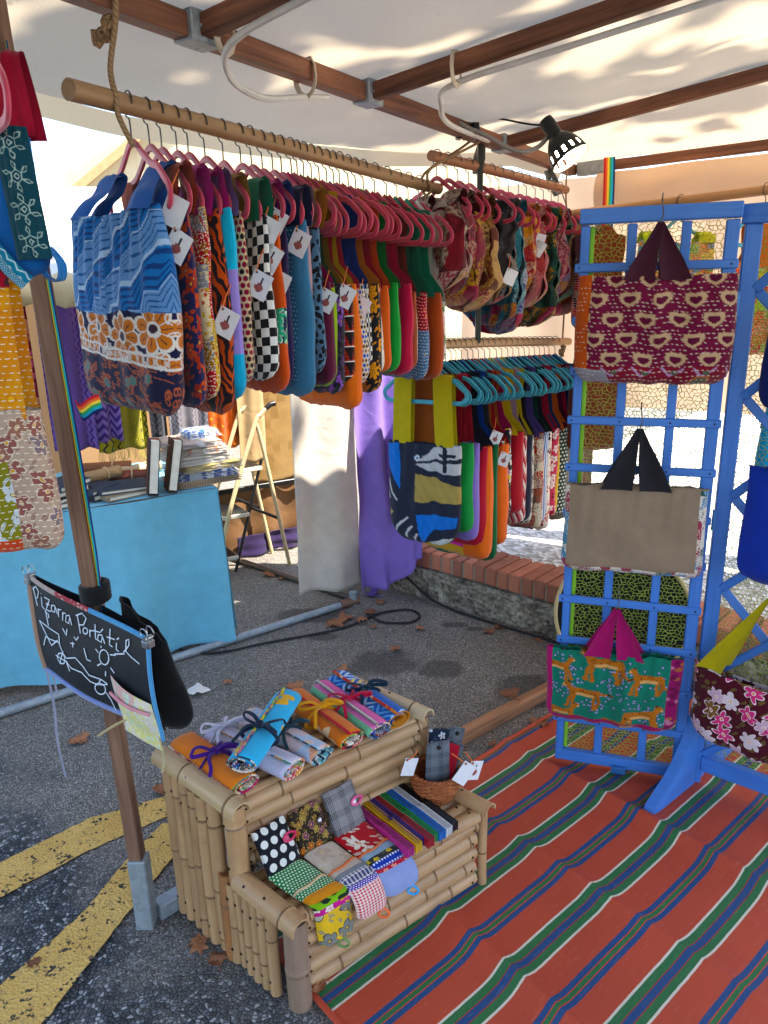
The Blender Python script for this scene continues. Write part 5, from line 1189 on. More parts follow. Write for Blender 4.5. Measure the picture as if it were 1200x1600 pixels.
def paint_front(X, Z, S):
    p = Paint(X, Z, '#6c8fbb'); r = random.Random(2)
    tri = np.abs(((X*16 + .35*np.sin(Z*30)) % 1) - .5)*2
    t = Z - .75*X + .022*tri; band = ((Z - .75*X + .022*tri) / .135) % 1
    ln = (t/.0155) % 1
    p.fill(band < .5, '#3f72ae'); p.fill((ln < .40) & (band < .5), '#1d4076'); p.fill((ln < .22) & (band >= .5), '#2a5288')
    p.fill((np.abs(band - .5) < .035) | (band < .02), '#a9c0da')
    mid = Z < -.205 + .004*np.sin(X*30); p.fill(mid, '#1a1b3c')
    lo = Z < -.305 - .10*(X + .02)*1.0 + .0
    for (cx, cz, R, n, rot) in ((-.155, -.245, .043, 7, .3), (-.045, -.235, .042, 7, 1.0), (.055, -.255, .042, 8, .1), (.150, -.242, .042, 7, .8), (-.115, -.275, .020, 6, .2), (.010, -.315, .030, 6, .5), (.095, -.325, .032, 6, .9), (.165, -.325, .032, 7, .4), (-.07, -.275, .017, 5, .2), (.06, -.345, .018, 5, .3)):
        q = ~lo & mid; sub = Paint(X, Z, '#000000'); sub.c = p.c.copy(); sub.flower(cx, cz, R*1.3, n, '#c07a4c', '#d8cfc6', '#3a2030', rot); p.c[q] = sub.c[q]
    for k in range(26):
        cx, cz = r.uniform(-.19, .19), r.uniform(-.36, -.21); a = r.uniform(0, 6); d = np.hypot(X - cx, Z - cz)
        p.fill(mid & ~lo & (np.abs(d - .012) < .0016) & (np.cos(np.arctan2(Z - cz, X - cx) - a) > .1), '#d2ccc8')
    e = Z - (-.305 - .10*(X + .02))
    p.fill(mid & (np.abs(e - .004) < .0028), '#d5cfca'); p.fill(mid & (np.abs(e - .026) < .0024), '#d5cfca'); p.fill(mid & (e > .006) & (e < .024) & (np.abs(((X*48) % 1) - .5)*.02 + .006 > np.abs(e - .015)*1.2) & (np.abs(((X*48) % 1) - .5) < .22), '#c8b8b0')
    p.fill(lo & mid, '#1e1d38')
    for k in range(150):
        cx, cz, a = r.uniform(-.19, .19), r.uniform(-.43, -.27), r.uniform(0, PI); dx, dz = X - cx, Z - cz; u_, v_ = dx*math.cos(a) + dz*math.sin(a), -dx*math.sin(a) + dz*math.cos(a)
        dd = (u_/.010)**2 + (v_/.0045)**2; p.fill(lo & (dd < 1) & (dd > .25), '#a9624c'); 
    for k in range(46):
        cx, cz = r.uniform(-.19, .19), r.uniform(-.43, -.27); a = r.uniform(-1, 1); p.fill(lo & (seg_d(X, Z, [(cx, cz), (cx + .02*math.cos(a), cz + .02*math.sin(a)), (cx + .034, cz - .01)]) < .0012), '#a0604c')
    for k in range(16):
        cx, cz = r.uniform(-.18, .18), r.uniform(-.42, -.29); d = np.hypot(X - cx, Z - cz)*(1 + .15*np.cos(np.arctan2(Z - cz, X - cx)*6)); p.fill(lo & (d < .0135), '#9a5a4c'); p.fill(lo & (d < .010), '#3f7a74'); p.fill(lo & (d < .0035), '#8a5a58')
    return p.c
def kstitch(p, step=.0125, col='#cfc0ae', du=.0125, m=None, jit=.002):
    yy = p.Z + jit*np.sin(p.X*40) + jit*np.sin(p.Z*90); row = np.floor(yy/step); k = ((yy/step) % 1 < .15) & (((p.X/du + row*.37) % 1) < .5)
    p.fill(k if m is None else k & m, col)
def paint_hearts(X, Z, S):
    p = Paint(X, Z, '#6d1f3a'); W = .38; hm_ = np.zeros(X.shape, bool)
    for j in range(5):
        for i in range(-1, 6):
            cx, cz = -.175 + i*.078 + (.036 if j % 2 else 0), -.012 - j*.052; u_ = (X - cx)/.0215; v_ = (Z - cz)/.0175 + .05
            h1 = (u_**2 + v_**2 - 1)**3 - u_**2*v_**3; u2, v2 = u_/.60, (v_ - .02)/.52; h2 = (u2**2 + v2**2 - 1)**3 - u2**2*v2**3
            u3, v3 = u_/1.14, v_/1.14
            p.fill(((u3**2 + v3**2 - 1)**3 - u3**2*v3**3 < 0) & (np.cos(np.arctan2(v_, u_)*16) > .55), '#a8876e'); p.fill(h1 < 0, '#c2a384'); p.fill(h2 < 0, '#5e1c34')
            hm_ |= h1 < 0
    q = Z < -.235; p.fill(q, '#7d2434'); 
    for k in range(5):
        cx = -.12 + k*.075; p.fill(q & (np.abs(seg_d(X, Z, [(cx, -.24), (cx + .02, -.262), (cx + .05, -.24)]) - .0) < .0028), '#a888a8')
        p.fill(q & (np.hypot((X - cx - .03), (Z + .252)*1.3) < .008), '#4f5a48')
    p.fill(q & (np.hypot(X - .13, (Z + .275)*1.6) < .026), '#a86a48'); p.fill(q & (np.hypot(X - .13, (Z + .275)*1.6) < .018), '#5a5840')
    lf = X < -.155; p.fill(lf, '#b8501f'); p.fill((X < -.11) & (Z < -.245), '#8f8a92')
    kstitch(p, .0118, m=~hm_ | (Z < -.235)); return p.c
def paint_cat(X, Z, S):
    p = Paint(X, Z, '#17705a'); r = random.Random(8)
    for k in range(190):
        c0 = r.choice([(-.10, -.09), (.02, -.055), (.10, -.07), (-.05, -.17), (.06, -.16), (-.15, -.12), (.12, -.2), (.0, -.11), (-.12, -.04)]); cx, cz = c0[0] + r.gauss(0, .028), c0[1] + r.gauss(0, .018); d = np.hypot(X - cx, Z - cz)
        p.fill(d < .0052, '#2c3548'); p.fill(d < .0034, '#8f9bb4')
    def cat(cx, cz, s, fl, pose):
        B, L_ = '#b06a34', '#cfa070'
        T = lambda x, z: (cx + fl*x*s, cz + z*s)
        tail = [T(-.9, .35), T(-1.25, .1), T(-1.5, .25), T(-1.8, .2)] if pose else [T(-.9, .3), T(-1.1, -.3), T(-1.35, -.55), T(-1.7, -.4)]
        p.line(tail, .16*s, B); p.line(tail[-2:], .12*s, '#3a2418')
        for (x0, z0, x1, z1, x2, z2) in ((-.8, .1, -.95, -.4, -.75, -.95), (-.6, .1, -.55, -.45, -.7, -.95), (.65, .05, .8, -.45, .7, -.95), (.8, .1, 1.05, -.35, 1.1, -.9)):
            p.line([T(x0, z0), T(x1, z1), T(x2, z2), T(x2 + .12, z2)], .22*s, B if x0 > -.7 else '#9a5a2c')
        p.line([T(-.75, .25), T(-.2, .22), T(.3, .22), T(.75, .32)], .58*s, B); p.line([T(-.5, .05), T(.5, .05)], .22*s, L_)
        p.line([T(.75, .35), T(1.05, .72)], .36*s, B); p.ell(*T(1.15, .85), .27*s, .22*s, B); p.ell(*T(1.36, .78), .12*s, .10*s, L_); p.ell(*T(1.02, 1.06), .09*s, .09*s, '#4a2c1c'); p.ell(*T(1.22, .9), .04*s, .04*s, '#1c120c'); p.ell(*T(1.44, .82), .04*s, .04*s, '#1c120c')
        for k in range(34):
            q = T(r.uniform(-.95, .85), r.uniform(-.02, .5)); p.fill((np.hypot(X - q[0], Z - q[1]) < .034*s) & (np.abs(p.c[:, 0] - cl(B)[0]) < .02), '#5a3016')
    cat(-.075, -.145, .043, -1, 1); cat(-.02, -.045, .047, -1, 0); cat(.085, -.20, .045, 1, 0); cat(.10, -.075, .040, -1, 0); cat(-.155, -.06, .036, 1, 1); cat(-.14, -.215, .036, 1, 0); cat(.01, -.235, .034, 1, 1)
    p.fill((X > .155) & (S < 0), '#8a2a5a'); p.fill(Z < -.222 - .06*(X < -.13)*0, '#9a2458'); p.fill(X < -.168, '#b0386a'); p.fill((Z < -.225) & (X > .03) & (X < .07), '#a88a6a')
    for k in range(26):
        cx, cz = r.uniform(.155, .19), r.uniform(-.24, -.01); p.fill((X > .155) & (np.hypot((X - cx)*.6, Z - cz) < .006), r.choice(('#b8788a', '#a0604c', '#6a1c44')))
    return p.c
def paint_map(X, Z, S):
    p = Paint(X, Z, '#232837'); w, h = .165, .36
    p.poly([(-.165, -.01), (-.10, -.012), (-.095, -.20), (-.125, -.16), (-.165, -.09)], '#2f72c8')
    p.poly([(-.02, -.075), (.05, -.015), (.165, .01), (.165, -.05), (.06, -.06)], '#b9b8bb'); p.poly([(-.03, -.085), (.06, -.072), (.165, -.07), (.165, -.115), (.05, -.112), (.0, -.1)], '#b9b8bb')
    p.line([(.095, .0), (.100, -.10)], .016, '#1f2432'); p.line([(.075, -.04), (.135, -.04)], .012, '#1f2432')
    p.poly([(-.03, -.125), (.05, -.135), (.165, -.165), (.165, -.23), (.05, -.23), (.0, -.245), (-.025, -.24)], '#a5905a')
    p.poly([(-.028, -.30), (.09, -.285), (.155, -.285), (.150, -.33), (.06, -.355), (.015, -.42), (-.01, -.42)], '#2f72c8')
    for k in range(3): p.line([(-.135 + k*.028, -.375 - k*.03), (-.07 + k*.022, -.32 - k*.03)], .009, '#c2c2c2')
    p.line([(-.155, -.16), (-.135, -.215), (-.11, -.25)], .008, '#c2c2c2'); p.line([(-.165, -.175), (-.15, -.24)], .007, '#c2c2c2')
    p.poly([(-.165, -.28), (-.13, -.30), (-.165, -.325)], '#a5905a'); p.poly([(.05, -.42), (.11, -.385), (.155, -.375), (.15, -.405), (.12, -.425)], '#c4c4c2', '#15181f', .006); p.line([(.03, -.435), (.11, -.432)], .012, '#c4c4c2')
    p.ell(-.018, -.06, .012, .012, '#c8d4e2'); p.ell(-.018, -.06, .004, .004, '#303848')
    n = .06*np.sin(X*900)*np.sin(Z*700) + .05*np.sin(X*150 + Z*90); return p.c*(1 + n)[:, None]

# ---- front rod: (rod fraction, type, body material(s), strap colour, label, options)
def split(*z):                                         # material index by height fraction
    return lambda e, v, sg: sum(v > q for q in z)
PATCHA = ('#a8343a', '#d9a24a', '#3a5a7a', '#c46a4a', '#e0d0b8', '#5a7a5a')
FR = [
 (.088, 'T', None, '#2a5aa4', 'blue zigzag and navy flower bag at the near end of the front rod', dict(paint=paint_front, res=(210, 230), W=.385, H=.425, D=.085, off=(-.02, -.05), rz=R_(45), mats=F_painted(), sx=.105)),
 (.118, 'T', F_flor('#26264a', ('#c0604a', '#a8483c'), .05, None, '#c0604a', 1.0), '#9a4a34', 'navy bag with coral flowers and rust straps, just behind the blue zigzag bag', dict(W=.36, tags=((.13, -.22, 1, .5), (.125, -.285, 0, .6)))),
 (.140, 'T', F_patch(('#c9a23a', '#8a8a8f', '#b8343a', '#e0c9a0', '#a87a3a'), .06, 3.0), '#a83c80', 'mustard and grey patchwork bag with plum pink straps', dict(W=.36, H=.40)),
 (.168, 'T', F_stripe(('#1c1218', '#c25a38', '#1c1218', '#b8502f'), .045, .5, 2.4), '#b03a7a', 'orange and black zebra striped bag with magenta straps', dict(W=.37, H=.425)),
 (.190, 'T', None, '#6f5a84', 'bag of cyan and lilac panels with mauve straps', dict(mats=[F_plain('#2ab0d4'), F_plain('#9a8ac8'), F_plain('#2aa4cc')], mifn=split(.30, .74), W=.41, D=.06, H=.40, tags=((.10, -.44, 0, .5),))),
 (.222, 'T', F_dots('#c9b48f', ('#8a1c38', '#20181c', '#8a1c38'), .015, .40), '#94703a', 'beige bag dotted in maroon and black with brown straps', dict(W=.36, H=.40)),
 (.262, 'T', F_check('#e0ddd6', '#141618', .021), '#1f6a4c', 'black and white checkerboard bag with green straps', dict(W=.37, H=.40, D=.06, tags=((-.02, -.36, 0, .5),))),
 (.300, 'T', None, '#a0246e', 'orange bag with a green palm leaf panel and magenta straps', dict(mats=[F_plain('#d0562a'), F_flor('#1c2440', ('#4fae88', '#2f8a68'), .085, '#cfe0d0', '#4fae88', 3.0, 9), F_plain('#cc5226')], mifn=split(.50, .70), W=.36, H=.42, tags=((.11, -.24, 1, .5), (.135, -.30, 0, .6)))),
 (.325, 'T', F_plain('#2c2448'), '#23407c', 'dark plum bag with navy straps and a white card', dict(W=.34, H=.40, tags=((.12, -.22, 0, .55), (.145, -.36, 1, .5)))),
 (.352, 'T', F_dots('#3f6c8c', ('#a9c4d4',), .011, .22), '#1c2240', 'steel blue dotted bag with dark navy straps', dict(W=.37, H=.42, D=.06, mats=[F_dots('#3f6c8c', ('#a9c4d4',), .011, .22), F_plain('#4a7694')], mifn=lambda e, v, sg: 1 if e > .80 or v > .9 else 0)),
 (.378, 'T', F_plain('#a88a90'), '#8f7c88', 'dusty pink bag with grey mauve straps', dict(W=.35, H=.36, tags=((.12, -.26, 0, .5),))),
 (.402, 'T', F_leo('#5f7c94', '#16181f', .018), '#a87438', 'blue grey leopard spotted bag with ochre straps', dict(W=.34, H=.38)),
 (.428, 'S', F_plain('#5a2438'), '#b02a6a', 'maroon bag under a magenta strap', dict(H=.30)),
 (.446, 'S', F_plain('#93b03a'), '#2f6a4a', 'lime green bag under a dark green strap', dict(W=.29, H=.27, tags=((.13, -.40, 0, .5),))),
 (.466, 'S', F_flor('#1c1626', ('#8a5aa8', '#4a2a5a'), .045, None, '#3a4a3a', 2.0), '#a8742f', 'black bag with purple flowers under an ochre strap', dict(H=.30)),
 (.488, 'S', F_tri('#a83a2c', '#1d1214', '#e6e0d8', .034), '#c0a428', 'red and black triangle print bag under a yellow strap', dict(W=.32, H=.30, tags=((.14, -.39, 0, .5),))),
 (.510, 'S', F_plain('#dc7a50'), '#b02a40', 'plain salmon orange bag with broad base', dict(W=.34, H=.34, D=.07)),
 (.535, 'S', F_dots('#cfc3ae', ('#2a5ac0', '#1c1c24', '#7a5a3a'), .014, .36), '#23407c', 'cream bag covered in blue and black dots', dict(W=.31, H=.29, D=.06)),
 (.556, 'S', F_check('#d9d5ce', '#17181b', .014), '#3a4a8a', 'small black and white chequered bag between dotted and leaf print bags', dict(W=.29, H=.27, tags=((.13, -.42, 1, .5),))),
 (.578, 'S', F_flor('#17181c', ('#d98f2c', '#c0761f', '#17181c'), .06, None, '#d98f2c', 5.0, 7), '#b8742c', 'black bag with amber leaf print', dict(W=.33, H=.31, D=.06)),
 (.606, 'S', F_flor('#d8cfc0', ('#b03a4a', '#3a4a6a'), .05), '#a02a40', 'cream bag with red and navy flowers', dict(W=.29)),
 (.632, 'S', F_plain('#cc5f34'), '#c25a30', 'plain orange bag beside the green felt bag', dict(W=.29, H=.29)),
 (.662, 'S', F_plain('#2f8a3e'), '#2a7a3a', 'plain bright green felt bag on the front rod', dict(W=.31, H=.30, D=.055)),
 (.706, 'S', F_plain('#b02040'), '#a82844', 'plain crimson bag on the front rod', dict(W=.33, H=.31, D=.065)),
 (.755, 'S', F_plain('#8a4632'), '#7a3a30', 'rust brown bag with cream edge', dict(mats=[F_plain('#8a4632'), F_plain('#cdbfa6')], mifn=lambda e, v, sg: 1 if .80 < e < .93 else 0, W=.30, H=.28, top=-.375)),
 (.800, 'S', None, '#16684e', 'red stitched bag with patchwork lower half and blue corner', dict(mats=[F_kantha('#8f1f2c', ('#8f1f2c', '#a83040'), .06), F_patch(('#b03a4a', '#c9a23a', '#5a8a5a', '#8a2a4a'), .05, 2.0), F_kantha('#4a6a8c', ('#4a6a8c', '#56789a'), .06)], mifn=lambda e, v, sg: 0 if v < .42 else (2 if v > .78 or e > .75 else 1), W=.31, H=.30, top=-.38, D=.06)),
 (.850, 'S', F_plain('#98492f'), '#1d7a5c', 'rust bag with black print side and emerald strap, last on the front rod', dict(mats=[F_plain('#98492f'), F_leo('#1a1618', '#cfc8bd', .03)], mifn=lambda e, v, sg: 1 if e < .55 else 0, W=.33, H=.30, top=-.385, D=.07)),
 (.900, 'S', F_flor('#d9cfc6', ('#b9c4a0', '#d9a8b0', '#6a8a6a'), .07, None, '#5a7a4a', 4.0), '#c8b8b0', 'pale bag with green and pink leaf print beside the patchwork bags', dict(W=.27, H=.24, top=-.42, D=.05)),
]
rgj = random.Random(77)
for i, (t, ty, m, sc_, lb, kw) in enumerate(FR):
    kw = dict(kw); rz = -kw.pop('rz', PHI) + (rgj.uniform(-.08, .08) if i else 0); kw['H'] = kw.get('H', .40 if ty == 'T' else .30)*(rgj.uniform(.93, 1.07) if i else 1); P = R1A.lerp(R1B, t) + Vector((0, 0, rgj.uniform(-.002, .002)))
    if ty == 'T': bag_tank(P, rz, lb, m, F_plain(sc_), i + 1, **kw)
    else: bag_single(P, rz, lb, m, F_plain(sc_), i + 1, **kw)
    hang('pink', P, -PHI + rgj.uniform(-.04, .04), 'pink hanger carrying the ' + short(lb), 'pink hangers on the front rod')
# ---- second rod: soft gathered patchwork bags
SC2 = [(('#b8a894', '#8f2f38', '#cfc3b0', '#6a2a34'), 'red and taupe patchwork bag at the near end of the reddish rod', .03, -.20, .30), (('#8f2434', '#b8485a', '#5a2030', '#c9b8a4'), 'dark crimson stitched bag with small white dashes', .09, -.22, .30),
       (('#7a1f30', '#a8564a', '#c9a24a', '#8a3a4a'), 'wine red and ochre crumpled bag', .155, -.22, .34), (('#a8783a', '#7a5a34', '#cfb07a', '#6a3a2a'), 'brown ochre printed crumpled bag', .225, -.22, .36), (('#23262c', '#5a5a5f', '#8a8378', '#2f2a2c'), 'charcoal and grey printed bag', .30, -.20, .36),
       (('#2f7080', '#3f8a98', '#275a6a', '#8fb8bc'), 'teal starry bag with pink flower hem, the lowest hanging', .37, -.24, .40), (('#7a86a0', '#b8c0cc', '#2f3f8a', '#9aa4b4'), 'pale blue striped bag with royal blue hem', .43, -.28, .40), (('#c25a3a', '#e0a04a', '#b03040', '#d9c4a8'), 'orange and red flower bag in the middle', .505, -.20, .32),
       (('#d08a8a', '#c46a6a', '#e0b8a8', '#b85a5a'), 'pink bag with a white card', .58, -.22, .36), (('#1d5040', '#2f6a54', '#c9923a', '#163a30'), 'dark green bag with orange flower', .645, -.26, .40), (('#c88a90', '#b04a5a', '#e0c8bc', '#8a2a4a'), 'pink and plum patterned bag', .72, -.22, .32),
       (('#8a7aa8', '#c0b0cc', '#d0906a', '#6a5a88'), 'lilac and apricot patchwork bag', .79, -.20, .34), (('#5a8a74', '#a8b89a', '#3a6a5a', '#c98a5a'), 'sage green patchwork bag', .86, -.20, .36), (('#8f3a2c', '#c9762f', '#5a2420', '#3a5a4a'), 'brown and orange flower bag at the lamp end of the reddish rod', .93, -.20, .42)]
for i, (cols, lb, t, tp, H) in enumerate(SC2):
    P = R2A.lerp(R2B, t); rz = -PHI + rgj.uniform(-.35, .35)
    body = F_scrap(cols, .075, i*1.7); st_ = F_scrap(cols[::-1], .07, i*2.3 + 9)
    mats = [body, F_scrap((cols[2], cols[0], '#a83c58', '#c08a3a'), .07, i + 30.0)]
    bag_tank(P, rz, lb, None, st_, 60 + i, W=.30, H=H, D=.10, top=tp + .03, group='gathered patchwork bags on the reddish rod', mats=mats, mifn=split(.78), wr=.024, sx=.105, sw_=.125, fold=.024, rc=.13, sag=.03, flare=.12, crump=.022, res=(44, 44), strap2=body,
             tags=(((.10, -.40, 1, .5),) if i == 6 else ((.10, -.30, 1, .55), (.085, -.27, 1, .3)) if i == 8 else ((.06, -.42, 1, .4),) if i == 4 else ((.05, -.40, 1, .4),) if i == 11 else ()))
    hang('pink', P, -PHI + rgj.uniform(-.08, .08), 'pink hanger carrying the ' + short(lb), 'pink hangers on the reddish rod')
# ---- lowest rod: totes with long handles on turquoise hangers
P_ = F_plain
TT = [(.02, None, '#b8a41c', 'navy tote with blue, ochre and white abstract shapes, nearest on the lowest rod', dict(paint=paint_map, res=(110, 130), W=.33, H=.42, D=.05, mats=F_painted(), rz=R_(34))),
 (.065, F_check('#dcd8d0', '#18181a', .016), '#8a4a24', 'chequered tote with paisley corner and brown handles', dict(W=.26, H=.32, mats=[F_check('#dcd8d0', '#18181a', .016), F_flor('#2a1c1c', ('#c9a890', '#a83a5a'), .03, '#d8c8b4')], mifn=lambda e, v, sg: 1 if v > .45 and e > .0 else 0)),
 (.105, P_('#2a8a44'), '#8f1c28', 'bright green felt tote with red leather loop', dict(W=.33, H=.38, D=.06)),
 (.14, P_('#8f7cc0'), '#a01c2c', 'lavender tote with red handles', dict(W=.35, H=.42)), (.17, P_('#b02034'), '#1c1c28', 'red tote showing behind the lavender one', dict(W=.36, H=.44)),
 (.20, None, '#181c2c', 'tote in orange, pink and yellow panels, hanging lowest', dict(mats=[P_('#df6a2c'), P_('#d058a0'), P_('#cfa040')], mifn=lambda e, v, sg: 0 if v < .66 or e > .5 else (1 if v < .86 else 2), W=.37, H=.50, D=.07)),
 (.23, P_('#1f5a34'), '#1f3f8a', 'dark green tote with blue handles', dict(W=.36, H=.52)), (.265, F_flor('#3a1c44', ('#d8b8c8', '#c9a040'), .04), '#2a2a2e', 'purple flowered tote with white card', dict(W=.31, tags=((.12, -.37, 0, .4),))),
 (.30, P_('#dc6428'), '#a8202c', 'plain vivid orange tote', dict(W=.36, H=.46, D=.07, tags=((.13, -.46, 0, .4),))), (.335, F_leo('#e0d8c8', '#2a2226', .03), '#a86a34', 'white and black spotted tote with brown handles', dict(W=.32)),
 (.37, F_flor('#1c1820', ('#e0c040', '#b890b8', '#e8e0d0'), .04), '#a81c5a', 'black tote with yellow and lilac flowers', dict(W=.32, H=.36, top=-.24)), (.41, P_('#a01c28'), '#c4ac1c', 'plain dark red tote with bright yellow handles', dict(W=.35, H=.33, D=.07, top=-.26)),
 (.45, F_stripe(('#c98a8a', '#e6dcd0', '#a83a44'), .03, .4), '#a08490', 'pink striped tote with mauve handles', dict(W=.33, H=.36)), (.49, P_('#262436'), '#c4ac1c', 'dark navy tote with a thin yellow handle', dict(W=.34, H=.36)), (.53, F_flor('#c9c0b0', ('#3a3a44', '#8a8074'), .035), '#17171c', 'grey beige flowered tote', dict(W=.33, H=.38)),
 (.57, F_patch(('#8a5a4a', '#cfc0a8', '#a83a2c', '#5a4a44'), .04, 3.0, '#e0d8c8', False), '#54467a', 'brown patterned tote with violet handles', dict(W=.35, H=.42)), (.61, F_stripe(('#2a5a9a', '#d8dce2'), .012), '#173a34', 'narrow blue and white striped tote', dict(W=.34, H=.40)), (.65, F_flor('#e6d8c8', ('#b02030', '#1c1c22', '#d08a8a'), .06, None, None, 1.0), '#1a1420', 'cream tote with red and black round flowers', dict(W=.35, H=.44)),
 (.69, F_flor('#c9586a', ('#e8d8d0', '#7a2034'), .05), '#9a2a3a', 'rose tote with pale flowers', dict(W=.33, H=.40)), (.73, F_plain('#cfa53a'), '#2a3a5a', 'mustard tote near the far end of the lowest rod', dict(W=.32, H=.40)), (.77, F_dots('#2a3a2e', ('#d8d8cc',), .018, .3), '#b85a2a', 'dark green dotted tote', dict(W=.33, H=.40)),
 (.81, F_plain('#7a7264'), '#5a1c3a', 'grey brown tote near the blue screen', dict(W=.33, H=.44)), (.85, F_flor('#a83a4a', ('#2a3a5a', '#e0c8a8'), .05), '#a82a4a', 'raspberry flowered tote near the blue screen', dict(W=.33, H=.40)), (.90, F_plain('#5a1a2c'), '#2a3f7a', 'deep wine tote at the far end of the lowest rod', dict(W=.34, H=.40))]
def bag_tote(P, rz, label, body, strap, seed, W=.33, H=.38, D=.05, top=-.375, mats=None, mifn=None, paint=None, res=(22, 26), tags=(), group='totes on turquoise hangers'):
    o = thing('tote_bag', label, 'tote bag', P, rz, group); zA = -.072
    f0 = body_fn(W, H, D, seed, .05 if not paint else .10, .004, .5, 0, .003, .004, .0, 7.0); f = lambda e, v, sg: (f0(e, v, sg)[0], f0(e, v, sg)[1], f0(e, v, sg)[2] + top)
    make_body(o, f, W, H, mats or body, mifn, res[0], res[1], paint)
    for s in (-1, 1):
        for sg in (-1, 1):
            x1 = s*W*.30; strap_band(o, [(s*.085, sg*.001, zA - .036), (s*.088, sg*.012, zA - .056), (s*.092, sg*.014, (zA + top)/2), (x1, sg*D*.27, top - .01)], .085 if paint else .060, strap, rollk=.04)
    if paint: pass
    for (tx, tz, v, rzz) in tags: price_tag(o, (W/2 + .020, -D*.3 - .02, tz), (W/2 + .003, -D*.2, tz + .07), .70, .046, v, rzz)
    return o
for i, (t, m, sc_, lb, kw) in enumerate(TT):
    kw = dict(kw); rz = -kw.pop('rz', R_(46)) + (rgj.uniform(-.14, .14) if i else 0); kw['D'] = kw.get('D', .05)*(1.5 if i else 1); P = R3A.lerp(R3B, t)
    if i in (0, 2, 3): bag_tote(P, rz, lb, m, F_plain(sc_), 120 + i, **kw)
    else:
        kw['top'] = kw.get('top', -.29) - .11; kw['H'] = kw.get('H', .38) + (.05 if i > 8 else 0); kw.setdefault('H', .38); kw.setdefault('W', .33); bag_single(P, rz, lb, m, F_plain(sc_), 120 + i, cat='tote bag', name='tote_bag', group='totes on turquoise hangers', tent=.11, **kw)
    hang('teal', P, rz if i == 0 else -R_(44) + rgj.uniform(-.05, .05), 'turquoise hanger carrying the ' + short(lb), 'turquoise hangers on the lowest rod')
# ---- bags on the blue screen
def bag_screen(label, PF, s, z, off, W, H, D, seed, hm, apex, mats=None, mifn=None, paint=None, res=(20, 20), base=(.055, .015), hw=.085, tw=0.0, wr=.005, rc=.05, hookm=M_WIRE, pw=5.0, name='hand_bag', flare=.0, sag=.0):
    P = PF(s, z, off); X = PF(1, z, off) - PF(0, z, off); o = thing(name, label, 'bag', P, math.atan2(X.y, X.x) + tw, 'bags hung on the blue screen')
    f = body_fn(W, H, D, seed, rc, wr, .4, 0, .003, sag, flare, pw); make_body(o, f, W, H, mats, mifn, res[0], res[1], paint)
    for sg in (-1, 1):                                  # two handles gathered to a point on the hook
        for sd in (-1, 1):
            y0 = sg*D*.2; K = (1.0, .75, .5, .25, -.01/apex)
            strap_band(o, [(sd*(.003 + base[0]*.95*(1 - f)), sg*(.004 + .008*(1 - f)) + y0*max(0, 1 - f*1.5), apex*f) for f in K], hw, hm, 'handle', wf=lambda t: .10 + .90*t, rollk=.22*sg)
    mb = MB(); mb.tube(smooth_path([(0, 0, apex - .012), (0, -.004, apex + .004), (0.004, 0, apex + .02), (0, .004, apex + .055), (0, .018, apex + .072), (0, .03, apex + .060), (0, .032, apex + .05)], 5), .0018, 6); mb.build('hook', hookm, o); return o
bag_screen('maroon bag with cream hearts and dark handles, topmost on the screen', SP1, .205, 1.575, .062, .405, .285, .075, 201, F_plain('#43202c'), .135, F_painted(), None, paint_hearts, (170, 120), (.042, .01), .080, .02, .008)
bag_screen('taupe bag with black handles in the middle of the screen', SP1, .192, 1.000, .055, .395, .268, .06, 202, F_plain('#232126'), .165, [F_plain('#8f7c6a'), F_patch(('#5a8aa8', '#cfc0b0', '#9a4a5a', '#d8d0c4', '#3a5a4a'), .03, 4.0, '#e6ded2', False)], lambda e, v, sg: 1 if (e > .90 or e < -.93 or v > .93) and True else 0, None, (60, 54), (.050, .01), .088, .02, .010, .03, pw=9.0)
bag_screen('green bag printed with cheetahs, magenta handles, lowest on the screen', SP1, .165, .468, .06, .395, .25, .075, 203, F_plain('#a01c5c'), .145, F_painted(), None, paint_cat, (190, 130), (.046, .01), .080, .0, .010)
# ---- right leaf
bag_screen('dark blue bag at the upper right edge of the screen', SP2, .205, 1.50, .05, .30, .28, .05, 204, F_plain('#c4b02a'), .18, F_plain('#0f1f5c'), None, None, (20, 20), (.07, .01), .07)
bag_screen('plain royal blue bag half out of the picture on the right leaf', SP2, .225, 1.075, .06, .34, .33, .06, 205, F_plain('#0f2f9a'), .16, F_plain('#10309a'), None, None, (20, 20), (.07, .01), .09)
bag_screen('dark red bag with pink roses and acid yellow handles on the right leaf', SP2, .155, .47, .09, .36, .25, .08, 206, F_plain('#b0a01c'), .245, [F_flor('#4a1420', ('#cf5a82', '#d8c8cc', '#7a5a34', '#c9a8b8'), .065, '#e8d0d4', '#6a5a34', 6.0, 6)], None, None, (30, 30), (.13, .01), .075, -.1, .010, .07, sag=.025)
# ------------------------------------------------------------------ neighbouring stall
TD = Vector((.8522, .5231, 0)); TN = Vector((-.5231, .8522, 0)); TO = Vector((-.743, 3.192, 0))
def NP(s, off, z): return TO + TD*s + TN*off + Vector((0, 0, z))
nst = thing('neighbour_stall', 'neighbouring stall of grey steel tubes under a low sloping white awning', 'stall', NP(-.5, .5, 0))
def ntube(a, b, r=.016, name='steel_tube', m=None): mb = MB(); mb.tube([a, b], r, 12); return sw(name, mb, m or M_galv(), nst)
ntube(Vector((-2.45, 1.84, .018)), Vector((-.19, 3.56, .018)), .018); ntube(Vector((-.945, 4.295, .018)), Vector((-.16, 3.60, .018)), .016, m=M_solid('#6a5f58', .4, .5, .6))
ntube(Vector((-.20, 3.79, 0)), Vector((-.20, 3.79, 1.95)), .016); ntube(Vector((-.62, 3.33, 1.93)), Vector((.42, 3.98, 1.93)), .014)
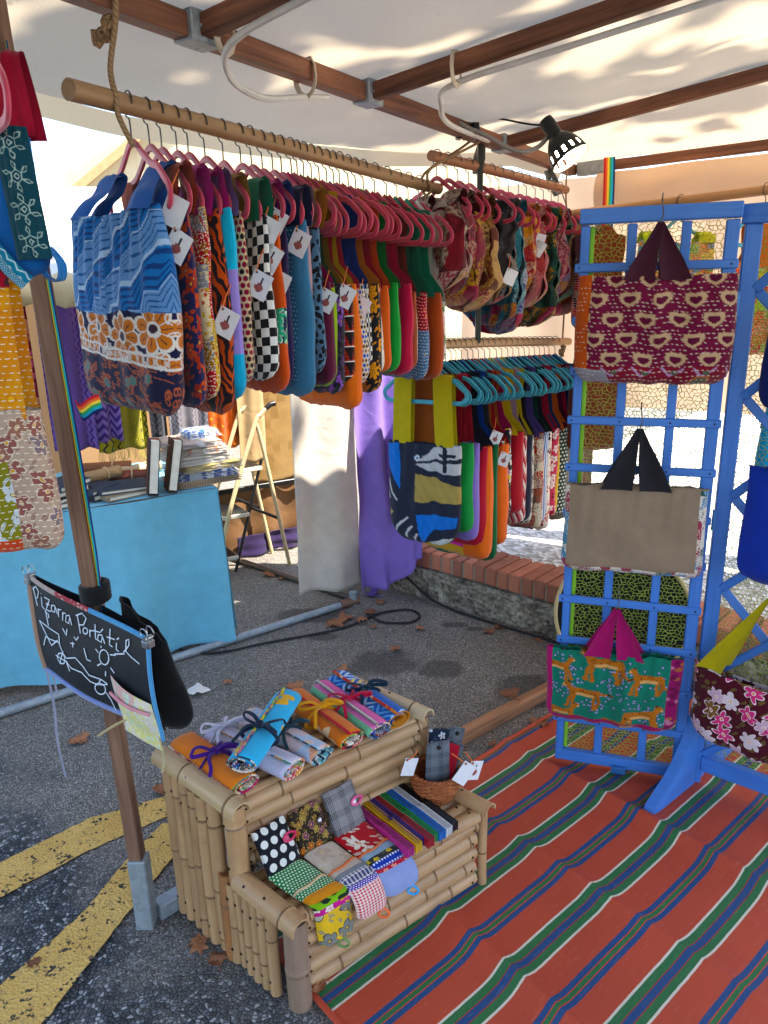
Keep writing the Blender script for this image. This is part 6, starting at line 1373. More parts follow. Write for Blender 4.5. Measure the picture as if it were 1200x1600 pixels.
mb = MB(); mb.tube([Vector((-.235, 3.525, .018)), Vector((-.15, 3.59, .018))], .024, 12); sw('tube_joint', mb, M_solid('#7a5a48', .5, .4, .4), nst)
mb = MB(); mb.tube([Vector((-.17, 3.575, 0)), Vector((-.17, 3.575, .07))], .022, 12); sw('tube_joint', mb, M_galv(), nst)
wa = wav(41, 6, 2, 8)
def awn(u, v):
    s = -2.6 + u*2.66; off = .02 + v*1.62; z = 1.62 + .33*off - .05*math.sin(PI*((s + 3)*1.25 % 1))*v*(1 - v)*2 + .012*wa(s, off); return NP(s, off, z)
MWT = M_canvas('#e4e0d8', .25)
mb = MB(); mb.grid(awn, 60, 30, uvfn=lambda u, v: (u*2.6, v*1.6)); sw('awning', mb, MWT, nst)
def roll_(u, v):
    s = -2.6 + u*2.68; q = v*2*PI; r = .042 + .012*math.sin(s*23) + .008*math.sin(s*51 + q*2); return NP(s, .0 + r*math.cos(q)*.8, 1.575 + r*math.sin(q)*1.2 + .01*math.sin(s*9))
mb = MB(); mb.grid(roll_, 90, 16, uvfn=lambda u, v: (u*2.6, v*.25)); sw('rolled_valance', mb, M_canvas('#d6c296', .15), nst)
ntube(NP(-1.6, .9, 0.02), NP(-1.6, .9, 1.85), .015); ntube(NP(-2.4, 1.6, 0), NP(-2.4, 1.6, 2.1), .015); ntube(NP(.05, 1.6, 0), NP(.05, 1.6, 2.12), .015); ntube(NP(-2.6, 1.6, 2.10), NP(.06, 1.6, 2.10), .014)
wc = wav(43, 7, 3, 14)
def nback(u, v):
    s = -2.5 + u*3.0; z = 2.05 - v*1.95; return NP(s, 1.5 + .03*wc(s, z*.3) + .008*math.sin(s*11), z)
mb = MB(); mb.grid(nback, 60, 24, uvfn=lambda u, v: (u*3, v*2)); sw('back_cloth', mb, M_canvas('#ad8a64', .35), nst)

# sheets of cloth
def sheet(name, label, cat, fn, nu, nv, mat, W, H, group=None, thick=.002, paint=None):
    mb = MB(); mb.grid(fn, nu, nv, uvfn=lambda u, v: (u*W, -v*H)); o = mb.build(name, mat, None, sharp=180); md = o.modifiers.new('thick', 'SOLIDIFY'); md.thickness = thick
    return tag(o, label, cat, group)
table = thing('market_table', 'long market table draped to the ground in a light blue cloth', 'table', NP(-1.0, .35, 0))
wf_ = wav(44, 6, 3, 12)
def front(u, v):
    s = -2.3 + u*2.31; z = .735 - v*(.705); b = v*(.045*math.sin(s*7.5 + .8*math.sin(s*3)) + .030*math.sin(s*17 + 2)) + .022*wf_(s*1.6, z*1.5); return NP(s - .006*v*math.sin(s*20), .0 - .05*v - b, z + .012*math.sin(s*5)*v)
def topsheet(u, v):
    s = -2.3 + u*2.31; return NP(s, v*.75, .738 + .002*wf_(s, v))
def sidef(u, v):
    z = .735 - v*.70; return NP(.012 + .02*v + v*.018*math.sin(u*14), -.05*v*(1-u) + u*.75, z)
mb = MB(); mb.grid(front, 150, 26, uvfn=lambda u, v: (u*2.3, v*.7)); mb.grid(topsheet, 30, 8, uvfn=lambda u, v: (u*2.3, v*.7)); mb.grid(sidef, 20, 16, uvfn=lambda u, v: (u*.7, v*.7)); sw('tablecloth', mb, F_plain('#84bed4', .12), table)
mb = MB(); mb.beam(NP(-2.28, .37, .722), NP(-.01, .37, .722), .70, .024); sw('table_top', mb, M_BATTEN, table)
for s in (-2.2, -.06):
    for off in (.08, .66): mb = MB(); mb.beam(NP(s, off, 0), NP(s, off, .71), .03, .03, (0, 1, 0)); sw('leg', mb, M_STEEL, table)
# books and textiles on the table
def book(label, P, rz, size, m, tilt=(0, 0), strap=None):
    o = thing('notebook', label, 'notebook', P, rz, 'notebooks on the blue table'); o.rotation_euler = (tilt[0], tilt[1], rz); w, d, h = size
    for z in (h - .002, .002): mb = MB(); mb.box((0, 0, z), (w, d, .004), None, 0, .0015); mb.build('cover', m, o)
    mb = MB(); mb.box((.002, 0, h/2), (w*.95, d*.95, h - .008)); mb.build('pages', M_solid('#d9d2c2', .85, .1), o)
    mb = MB(); mb.box((-w/2, 0, h/2), (.004, d, h), None, 0, .0015); mb.build('spine', m, o)
    if strap: mb = MB(); mb.box((0, 0, h/2), (w*1.02, .016, h + .003), None, 0, .001); mb.build('strap', M_solid(strap, .7), o)
    return o
tz = math.atan2(TD.y, TD.x)
LTH = [M_solid(h, .6) for h in ('#3a2a22', '#5a3a28', '#23262c', '#6a5a48', '#8a7a60', '#2c3a4a')]
book('dark leather notebook standing on the blue table, left of a pair', NP(-.225, .05, .742 + .117), tz - .15, (.235, .11, .042), LTH[2], (0, -PI/2 + .14), '#8a4a34')
book('dark leather notebook standing on the blue table, right of a pair', NP(-.14, .05, .742 + .112), tz - .1, (.225, .11, .040), LTH[0], (0, -PI/2 + .20), '#8a4a34')
mb = None
rb = random.Random(5)
for i, (s, off, z, rz_, w, d, h, k, lb) in enumerate(((-.36, .12, .742, .3, .24, .16, .020, 4, 'flat pale notebook on the blue table edge'), (-.36, .14, .763, .12, .25, .17, .018, 5, 'tan notebook on top of the pale one'), (-.45, .16, .742, .55, .2, .14, .024, 2, 'black notebook lying askew on the blue table'), (-.47, .16, .767, .7, .19, .13, .018, 5, 'light notebook slanting over the black one'),
       (-.60, .12, .742, .4, .2, .15, .022, 3, 'brown notebook at the left of the stacks'), (-.61, .13, .765, .6, .2, .15, .020, 2, 'black notebook upon the brown one'), (-.62, .12, .786, .5, .19, .14, .02, 4, 'beige notebook on the left stack'), (-.60, .14, .807, .75, .19, .14, .022, 5, 'steel blue notebook crowning the left stack'),
       (-.80, .14, .742, .2, .22, .15, .03, 0, 'thick leather notebook beyond the wooden post'), (-.95, .12, .742, -.2, .2, .15, .025, 1, 'leather notebook near the hanging orange bag'))):
    book(lb, NP(s, off, z), tz + rz_, (w, d, h), LTH[k], (rb.uniform(-.03, .03), rb.uniform(-.05, .05)))
for i, (s, off, z, l) in enumerate(((-.62, .30, .765, .2), (-.50, .34, .765, .24), (-.42, .30, .80, .2), (-.30, .34, .77, .22), (-.22, .40, .78, .2), (-.36, .44, .80, .22))):
    o = thing('leather_roll', ('dark', 'brown', 'tan', 'reddish', 'pale', 'chestnut')[i] + ' rolled leather journal tied with cord among the notebooks', 'journal', NP(s, off, z), tz + rb.uniform(-.5, .6), 'rolled leather journals'); m = M_solid(('#3a2418', '#6a4228', '#b08a5c', '#7a3a24', '#c9ad84', '#8a5430')[i], .6)
    mb = MB(); mb.tube([(-l/2, 0, 0), (l/2, 0, 0)], .026, 14); mb.build('rolled_leather', m, o); mb = MB(); mb.tube([(.02*0 + .027*math.sin(q)*0 + .03, .0275*math.cos(q), .0275*math.sin(q)) for q in [2*PI*k/16 for k in range(16)]], .004, 5, closed=True); mb.build('cord', M_solid('#c9a878', .8), o)
g = NG('clear_film'); n = g.noise(g.obj(), 16, 5, .7); 
tr = g.node('ShaderNodeBsdfTransparent'); gl = g.node('ShaderNodeBsdfGlossy'); g.put(gl.inputs['Roughness'], .12); g.put(gl.inputs['Normal'], g.bump(n, 1.0, .05)); df = g.node('ShaderNodeBsdfDiffuse'); g.put(df.inputs[0], (.8, .8, .8, 1))
a_ = g.node('ShaderNodeMixShader'); g.put(a_.inputs[0], .25); g.t.links.new(gl.outputs[0], a_.inputs[1]); g.t.links.new(df.outputs[0], a_.inputs[2])
b_ = g.node('ShaderNodeMixShader'); g.put(b_.inputs[0], g.math('ADD', .12, g.math('MULTIPLY', g.math('GREATER_THAN', n, .55), .35))); g.t.links.new(tr.outputs[0], b_.inputs[1]); g.t.links.new(a_.outputs[0], b_.inputs[2]); g.t.links.new(b_.outputs[0], g.out.inputs[0]); M_FILM = g.m
for i, (m, lb, h) in enumerate(((F_stripe(('#a88a70', '#d9c9b0'), .012), 'beige striped folded cloth at the bottom of the stack', .030), (F_leo('#d8dde6', '#1f4fa0', .03), 'blue and white block printed cloth in clear film', .035), (F_plain('#d9c48a'), 'pale yellow folded cloth in clear film', .034), (F_plain('#dcd6cc'), 'white folded cloth in crumpled clear film', .040),
      (F_flor('#d8c8b8', ('#c98a70', '#a8b090'), .03), 'cream flowered cloth in clear film', .034), (F_plain('#b8a494'), 'taupe folded cloth near the top of the stack', .030), (F_leo('#e0e6ee', '#2a6ac0', .03), 'white and bright blue cloth topping the stack', .035))):
    z0 = .742 + sum((.030, .035, .034, .040, .034, .030, .035)[:i]); P = NP(.02 + rb.uniform(-.025, .02) - .012*i + (.05 if i == 6 else 0), .17, z0)
    o = thing('folded_cloth', lb, 'folded cloth', P, tz + rb.uniform(-.12, .12), 'film wrapped cloths stacked on the blue table'); W_, D_ = (.30 - .014*i, .24) if i < 6 else (.13, .12)
    for k in range(3):
        mb = MB(); w_ = wav(300 + i*7 + k, 5, 6, 30); hh = h/3
        mb.grid(lambda u, v, k=k, w_=w_: (((u-.5)*W_ + .006*w_(v, u)), ((v-.5)*D_ + .006*w_(u, v)), k*hh + hh*.95*(1 - (2*u-1)**10)*(1 - (2*v-1)**10) + .004*w_(u*.3, v*.3)), 20, 14, uvfn=lambda u, v: (u*W_, v*D_)); mb.build('fold', m, o)
    if i: 
        mb = MB(); w_ = wav(330 + i, 8, 20, 90); mb.grid(lambda u, v: ((u-.5)*(W_ + .03 + .02*w_(v*.5, 0)), (v-.5)*(D_ + .03), (h + .004 + .006*w_(u*.3, v*.3))*(1 - .9*abs(2*v-1)**6)*(1 - .8*abs(2*u-1)**8)), 30, 24); mb.build('clear_film', M_FILM, o, sharp=20)
# shawls hanging inside
def hanging(label, s0, s1, off, zt, zb, mat, seed, fold=.012, k=30, cat='shawl', name='hanging_shawl', fringe=None, lean=0.0):
    w_ = wav(seed, 5, 3, 16)
    fn = lambda u, v: NP(s0 + (s1 - s0)*u + lean*v, off + fold*math.sin(u*(s1 - s0)*k*3 + v) * (.4 + .6*v) + .01*w_(u, v), zt + (zb - zt)*v + .008*math.sin(u*9 + seed)*v)
    o = sheet(name, label, cat, fn, 40, 30, mat, s1 - s0, zt - zb, 'cloths hanging in the neighbouring stall')
    if fringe:
        mb = MB(); rr = random.Random(seed)
        for i in range(40): u = i/39; p = fn(u, 1); mb.tube([p, p + Vector((rr.uniform(-.01, .01), 0, -.03)), p + Vector((rr.uniform(-.015, .015), 0, -.055))], .0012, 4)
        f = mb.build('fringe', fringe, o); f['kind'] = 'stuff'
    return o
hanging('purple patterned shawl behind the wooden post', -.58, -.40, .35, 1.66, .91, F_lines('#7d66a4', '#3f2f6a', .035), 1)
hanging('purple shawl with dark zigzags, partly behind the front bag', -.40, -.28, .40, 1.66, .93, F_zig('#8a72ae', '#4a3a78', .04), 2)
hanging('olive yellow shawl with black diamond pattern', -.37, -.135, .50, 1.5, .86, F_lines('#a8a048', '#33362a', .05), 3, fringe=M_solid('#a8a048', .9))
hanging('grey shawl with fine dark ethnic bands', -.045, .14, .45, 1.5, .885, F_lines('#86828a', '#3a3a44', .028), 4)
hanging('black shawl beside the grey one', -.13, -.05, .47, 1.5, .90, F_lines('#23242a', '#4a4c55', .03), 5)
hanging('orange cloth hanging at the corner of the stall', .30, .56, 1.02, 1.3, .70, F_flor('#c9683a', ('#b85428', '#d98a5a'), .12), 6)
hanging('cream cloth between the orange one and the bedspread', .50, .66, .98, 1.3, .60, F_plain('#bda27e', .1), 7, .02, 12)
hanging('ochre bordered bedspread hanging behind the stepladder', .60, 1.02, 1.05, 1.35, .44, F_geo('#8f744e', ('#a08660', '#7d6340', '#977c56'), .05), 8, .004, 8)
hanging('brown cloth covering the box behind the stepladder', .30, .98, 1.06, .42, .02, F_plain('#7a5c42', .05), 9, .02, 9)
hanging('dark violet cloth low down behind the ladder foot', .45, .98, 1.02, .14, .015, F_plain('#33284a'), 10, .02, 10)
hanging('maroon tie dyed cloth at the left edge behind the orange bag', -1.0, -.60, .45, 1.66, .95, F_flor('#7a2436', ('#b8607a', '#c98a70', '#5a1a2c'), .12), 11, .02)
mb = MB(); mb.beam(NP(.28, 1.03, .435), NP(1.0, 1.03, .435), .02, .03); tag(mb.build('dark_rail', M_BLACK), 'dark rail under the ochre bedspread', 'rail')
bo = thing('water_bottle', 'clear plastic water bottle with bright blue cap on the blue table', 'bottle', NP(-.79, .25, .742)); mb = MB(); mb.lathe([(.001, 0), (.034, .002), (.036, .02), (.034, .10), (.036, .20), (.034, .26), (.018, .31), (.014, .325)], 18); mb.build('bottle', M_solid('#9fb6c6', .1, .6), bo); mb = MB(); mb.lathe([(.017, .320), (.0175, .352), (.001, .353)], 16); mb.build('cap', M_solid('#1f5ac0', .35), bo)
# white and lilac cloths in the sun
W0 = Vector((-.44, 3.60, 0)); WDv = Vector((.8336, .5523, 0)); WNv = Vector((.5523, -.8336, 0))
ww = wav(51, 7, 4, 18)
def whitec(u, v):
    s = .005 + u*.345 - .035*v*(1 - u); z = 1.93 - v*1.90 - .03*u*v; return W0 + WDv*s + WNv*(.012*math.sin(u*9 + v*2) + .010*ww(s*2, z) + .03*v) + Vector((0, 0, z + .03 + .012*math.sin(u*7)*v))
sheet('white_cloth', 'long cream white cloth hanging in the sun down to the asphalt', 'cloth', whitec, 40, 80, F_plain('#e4dbcf', .15), .36, 1.9)
wl = wav(52, 7, 4, 16)
def lilac(u, v):
    top = W0 + WDv*(.355 + u*.36); bot = Vector((-.13, 3.60, 0)).lerp(Vector((.205, 3.555, 0)), u)
    k = max(0.0, v - .25)/.75; p = top.lerp(bot, k**1.4); z = 1.93 + (.035 + .20*u**1.4 - 1.93)*v
    fold = .042*math.sin(u*15 + v*3.0 + 1.2*math.sin(v*4))*(.35 + .5*v)*(1 - .35*k) + .020*wl(u*1.5, v*3) + .022*math.sin((u - v)*16)*k*k
    return Vector((p.x, p.y, 0)) + WNv*fold + Vector((0, 0, max(z + .02*math.sin(u*9)*k, .03)))
LIL = sheet('lilac_cloth', 'lilac cloth hanging in folds beside the white one and pulled over the wall end', 'cloth', lilac, 90, 90, F_plain('#9c86cc', .25), .5, 1.9)
mb = MB(); P = smooth_path([W0 + WDv*.362 + WNv*.05 + Vector((0, 0, .26)), W0 + WDv*.372 + WNv*.065 + Vector((0, 0, .18)), W0 + WDv*.39 + WNv*.08 + Vector((0, 0, .08)), W0 + WDv*.38 + WNv*.11 + Vector((0, 0, .012)), W0 + WDv*.33 + WNv*.14 + Vector((0, 0, .01)), W0 + WDv*.37 + WNv*.17 + Vector((0, 0, .008))], 8)
vs = []; 
for i, p in enumerate(P): d = (WDv*.02 if i < len(P)*.6 else (WDv*.012 + WNv*.018)); vs += [p - d, p + d + Vector((0, 0, .004))]
mb.add(vs, [(2*i, 2*i+1, 2*i+3, 2*i+2) for i in range(len(P)-1)]); o = mb.build('sash', F_plain('#7f69b2', .2), LIL); md = o.modifiers.new('thick', 'SOLIDIFY'); md.thickness = .003
# stepladder
lad = thing('stepladder', 'folding stepladder with cream tube frame and black inner stays', 'ladder', NP(.48, .85, 0)); CT = M_solid('#cdb488', .4, .4)
for k, off in enumerate((.74, 1.0)):
    mb = MB(); mb.tube(smooth_path([NP(.20, off, .0), NP(.32, off, .40), NP(.50, off, .86), NP(.535, off, .91), NP(.58, off, .95)], 5), .0125, 10); sw('side_rail', mb, CT, lad)
    mb = MB(); mb.tube(smooth_path([NP(.575, off, .945), NP(.60, off, .965), NP(.63, off, .97)], 4), .015, 10); sw('hand_grip', mb, M_BLACK, lad)
    mb = MB(); mb.tube(smooth_path([NP(.515, off + .01, .87), NP(.55, off + .01, .70), NP(.665, off + .01, .0)], 5), .0115, 10); sw('rear_leg', mb, CT, lad)
    mb = MB(); mb.tube([NP(.535, off + .02, .66), NP(.33, off + .02, .03)], .009, 8); sw('stay', mb, M_BLACK, lad)
    mb = MB(); mb.tube([NP(.44, off + .02, .40), NP(.615, off + .02, .30)], .009, 8); sw('stay', mb, M_BLACK, lad)
for (s, z, w) in ((.44, .615, .14), (.335, .36, .16), (.25, .12, .16)):
    mb = MB(); mb.beam(NP(s + .02, .74, z), NP(s + .02, 1.0, z), w, .022); sw('step', mb, M_solid('#c9c0ae', .6), lad)
    mb = MB(); mb.beam(NP(s + .02, .75, z + .013), NP(s + .02, .99, z + .013), w*.9, .004); sw('tread', mb, M_BLACK, lad)
# cables on the ground
pipe('ground_cable', [(-1.10, 3.10, .008), (-1.024, 3.125, .008), (-.797, 3.045, .008), (-.55, 3.14, .008), (-.228, 3.268, .008), (-.076, 3.40, .008), (.0, 3.455, .008), (.118, 3.473, .009), (.165, 3.394, .009), (.112, 3.322, .009), (-.012, 3.329, .009), (-.08, 3.40, .014), (-.10, 3.46, .012)], .0055, M_CABLE, 'black cable snaking over the asphalt and ending in a loop', 'cable', 10)
pipe('ground_cable', [WA - WD*.3 + WN*-.03 + Vector((0, 0, .26)), WA + WD*.0 - WN*.04 + Vector((0, 0, .10)), WA + WD*.2 - WN*.05 + Vector((0, 0, .02)), WA + WD*.5 - WN*.06 + Vector((0, 0, .01)), WA + WD*.9 - WN*.05 + Vector((0, 0, .01)), WA + WD*1.5 - WN*.06 + Vector((0, 0, .01))], .006, M_CABLE, 'black cable running along the foot of the brick wall', 'cable', 8)

# ------------------------------------------------------------------ bags at the left edge
rod('clothes_rod', Vector((-.45, 1.27, 2.005)), Vector((-1.3, 1.10, 2.005)), .015, M_ROD, 'short bamboo rod above the embroidered teal bag')
tb = thing('shoulder_bag', 'denim blue shoulder bag with teal panel of white embroidered snowflakes', 'bag', (-.578, 1.25, 1.99))
W_, x1 = .155, .075
def snow(X, Z, S):
    p = Paint(X, Z, '#123f4c')
    for k in range(4):
        cz = -.022 - k*.046; cx = .0 + .001*k
        hexa = [(cx + .0085*math.cos(a), cz + .0095*math.sin(a)) for a in [PI/6 + i*PI/3 for i in range(7)]]; p.line(hexa, .0014, '#9fb4ae')
        dm = [(cx, cz + .0042), (cx + .0035, cz), (cx, cz - .0042), (cx - .0035, cz), (cx, cz + .0042)]; p.line(dm, .0013, '#b4c4be')
        for i in range(6):
            a = PI/3*i + PI/6; bx, bz = cx + .0085*math.cos(a), cz + .0095*math.sin(a); tx, tz_ = cx + .021*math.cos(a + .15), cz + .0225*math.sin(a + .15); nx, nz = -math.sin(a)*.0032, math.cos(a)*.0032; mx, mz = (bx*.4 + tx*.6), (bz*.4 + tz_*.6)
            p.line([(bx, bz), (mx + nx, mz + nz), (tx, tz_), (mx - nx, mz - nz), (bx, bz)], .0013, '#9fb4ae')
    return p.c
f0 = body_fn(.15, .20, .05, 401, .03, .003, .7, 0, .002); make_body(tb, lambda e, v, sg: (f0(e, v, sg)[0] - .02, f0(e, v, sg)[1], f0(e, v, sg)[2] - .20), .15, .20, F_plain('#2f62a4'), None, 20, 24)
mb = MB(); wq = wav(402, 4, 10, 40); NU, NV = 60, 190
mb.grid(lambda u, v: (.012 + u*.052 - .006*v + .018*v, -.033 - .008*math.sin(u*PI) + .002*wq(u, v), -.195 - v*.185), NU, NV, uvfn=lambda u, v: (u*.05, -v*.185))
Xp = np.array([((i % (NU+1))/NU - .5)*.052 for i in range((NU+1)*(NV+1))]); Zp = np.array([-(i // (NU+1))/NV*.185 for i in range((NU+1)*(NV+1))]); cc_ = np.ones((len(Xp), 4)); cc_[:, :3] = snow(Xp, Zp, None); mb.cols = cc_
o = mb.build('embroidered_panel', F_painted(), tb, sharp=180); md = o.modifiers.new('thick', 'SOLIDIFY'); md.thickness = .002
strap_band(tb, [(.066, -.02, -.36), (.078, -.012, -.385), (.07, 0, -.41), (.045, .01, -.405), (.03, .015, -.38)], .03, F_plain('#3f78b8'), 'hanging_loop', xdir=(0, 1, 0)); strap_band(tb, [(-.05, -.034, -.31), (-.02, -.036, -.35), (.012, -.035, -.395), (.03, -.03, -.415)], .035, F_lines('#1d7a9a', '#bcd4dc', .02), 'embroidered_tie', xdir=(.6, 0, .5))
for s in (.008, .034):
    for sg in (-1, 1): strap_band(tb, [(s + .03*0 + .012, sg*.003, -.088), (s + .012, sg*.013, -.10), (s + .018, sg*.016, -.15), (s + .022, sg*.02, -.205)], .030, F_plain('#a01c34'), 'strap')
h_ = copy_tree(H_PINK); h_.location = (-.60, 1.27, 2.005); h_.rotation_euler = (0, 0, -.95); tag(h_, 'pink plastic hanger above the embroidered teal bag', 'hanger')
ob_ = thing('patchwork_bag', 'stitched patchwork pouch bag on a broad orange strap at the left edge', 'bag', (-.668, 1.265, 1.99))
PK = [F_kantha('#b09a8a', ('#8a5a54', '#7a6a70', '#946a5c'), .045, '#cdbba8', '#8a6a60', 3.0), F_kantha('#b02a4a', ('#c9ced6', '#b02a4a'), .055, None, '#c4c8d2', 1.0), F_kantha('#7f7a2c', ('#c4cad0', '#7f7a2c'), .05, None, '#c0c6c8', 2.0), F_kantha('#c9553f', ('#c9553f', '#d0654a'), .06)]
f0 = body_fn(.185, .25, .06, 403, .03, .003, .75, 0, .002, .0, .0, 8.0); make_body(ob_, lambda e, v, sg: (f0(e, v, sg)[0], f0(e, v, sg)[1], f0(e, v, sg)[2] - .62), .185, .25, PK, lambda e, v, sg: 0 if (e > .38 or v < .34) else (3 if v > .88 else (1 if e < -.12 else 2)), 48, 60)
for sg in (-1, 1): strap_band(ob_, [(.055, sg*.003, .016), (.058, sg*.017, -.02), (.055, sg*.02, -.30), (.052, sg*.022, -.63)], .047, F_kantha('#d58a38', ('#d58a38', '#b04a3a', '#dc9a48'), .10, None, None, 8.0), 'strap')
strap_band(ob_, [(.052, -.026, -.375), (.056, -.027, -.40), (.057, -.0265, -.42)], .052, F_flor('#a8323e', ('#d8a08a', '#4a2a2c'), .05), 'strap_patch')

# ------------------------------------------------------------------ slate bag with chalk writing
CTL, CTR = Vector((-.83, 1.63, .935)), Vector((-.505, 1.425, .860)); UX = CTR - CTL; DN = Vector((.005, .0, -.24)); nrm = UX.cross(DN).normalized(); nrm = nrm if nrm.y < 0 else -nrm
slate = thing('slate_bag', 'black chalkboard bag with white chalk writing and a boat drawing', 'bag', (CTL + CTR)/2 + DN)
ws = wav(61, 5, 4, 12)
def SPT(u, v, k=0.0): return CTL + UX*u + DN*(v*(1 - .04*u)) + nrm*(k + .010*math.sin(PI*min(max(v, 0), 1)) + .006*ws(u*1.2, v*.8) + .008*math.sin(u*5))
g = NG('slate_cloth'); n = g.noise(g.uv(), 6, 5, .7); M_SLATE = g.finish(g.mix(n, cl('#0e0f13'), cl('#2a2d33')), .45, .35, bump=g.bump(g.noise(g.uv(), 8, 4), .3, .01))
mb = MB(); mb.grid(lambda u, v: SPT(u, v), 40, 30, uvfn=lambda u, v: (u*.4, v*.24)); mb.grid(lambda u, v: SPT(u, v, -.012 - .02*math.sin(PI*u)), 40, 30, uvfn=lambda u, v: (u*.4, v*.24)); sw('slate_panel', mb, M_SLATE, slate, sharp=180)
def edging(name, a, b, m, w=.010, n=30):
    mb = MB(); P = [SPT(a[0] + (b[0]-a[0])*i/n, a[1] + (b[1]-a[1])*i/n, .001) for i in range(n+1)]; mb.tube(P, w/2, 8, flat=.5, ref=tuple(nrm)); sw(name, mb, m, slate)
edging('edging', (0, 0), (0, 1), F_plain('#a08474'), .016); edging('edging', (0, 0), (.28, 0), F_plain('#b0a098'), .013); edging('edging', (.28, 0), (.55, 0), F_flor('#a8545a', ('#d8b8b0', '#8a3a44'), .012), .013); edging('edging', (.55, 0), (1, 0), F_stripe(('#5a9ac8', '#8ab8d8', '#3f78b0'), .006, PI/2), .014)
edging('edging', (1, 0), (1, 1.05), F_stripe(('#5a9ac8', '#8ab8d8', '#3f78b0'), .006, PI/2), .014); edging('edging', (0, 1), (.75, 1), F_stripe(('#6a7ab8', '#c4c8d8', '#2f5a9a'), .006, PI/2), .014)
CHALK = M_solid('#c9d4e0', .95, .1)
Ai = np.linalg.inv(np.array([[665, -37], [450, 545]]))
def SC_(x, y): q = Ai @ np.array([x - 175, y - 140]); return SPT(float(q[0]), float(q[1]), .0022)
def circ(cx, cy, rx, ry, n=12, a0=0): return [(cx + rx*math.cos(a0 + 2*PI*i/n), cy + ry*math.sin(a0 + 2*PI*i/n)) for i in range(n+1)]
LET = [[(208, 208), (214, 260), (218, 312)], [(203, 214), (232, 205), (248, 236), (230, 268), (212, 268)], [(263, 268), (256, 318), (270, 336)], [(264, 246), (266, 249)], [(285, 272), (318, 290), (282, 340), (314, 356)], [(288, 308), (312, 318)], [(347, 328), (326, 322), (318, 350), (338, 364), (348, 332), (354, 376)],
       [(364, 346), (358, 392)], [(362, 362), (370, 352), (381, 356)], [(388, 370), (379, 416)], [(385, 386), (394, 376), (404, 380)], [(426, 396), (405, 392), (396, 424), (412, 438), (426, 402), (427, 450)],
       [(470, 402), (470, 502)], [(463, 402), (500, 396), (518, 428), (496, 460), (472, 456)], circ(500, 494, 13, 17), [(526, 490), (522, 530)], [(524, 506), (534, 496), (543, 503)], [(562, 468), (551, 545), (566, 556)], [(544, 498), (584, 516)], [(593, 532), (570, 526), (562, 554), (582, 570), (593, 538), (600, 580)], [(588, 512), (602, 500)],
       [(643, 504), (626, 588), (642, 602)], [(618, 545), (660, 564)], [(668, 584), (661, 618), (674, 632)], [(672, 566), (684, 560)], [(700, 640), (735, 606), (738, 574), (722, 578), (714, 636), (742, 672), (780, 710)], [(648, 642), (704, 648)]]
DRAW = [[(210, 395), (272, 440), (338, 487), (332, 545)], [(210, 395), (240, 470), (268, 545), (322, 520)], [(276, 340), (276, 430)], [(272, 352), (292, 368), (290, 388)], [(202, 538), (236, 490), (268, 508), (328, 532), (344, 596), (362, 626), (420, 630), (458, 686), (482, 738), (545, 772), (574, 802)], [(350, 640), (380, 686), (440, 716), (480, 776), (520, 800)],
        circ(322, 625, 28, 32), [(284, 604), (362, 648)], [(300, 655), (346, 586)], [(354, 640), (362, 704)], circ(526, 826, 30, 34), [(545, 770), (520, 800), (572, 806)], [(552, 850), (566, 900), (570, 966)], circ(585, 652, 27, 42), [(622, 642), (652, 650)], [(540, 692), (562, 684)], [(612, 714), (627, 746)], [(580, 730), (574, 756)], [(543, 600), (556, 622)], [(575, 598), (578, 588)],
        [(370, 458), (385, 500), (396, 466)], [(430, 516), (440, 536), (456, 520)], [(404, 546), (426, 554)], [(418, 542), (414, 570)], [(478, 586), (486, 650), (506, 662)]]
for nm, L_ in (('chalk_letter', LET), ('chalk_line', DRAW)):
    for st_ in L_:
        mb = MB(); P = []
        for (a, b) in zip(st_[:-1], st_[1:]):
            k = max(1, int(math.hypot(b[0]-a[0], b[1]-a[1])/14)); P += [SC_(a[0] + (b[0]-a[0])*i/k, a[1] + (b[1]-a[1])*i/k) for i in range(k)]
        P.append(SC_(*st_[-1])); mb.tube(P, .0016, 5, flat=.5, ref=tuple(nrm)); sw(nm, mb, CHALK, slate)
pm = F_patch(('#d8d0c0', '#d9cf8a', '#d8b0a8', '#b8d0c0', '#dcd490'), .08, 6.0, '#e0dccf', False)
mb = MB(); mb.grid(lambda u, v: SPT(.68 + u*.30 + .02*v, .66 + v*.50 - .10*(1-u)*(1-v) + .03*math.sin(u*PI)*v, .004 + .018*math.sin(PI*u)*math.sin(PI*min(v + .2, 1))), 24, 24, uvfn=lambda u, v: (u*.12, v*.12)); sw('zip_pouch', mb, pm, slate)
mb = MB(); P = [SPT(.685 + .295*i/12, .755 - .03*(1 - i/12), .014 + .012*math.sin(PI*i/12)) for i in range(13)]; mb.tube(P, .0035, 6); sw('zip', mb, M_solid('#d08a94', .6), slate)
for (u_, c_) in ((.0, 0), (1.0, 1)):
    mb = MB(); B_ = SPT(u_ + (.012 if not c_ else -.005), -.01, .0); mb.tube([B_ - nrm*.010, B_ + nrm*.010], .006, 10); mb.box(B_ + Vector((0, 0, -.012)), (.022, .022, .018), Matrix.Rotation(-.56, 3, 'Z'), bev=.003)
    for sg in (-1, 1): mb.tube([B_ + nrm*.008*sg + UX.normalized()*(.012*math.cos(q)) + Vector((0, 0, .012 + .012*math.sin(q))) for q in [PI*1.2 - k*PI*1.4/10 for k in range(11)]], .0014, 5)
    sw('bulldog_clip', mb, M_STEEL, slate)
GR = F_plain('#8f8c9c')
mb = MB()
def rib(pts, w):
    P = smooth_path(pts, 8); vs = []
    for i, p in enumerate(P): vs += [p - UX.normalized()*w/2, p + UX.normalized()*w/2]
    mb.add(vs, [(2*i, 2*i+1, 2*i+3, 2*i+2) for i in range(len(P)-1)])
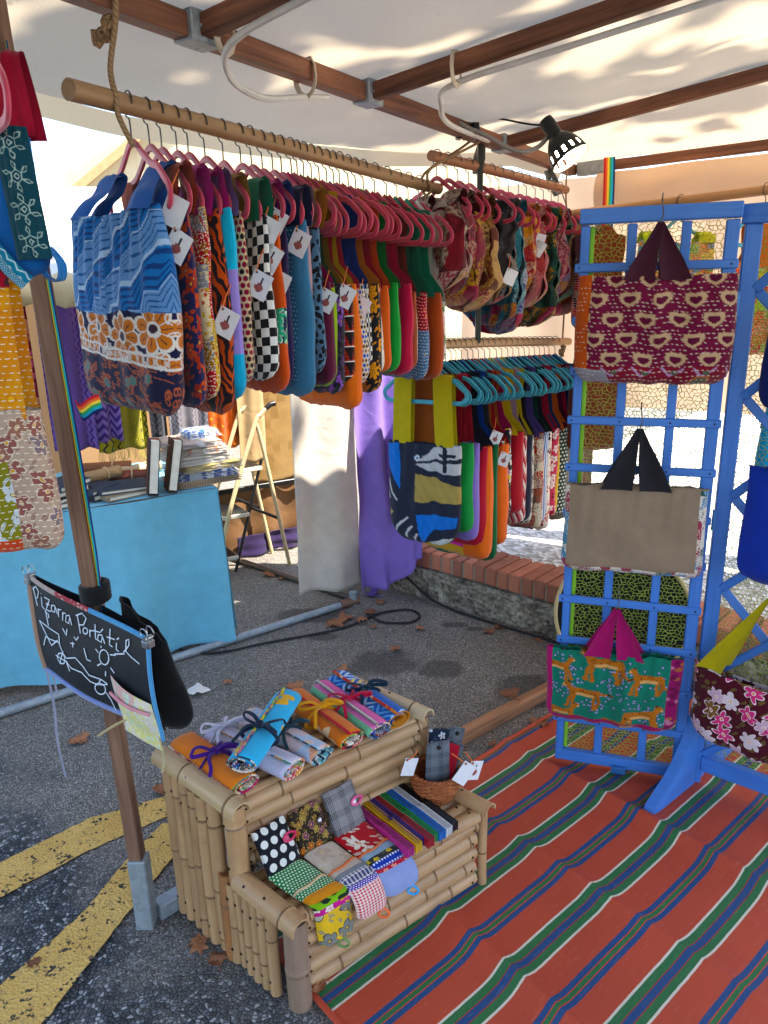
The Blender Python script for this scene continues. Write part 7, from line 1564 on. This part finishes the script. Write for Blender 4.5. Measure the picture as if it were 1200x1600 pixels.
a0 = SPT(.02, 1.0, .004); rib([a0, a0 + Vector((.004, 0, -.10)), a0 + Vector((-.002, 0, -.20)), a0 + Vector((.004, .0, -.30))], .011); a1 = SPT(.07, 1.0, .002); rib([a1, a1 + Vector((.004, 0, -.03)), a1 + Vector((.004, 0, -.055))], .010)
sw('tie_ribbon', mb, GR, slate)
mb = MB(); a2 = SPT(.99, 1.02, .006); rib([a2, a2 + Vector((.004, 0, -.05)), a2 + Vector((-.004, 0, -.09))], .007); a3 = SPT(.75, 1.0, -.01); mb.tube(smooth_path([a3, a3 + Vector((-.05, -.01, -.022)), a3 + Vector((-.085, -.01, -.045))], 5), .003, 5); sw('tie_ribbon', mb, F_plain('#b8a884'), slate)
bk_ = thing('cloth_bag', 'plain black cloth bag tied to the post behind the slate bag', 'bag', (-.575, 1.55, .92), -.35)
f0 = body_fn(.185, .30, .035, 410, .08, .008, .5, .45, .001, .0, .0); make_body(bk_, lambda e, v, sg: (f0(e, v, sg)[0] + .05 + .02*v, f0(e, v, sg)[1] - .02, f0(e, v, sg)[2] - .02 - .10*(e*.5 + .3)*(1 - v)), .27, .34, F_plain('#08080a'), None, 24, 26)
mb = MB(); 
for k in range(4): mb.tube([Vector((-.072 + .026*math.cos(q), -.022 + .026*math.sin(q), -.012 + k*.009 + .004*math.sin(q))) for q in [2*PI*i/18 for i in range(18)]], .009, 6, closed=True)
mb.build('tie_band', F_plain('#0c0c0e'), bk_)

# ------------------------------------------------------------------ things seen through the net
def behind(t, o_, lb, body, strap, W, H, top, D=.08, kind='S'):
    P = bt(3.6, o_, 1.845 + (o_ + .36)*.0538); (bag_single if kind == 'S' else bag_tank)(P, .35, lb, body, strap, 500 + int(o_*100), W=W, H=H, top=top, D=D, group='bags hanging behind the blue screen'); o_ > .5 and hang('teal', P, .35 + .2, 'turquoise hanger behind the screen carrying the ' + short(lb, 5), 'turquoise hangers behind the screen')
behind(0, .31, 'round brown bag hanging low behind the left of the screen', F_plain('#6a3528'), F_plain('#7a3f2c'), .30, .36, -.74, .12)
behind(0, .24, 'slim dark red printed bag behind the screen', F_patch(('#5a1a24', '#a83a3a', '#2a2a30'), .04, 2.0), F_plain('#3a1c24'), .16, .32, -.20)
behind(0, .62, 'neon green, orange and blue patchwork bag behind the screen', F_patch(('#9ab83a', '#e0762c', '#2f8ac0', '#e0c83a', '#3a8a4a'), .05, 8.0), F_plain('#c4c84a'), .40, .34, -.16, .1, 'T')
behind(0, .95, 'orange and lime striped bag behind the hinge of the screen', F_patch(('#d8702c', '#a8c04a', '#c23a3a'), .05, 11.0), F_plain('#d8702c'), .36, .36, -.30, .1)
behind(0, 1.18, 'bright cyan bag hanging low behind the right leaf', F_plain('#1fa8dc', .3), F_plain('#1fa8dc'), .40, .42, -.95, .1)
dk = thing('round_tray', 'large round black tray with pale rim leaning behind the screen', 'tray', (.965, 2.80, 0)); rq = Vector((-.25, -.95, .22)).to_track_quat('Z', 'Y').to_matrix(); c0 = Vector((0, 0, .262))
mb = MB(); mb.lathe([(.0005, .012), (.15, .010), (.262, .008), (.265, 0), (.0005, -.004)], 48, c0, rot=rq); mb.build('plate', M_solid('#15170f', .8, .2), dk); mb = MB(); mb.tube([c0 + rq @ Vector((.266*math.cos(q), .266*math.sin(q), .006)) for q in [2*PI*i/64 for i in range(64)]], .0085, 8, closed=True); mb.build('rim', M_solid('#c2ab78', .6), dk)

# ------------------------------------------------------------------ plane tree whose crown shades the stall
g = NG('bark'); n = g.noise(g.obj(), 6, 5); MBK = g.finish(g.mix(n, cl('#5a4c3a'), cl('#a39a80')), .9, .1, bump=g.bump(n, .6, .02))
g = NG('plane_foliage'); r_ = g.noise(g.pos(), 3, 3); MFO = g.finish(g.mix(r_, (.045, .085, .02), (.10, .13, .03)), .7, .3, translucent=.3)
tree = thing('plane_tree', 'large plane tree spreading its crown above the market stall', 'tree', (3.6, -3.0, 0)); rt_ = random.Random(9); TB = Vector((3.6, -3.0, 0))
mb = MB(); mb.tube(smooth_path([(0, 0, 0), (-.05, .03, 2.0), (-.15, .1, 4.5), (-.5, .4, 6.6)], 5), [.26 - .005*i for i in range(16)], 14); mb.build('trunk', MBK, tree)
BL = [((2.55, .75, 8.2), (1.5, 1.75, .7), 3300), ((4.4, .0, 8.3), (1.4, 1.5, .7), 2400), ((2.9, -1.7, 8.3), (2.0, .9, .8), 1200), ((6.0, -.2, 8.6), (1.2, 1.3, .7), 700)]
for (c0, rd, n_) in BL:
    e = Vector(c0) - TB; mb = MB(); mb.tube(smooth_path([(-.45, .38, 6.5), (e.x*.5, e.y*.5, 7.4), (e.x*.85, e.y*.85, e.z - .1), tuple(e)], 5), [.11 - .005*i for i in range(16)], 8); mb.build('limb', MBK, tree)
mb = MB()
for (c0, rd, n_) in BL:
    cen = [Vector((rt_.uniform(-.85, .85)*rd[0], rt_.uniform(-.85, .85)*rd[1], rt_.uniform(-.8, .8)*rd[2])) for _ in range(40)]
    for i in range(n_):
        q = rt_.choice(cen) + Vector((rt_.gauss(0, .22), rt_.gauss(0, .2), rt_.gauss(0, .16))); e = Vector(c0) - TB + q
        a = Vector((rt_.gauss(0, 1), rt_.gauss(0, 1), rt_.gauss(0, .5) + 1.2)).normalized(); b = a.orthogonal().normalized(); b.rotate(Quaternion(a, rt_.uniform(0, 6.28))); s = rt_.uniform(.09, .16); c_ = a.cross(b)
        mb.add([e - b*s, e + c_*s*.7, e + b*s, e - c_*s*.7 + a*s*.3], [(0, 1, 2, 3)])
o = mb.build('crown', MFO, tree, smooth=False); o['kind'] = 'stuff'
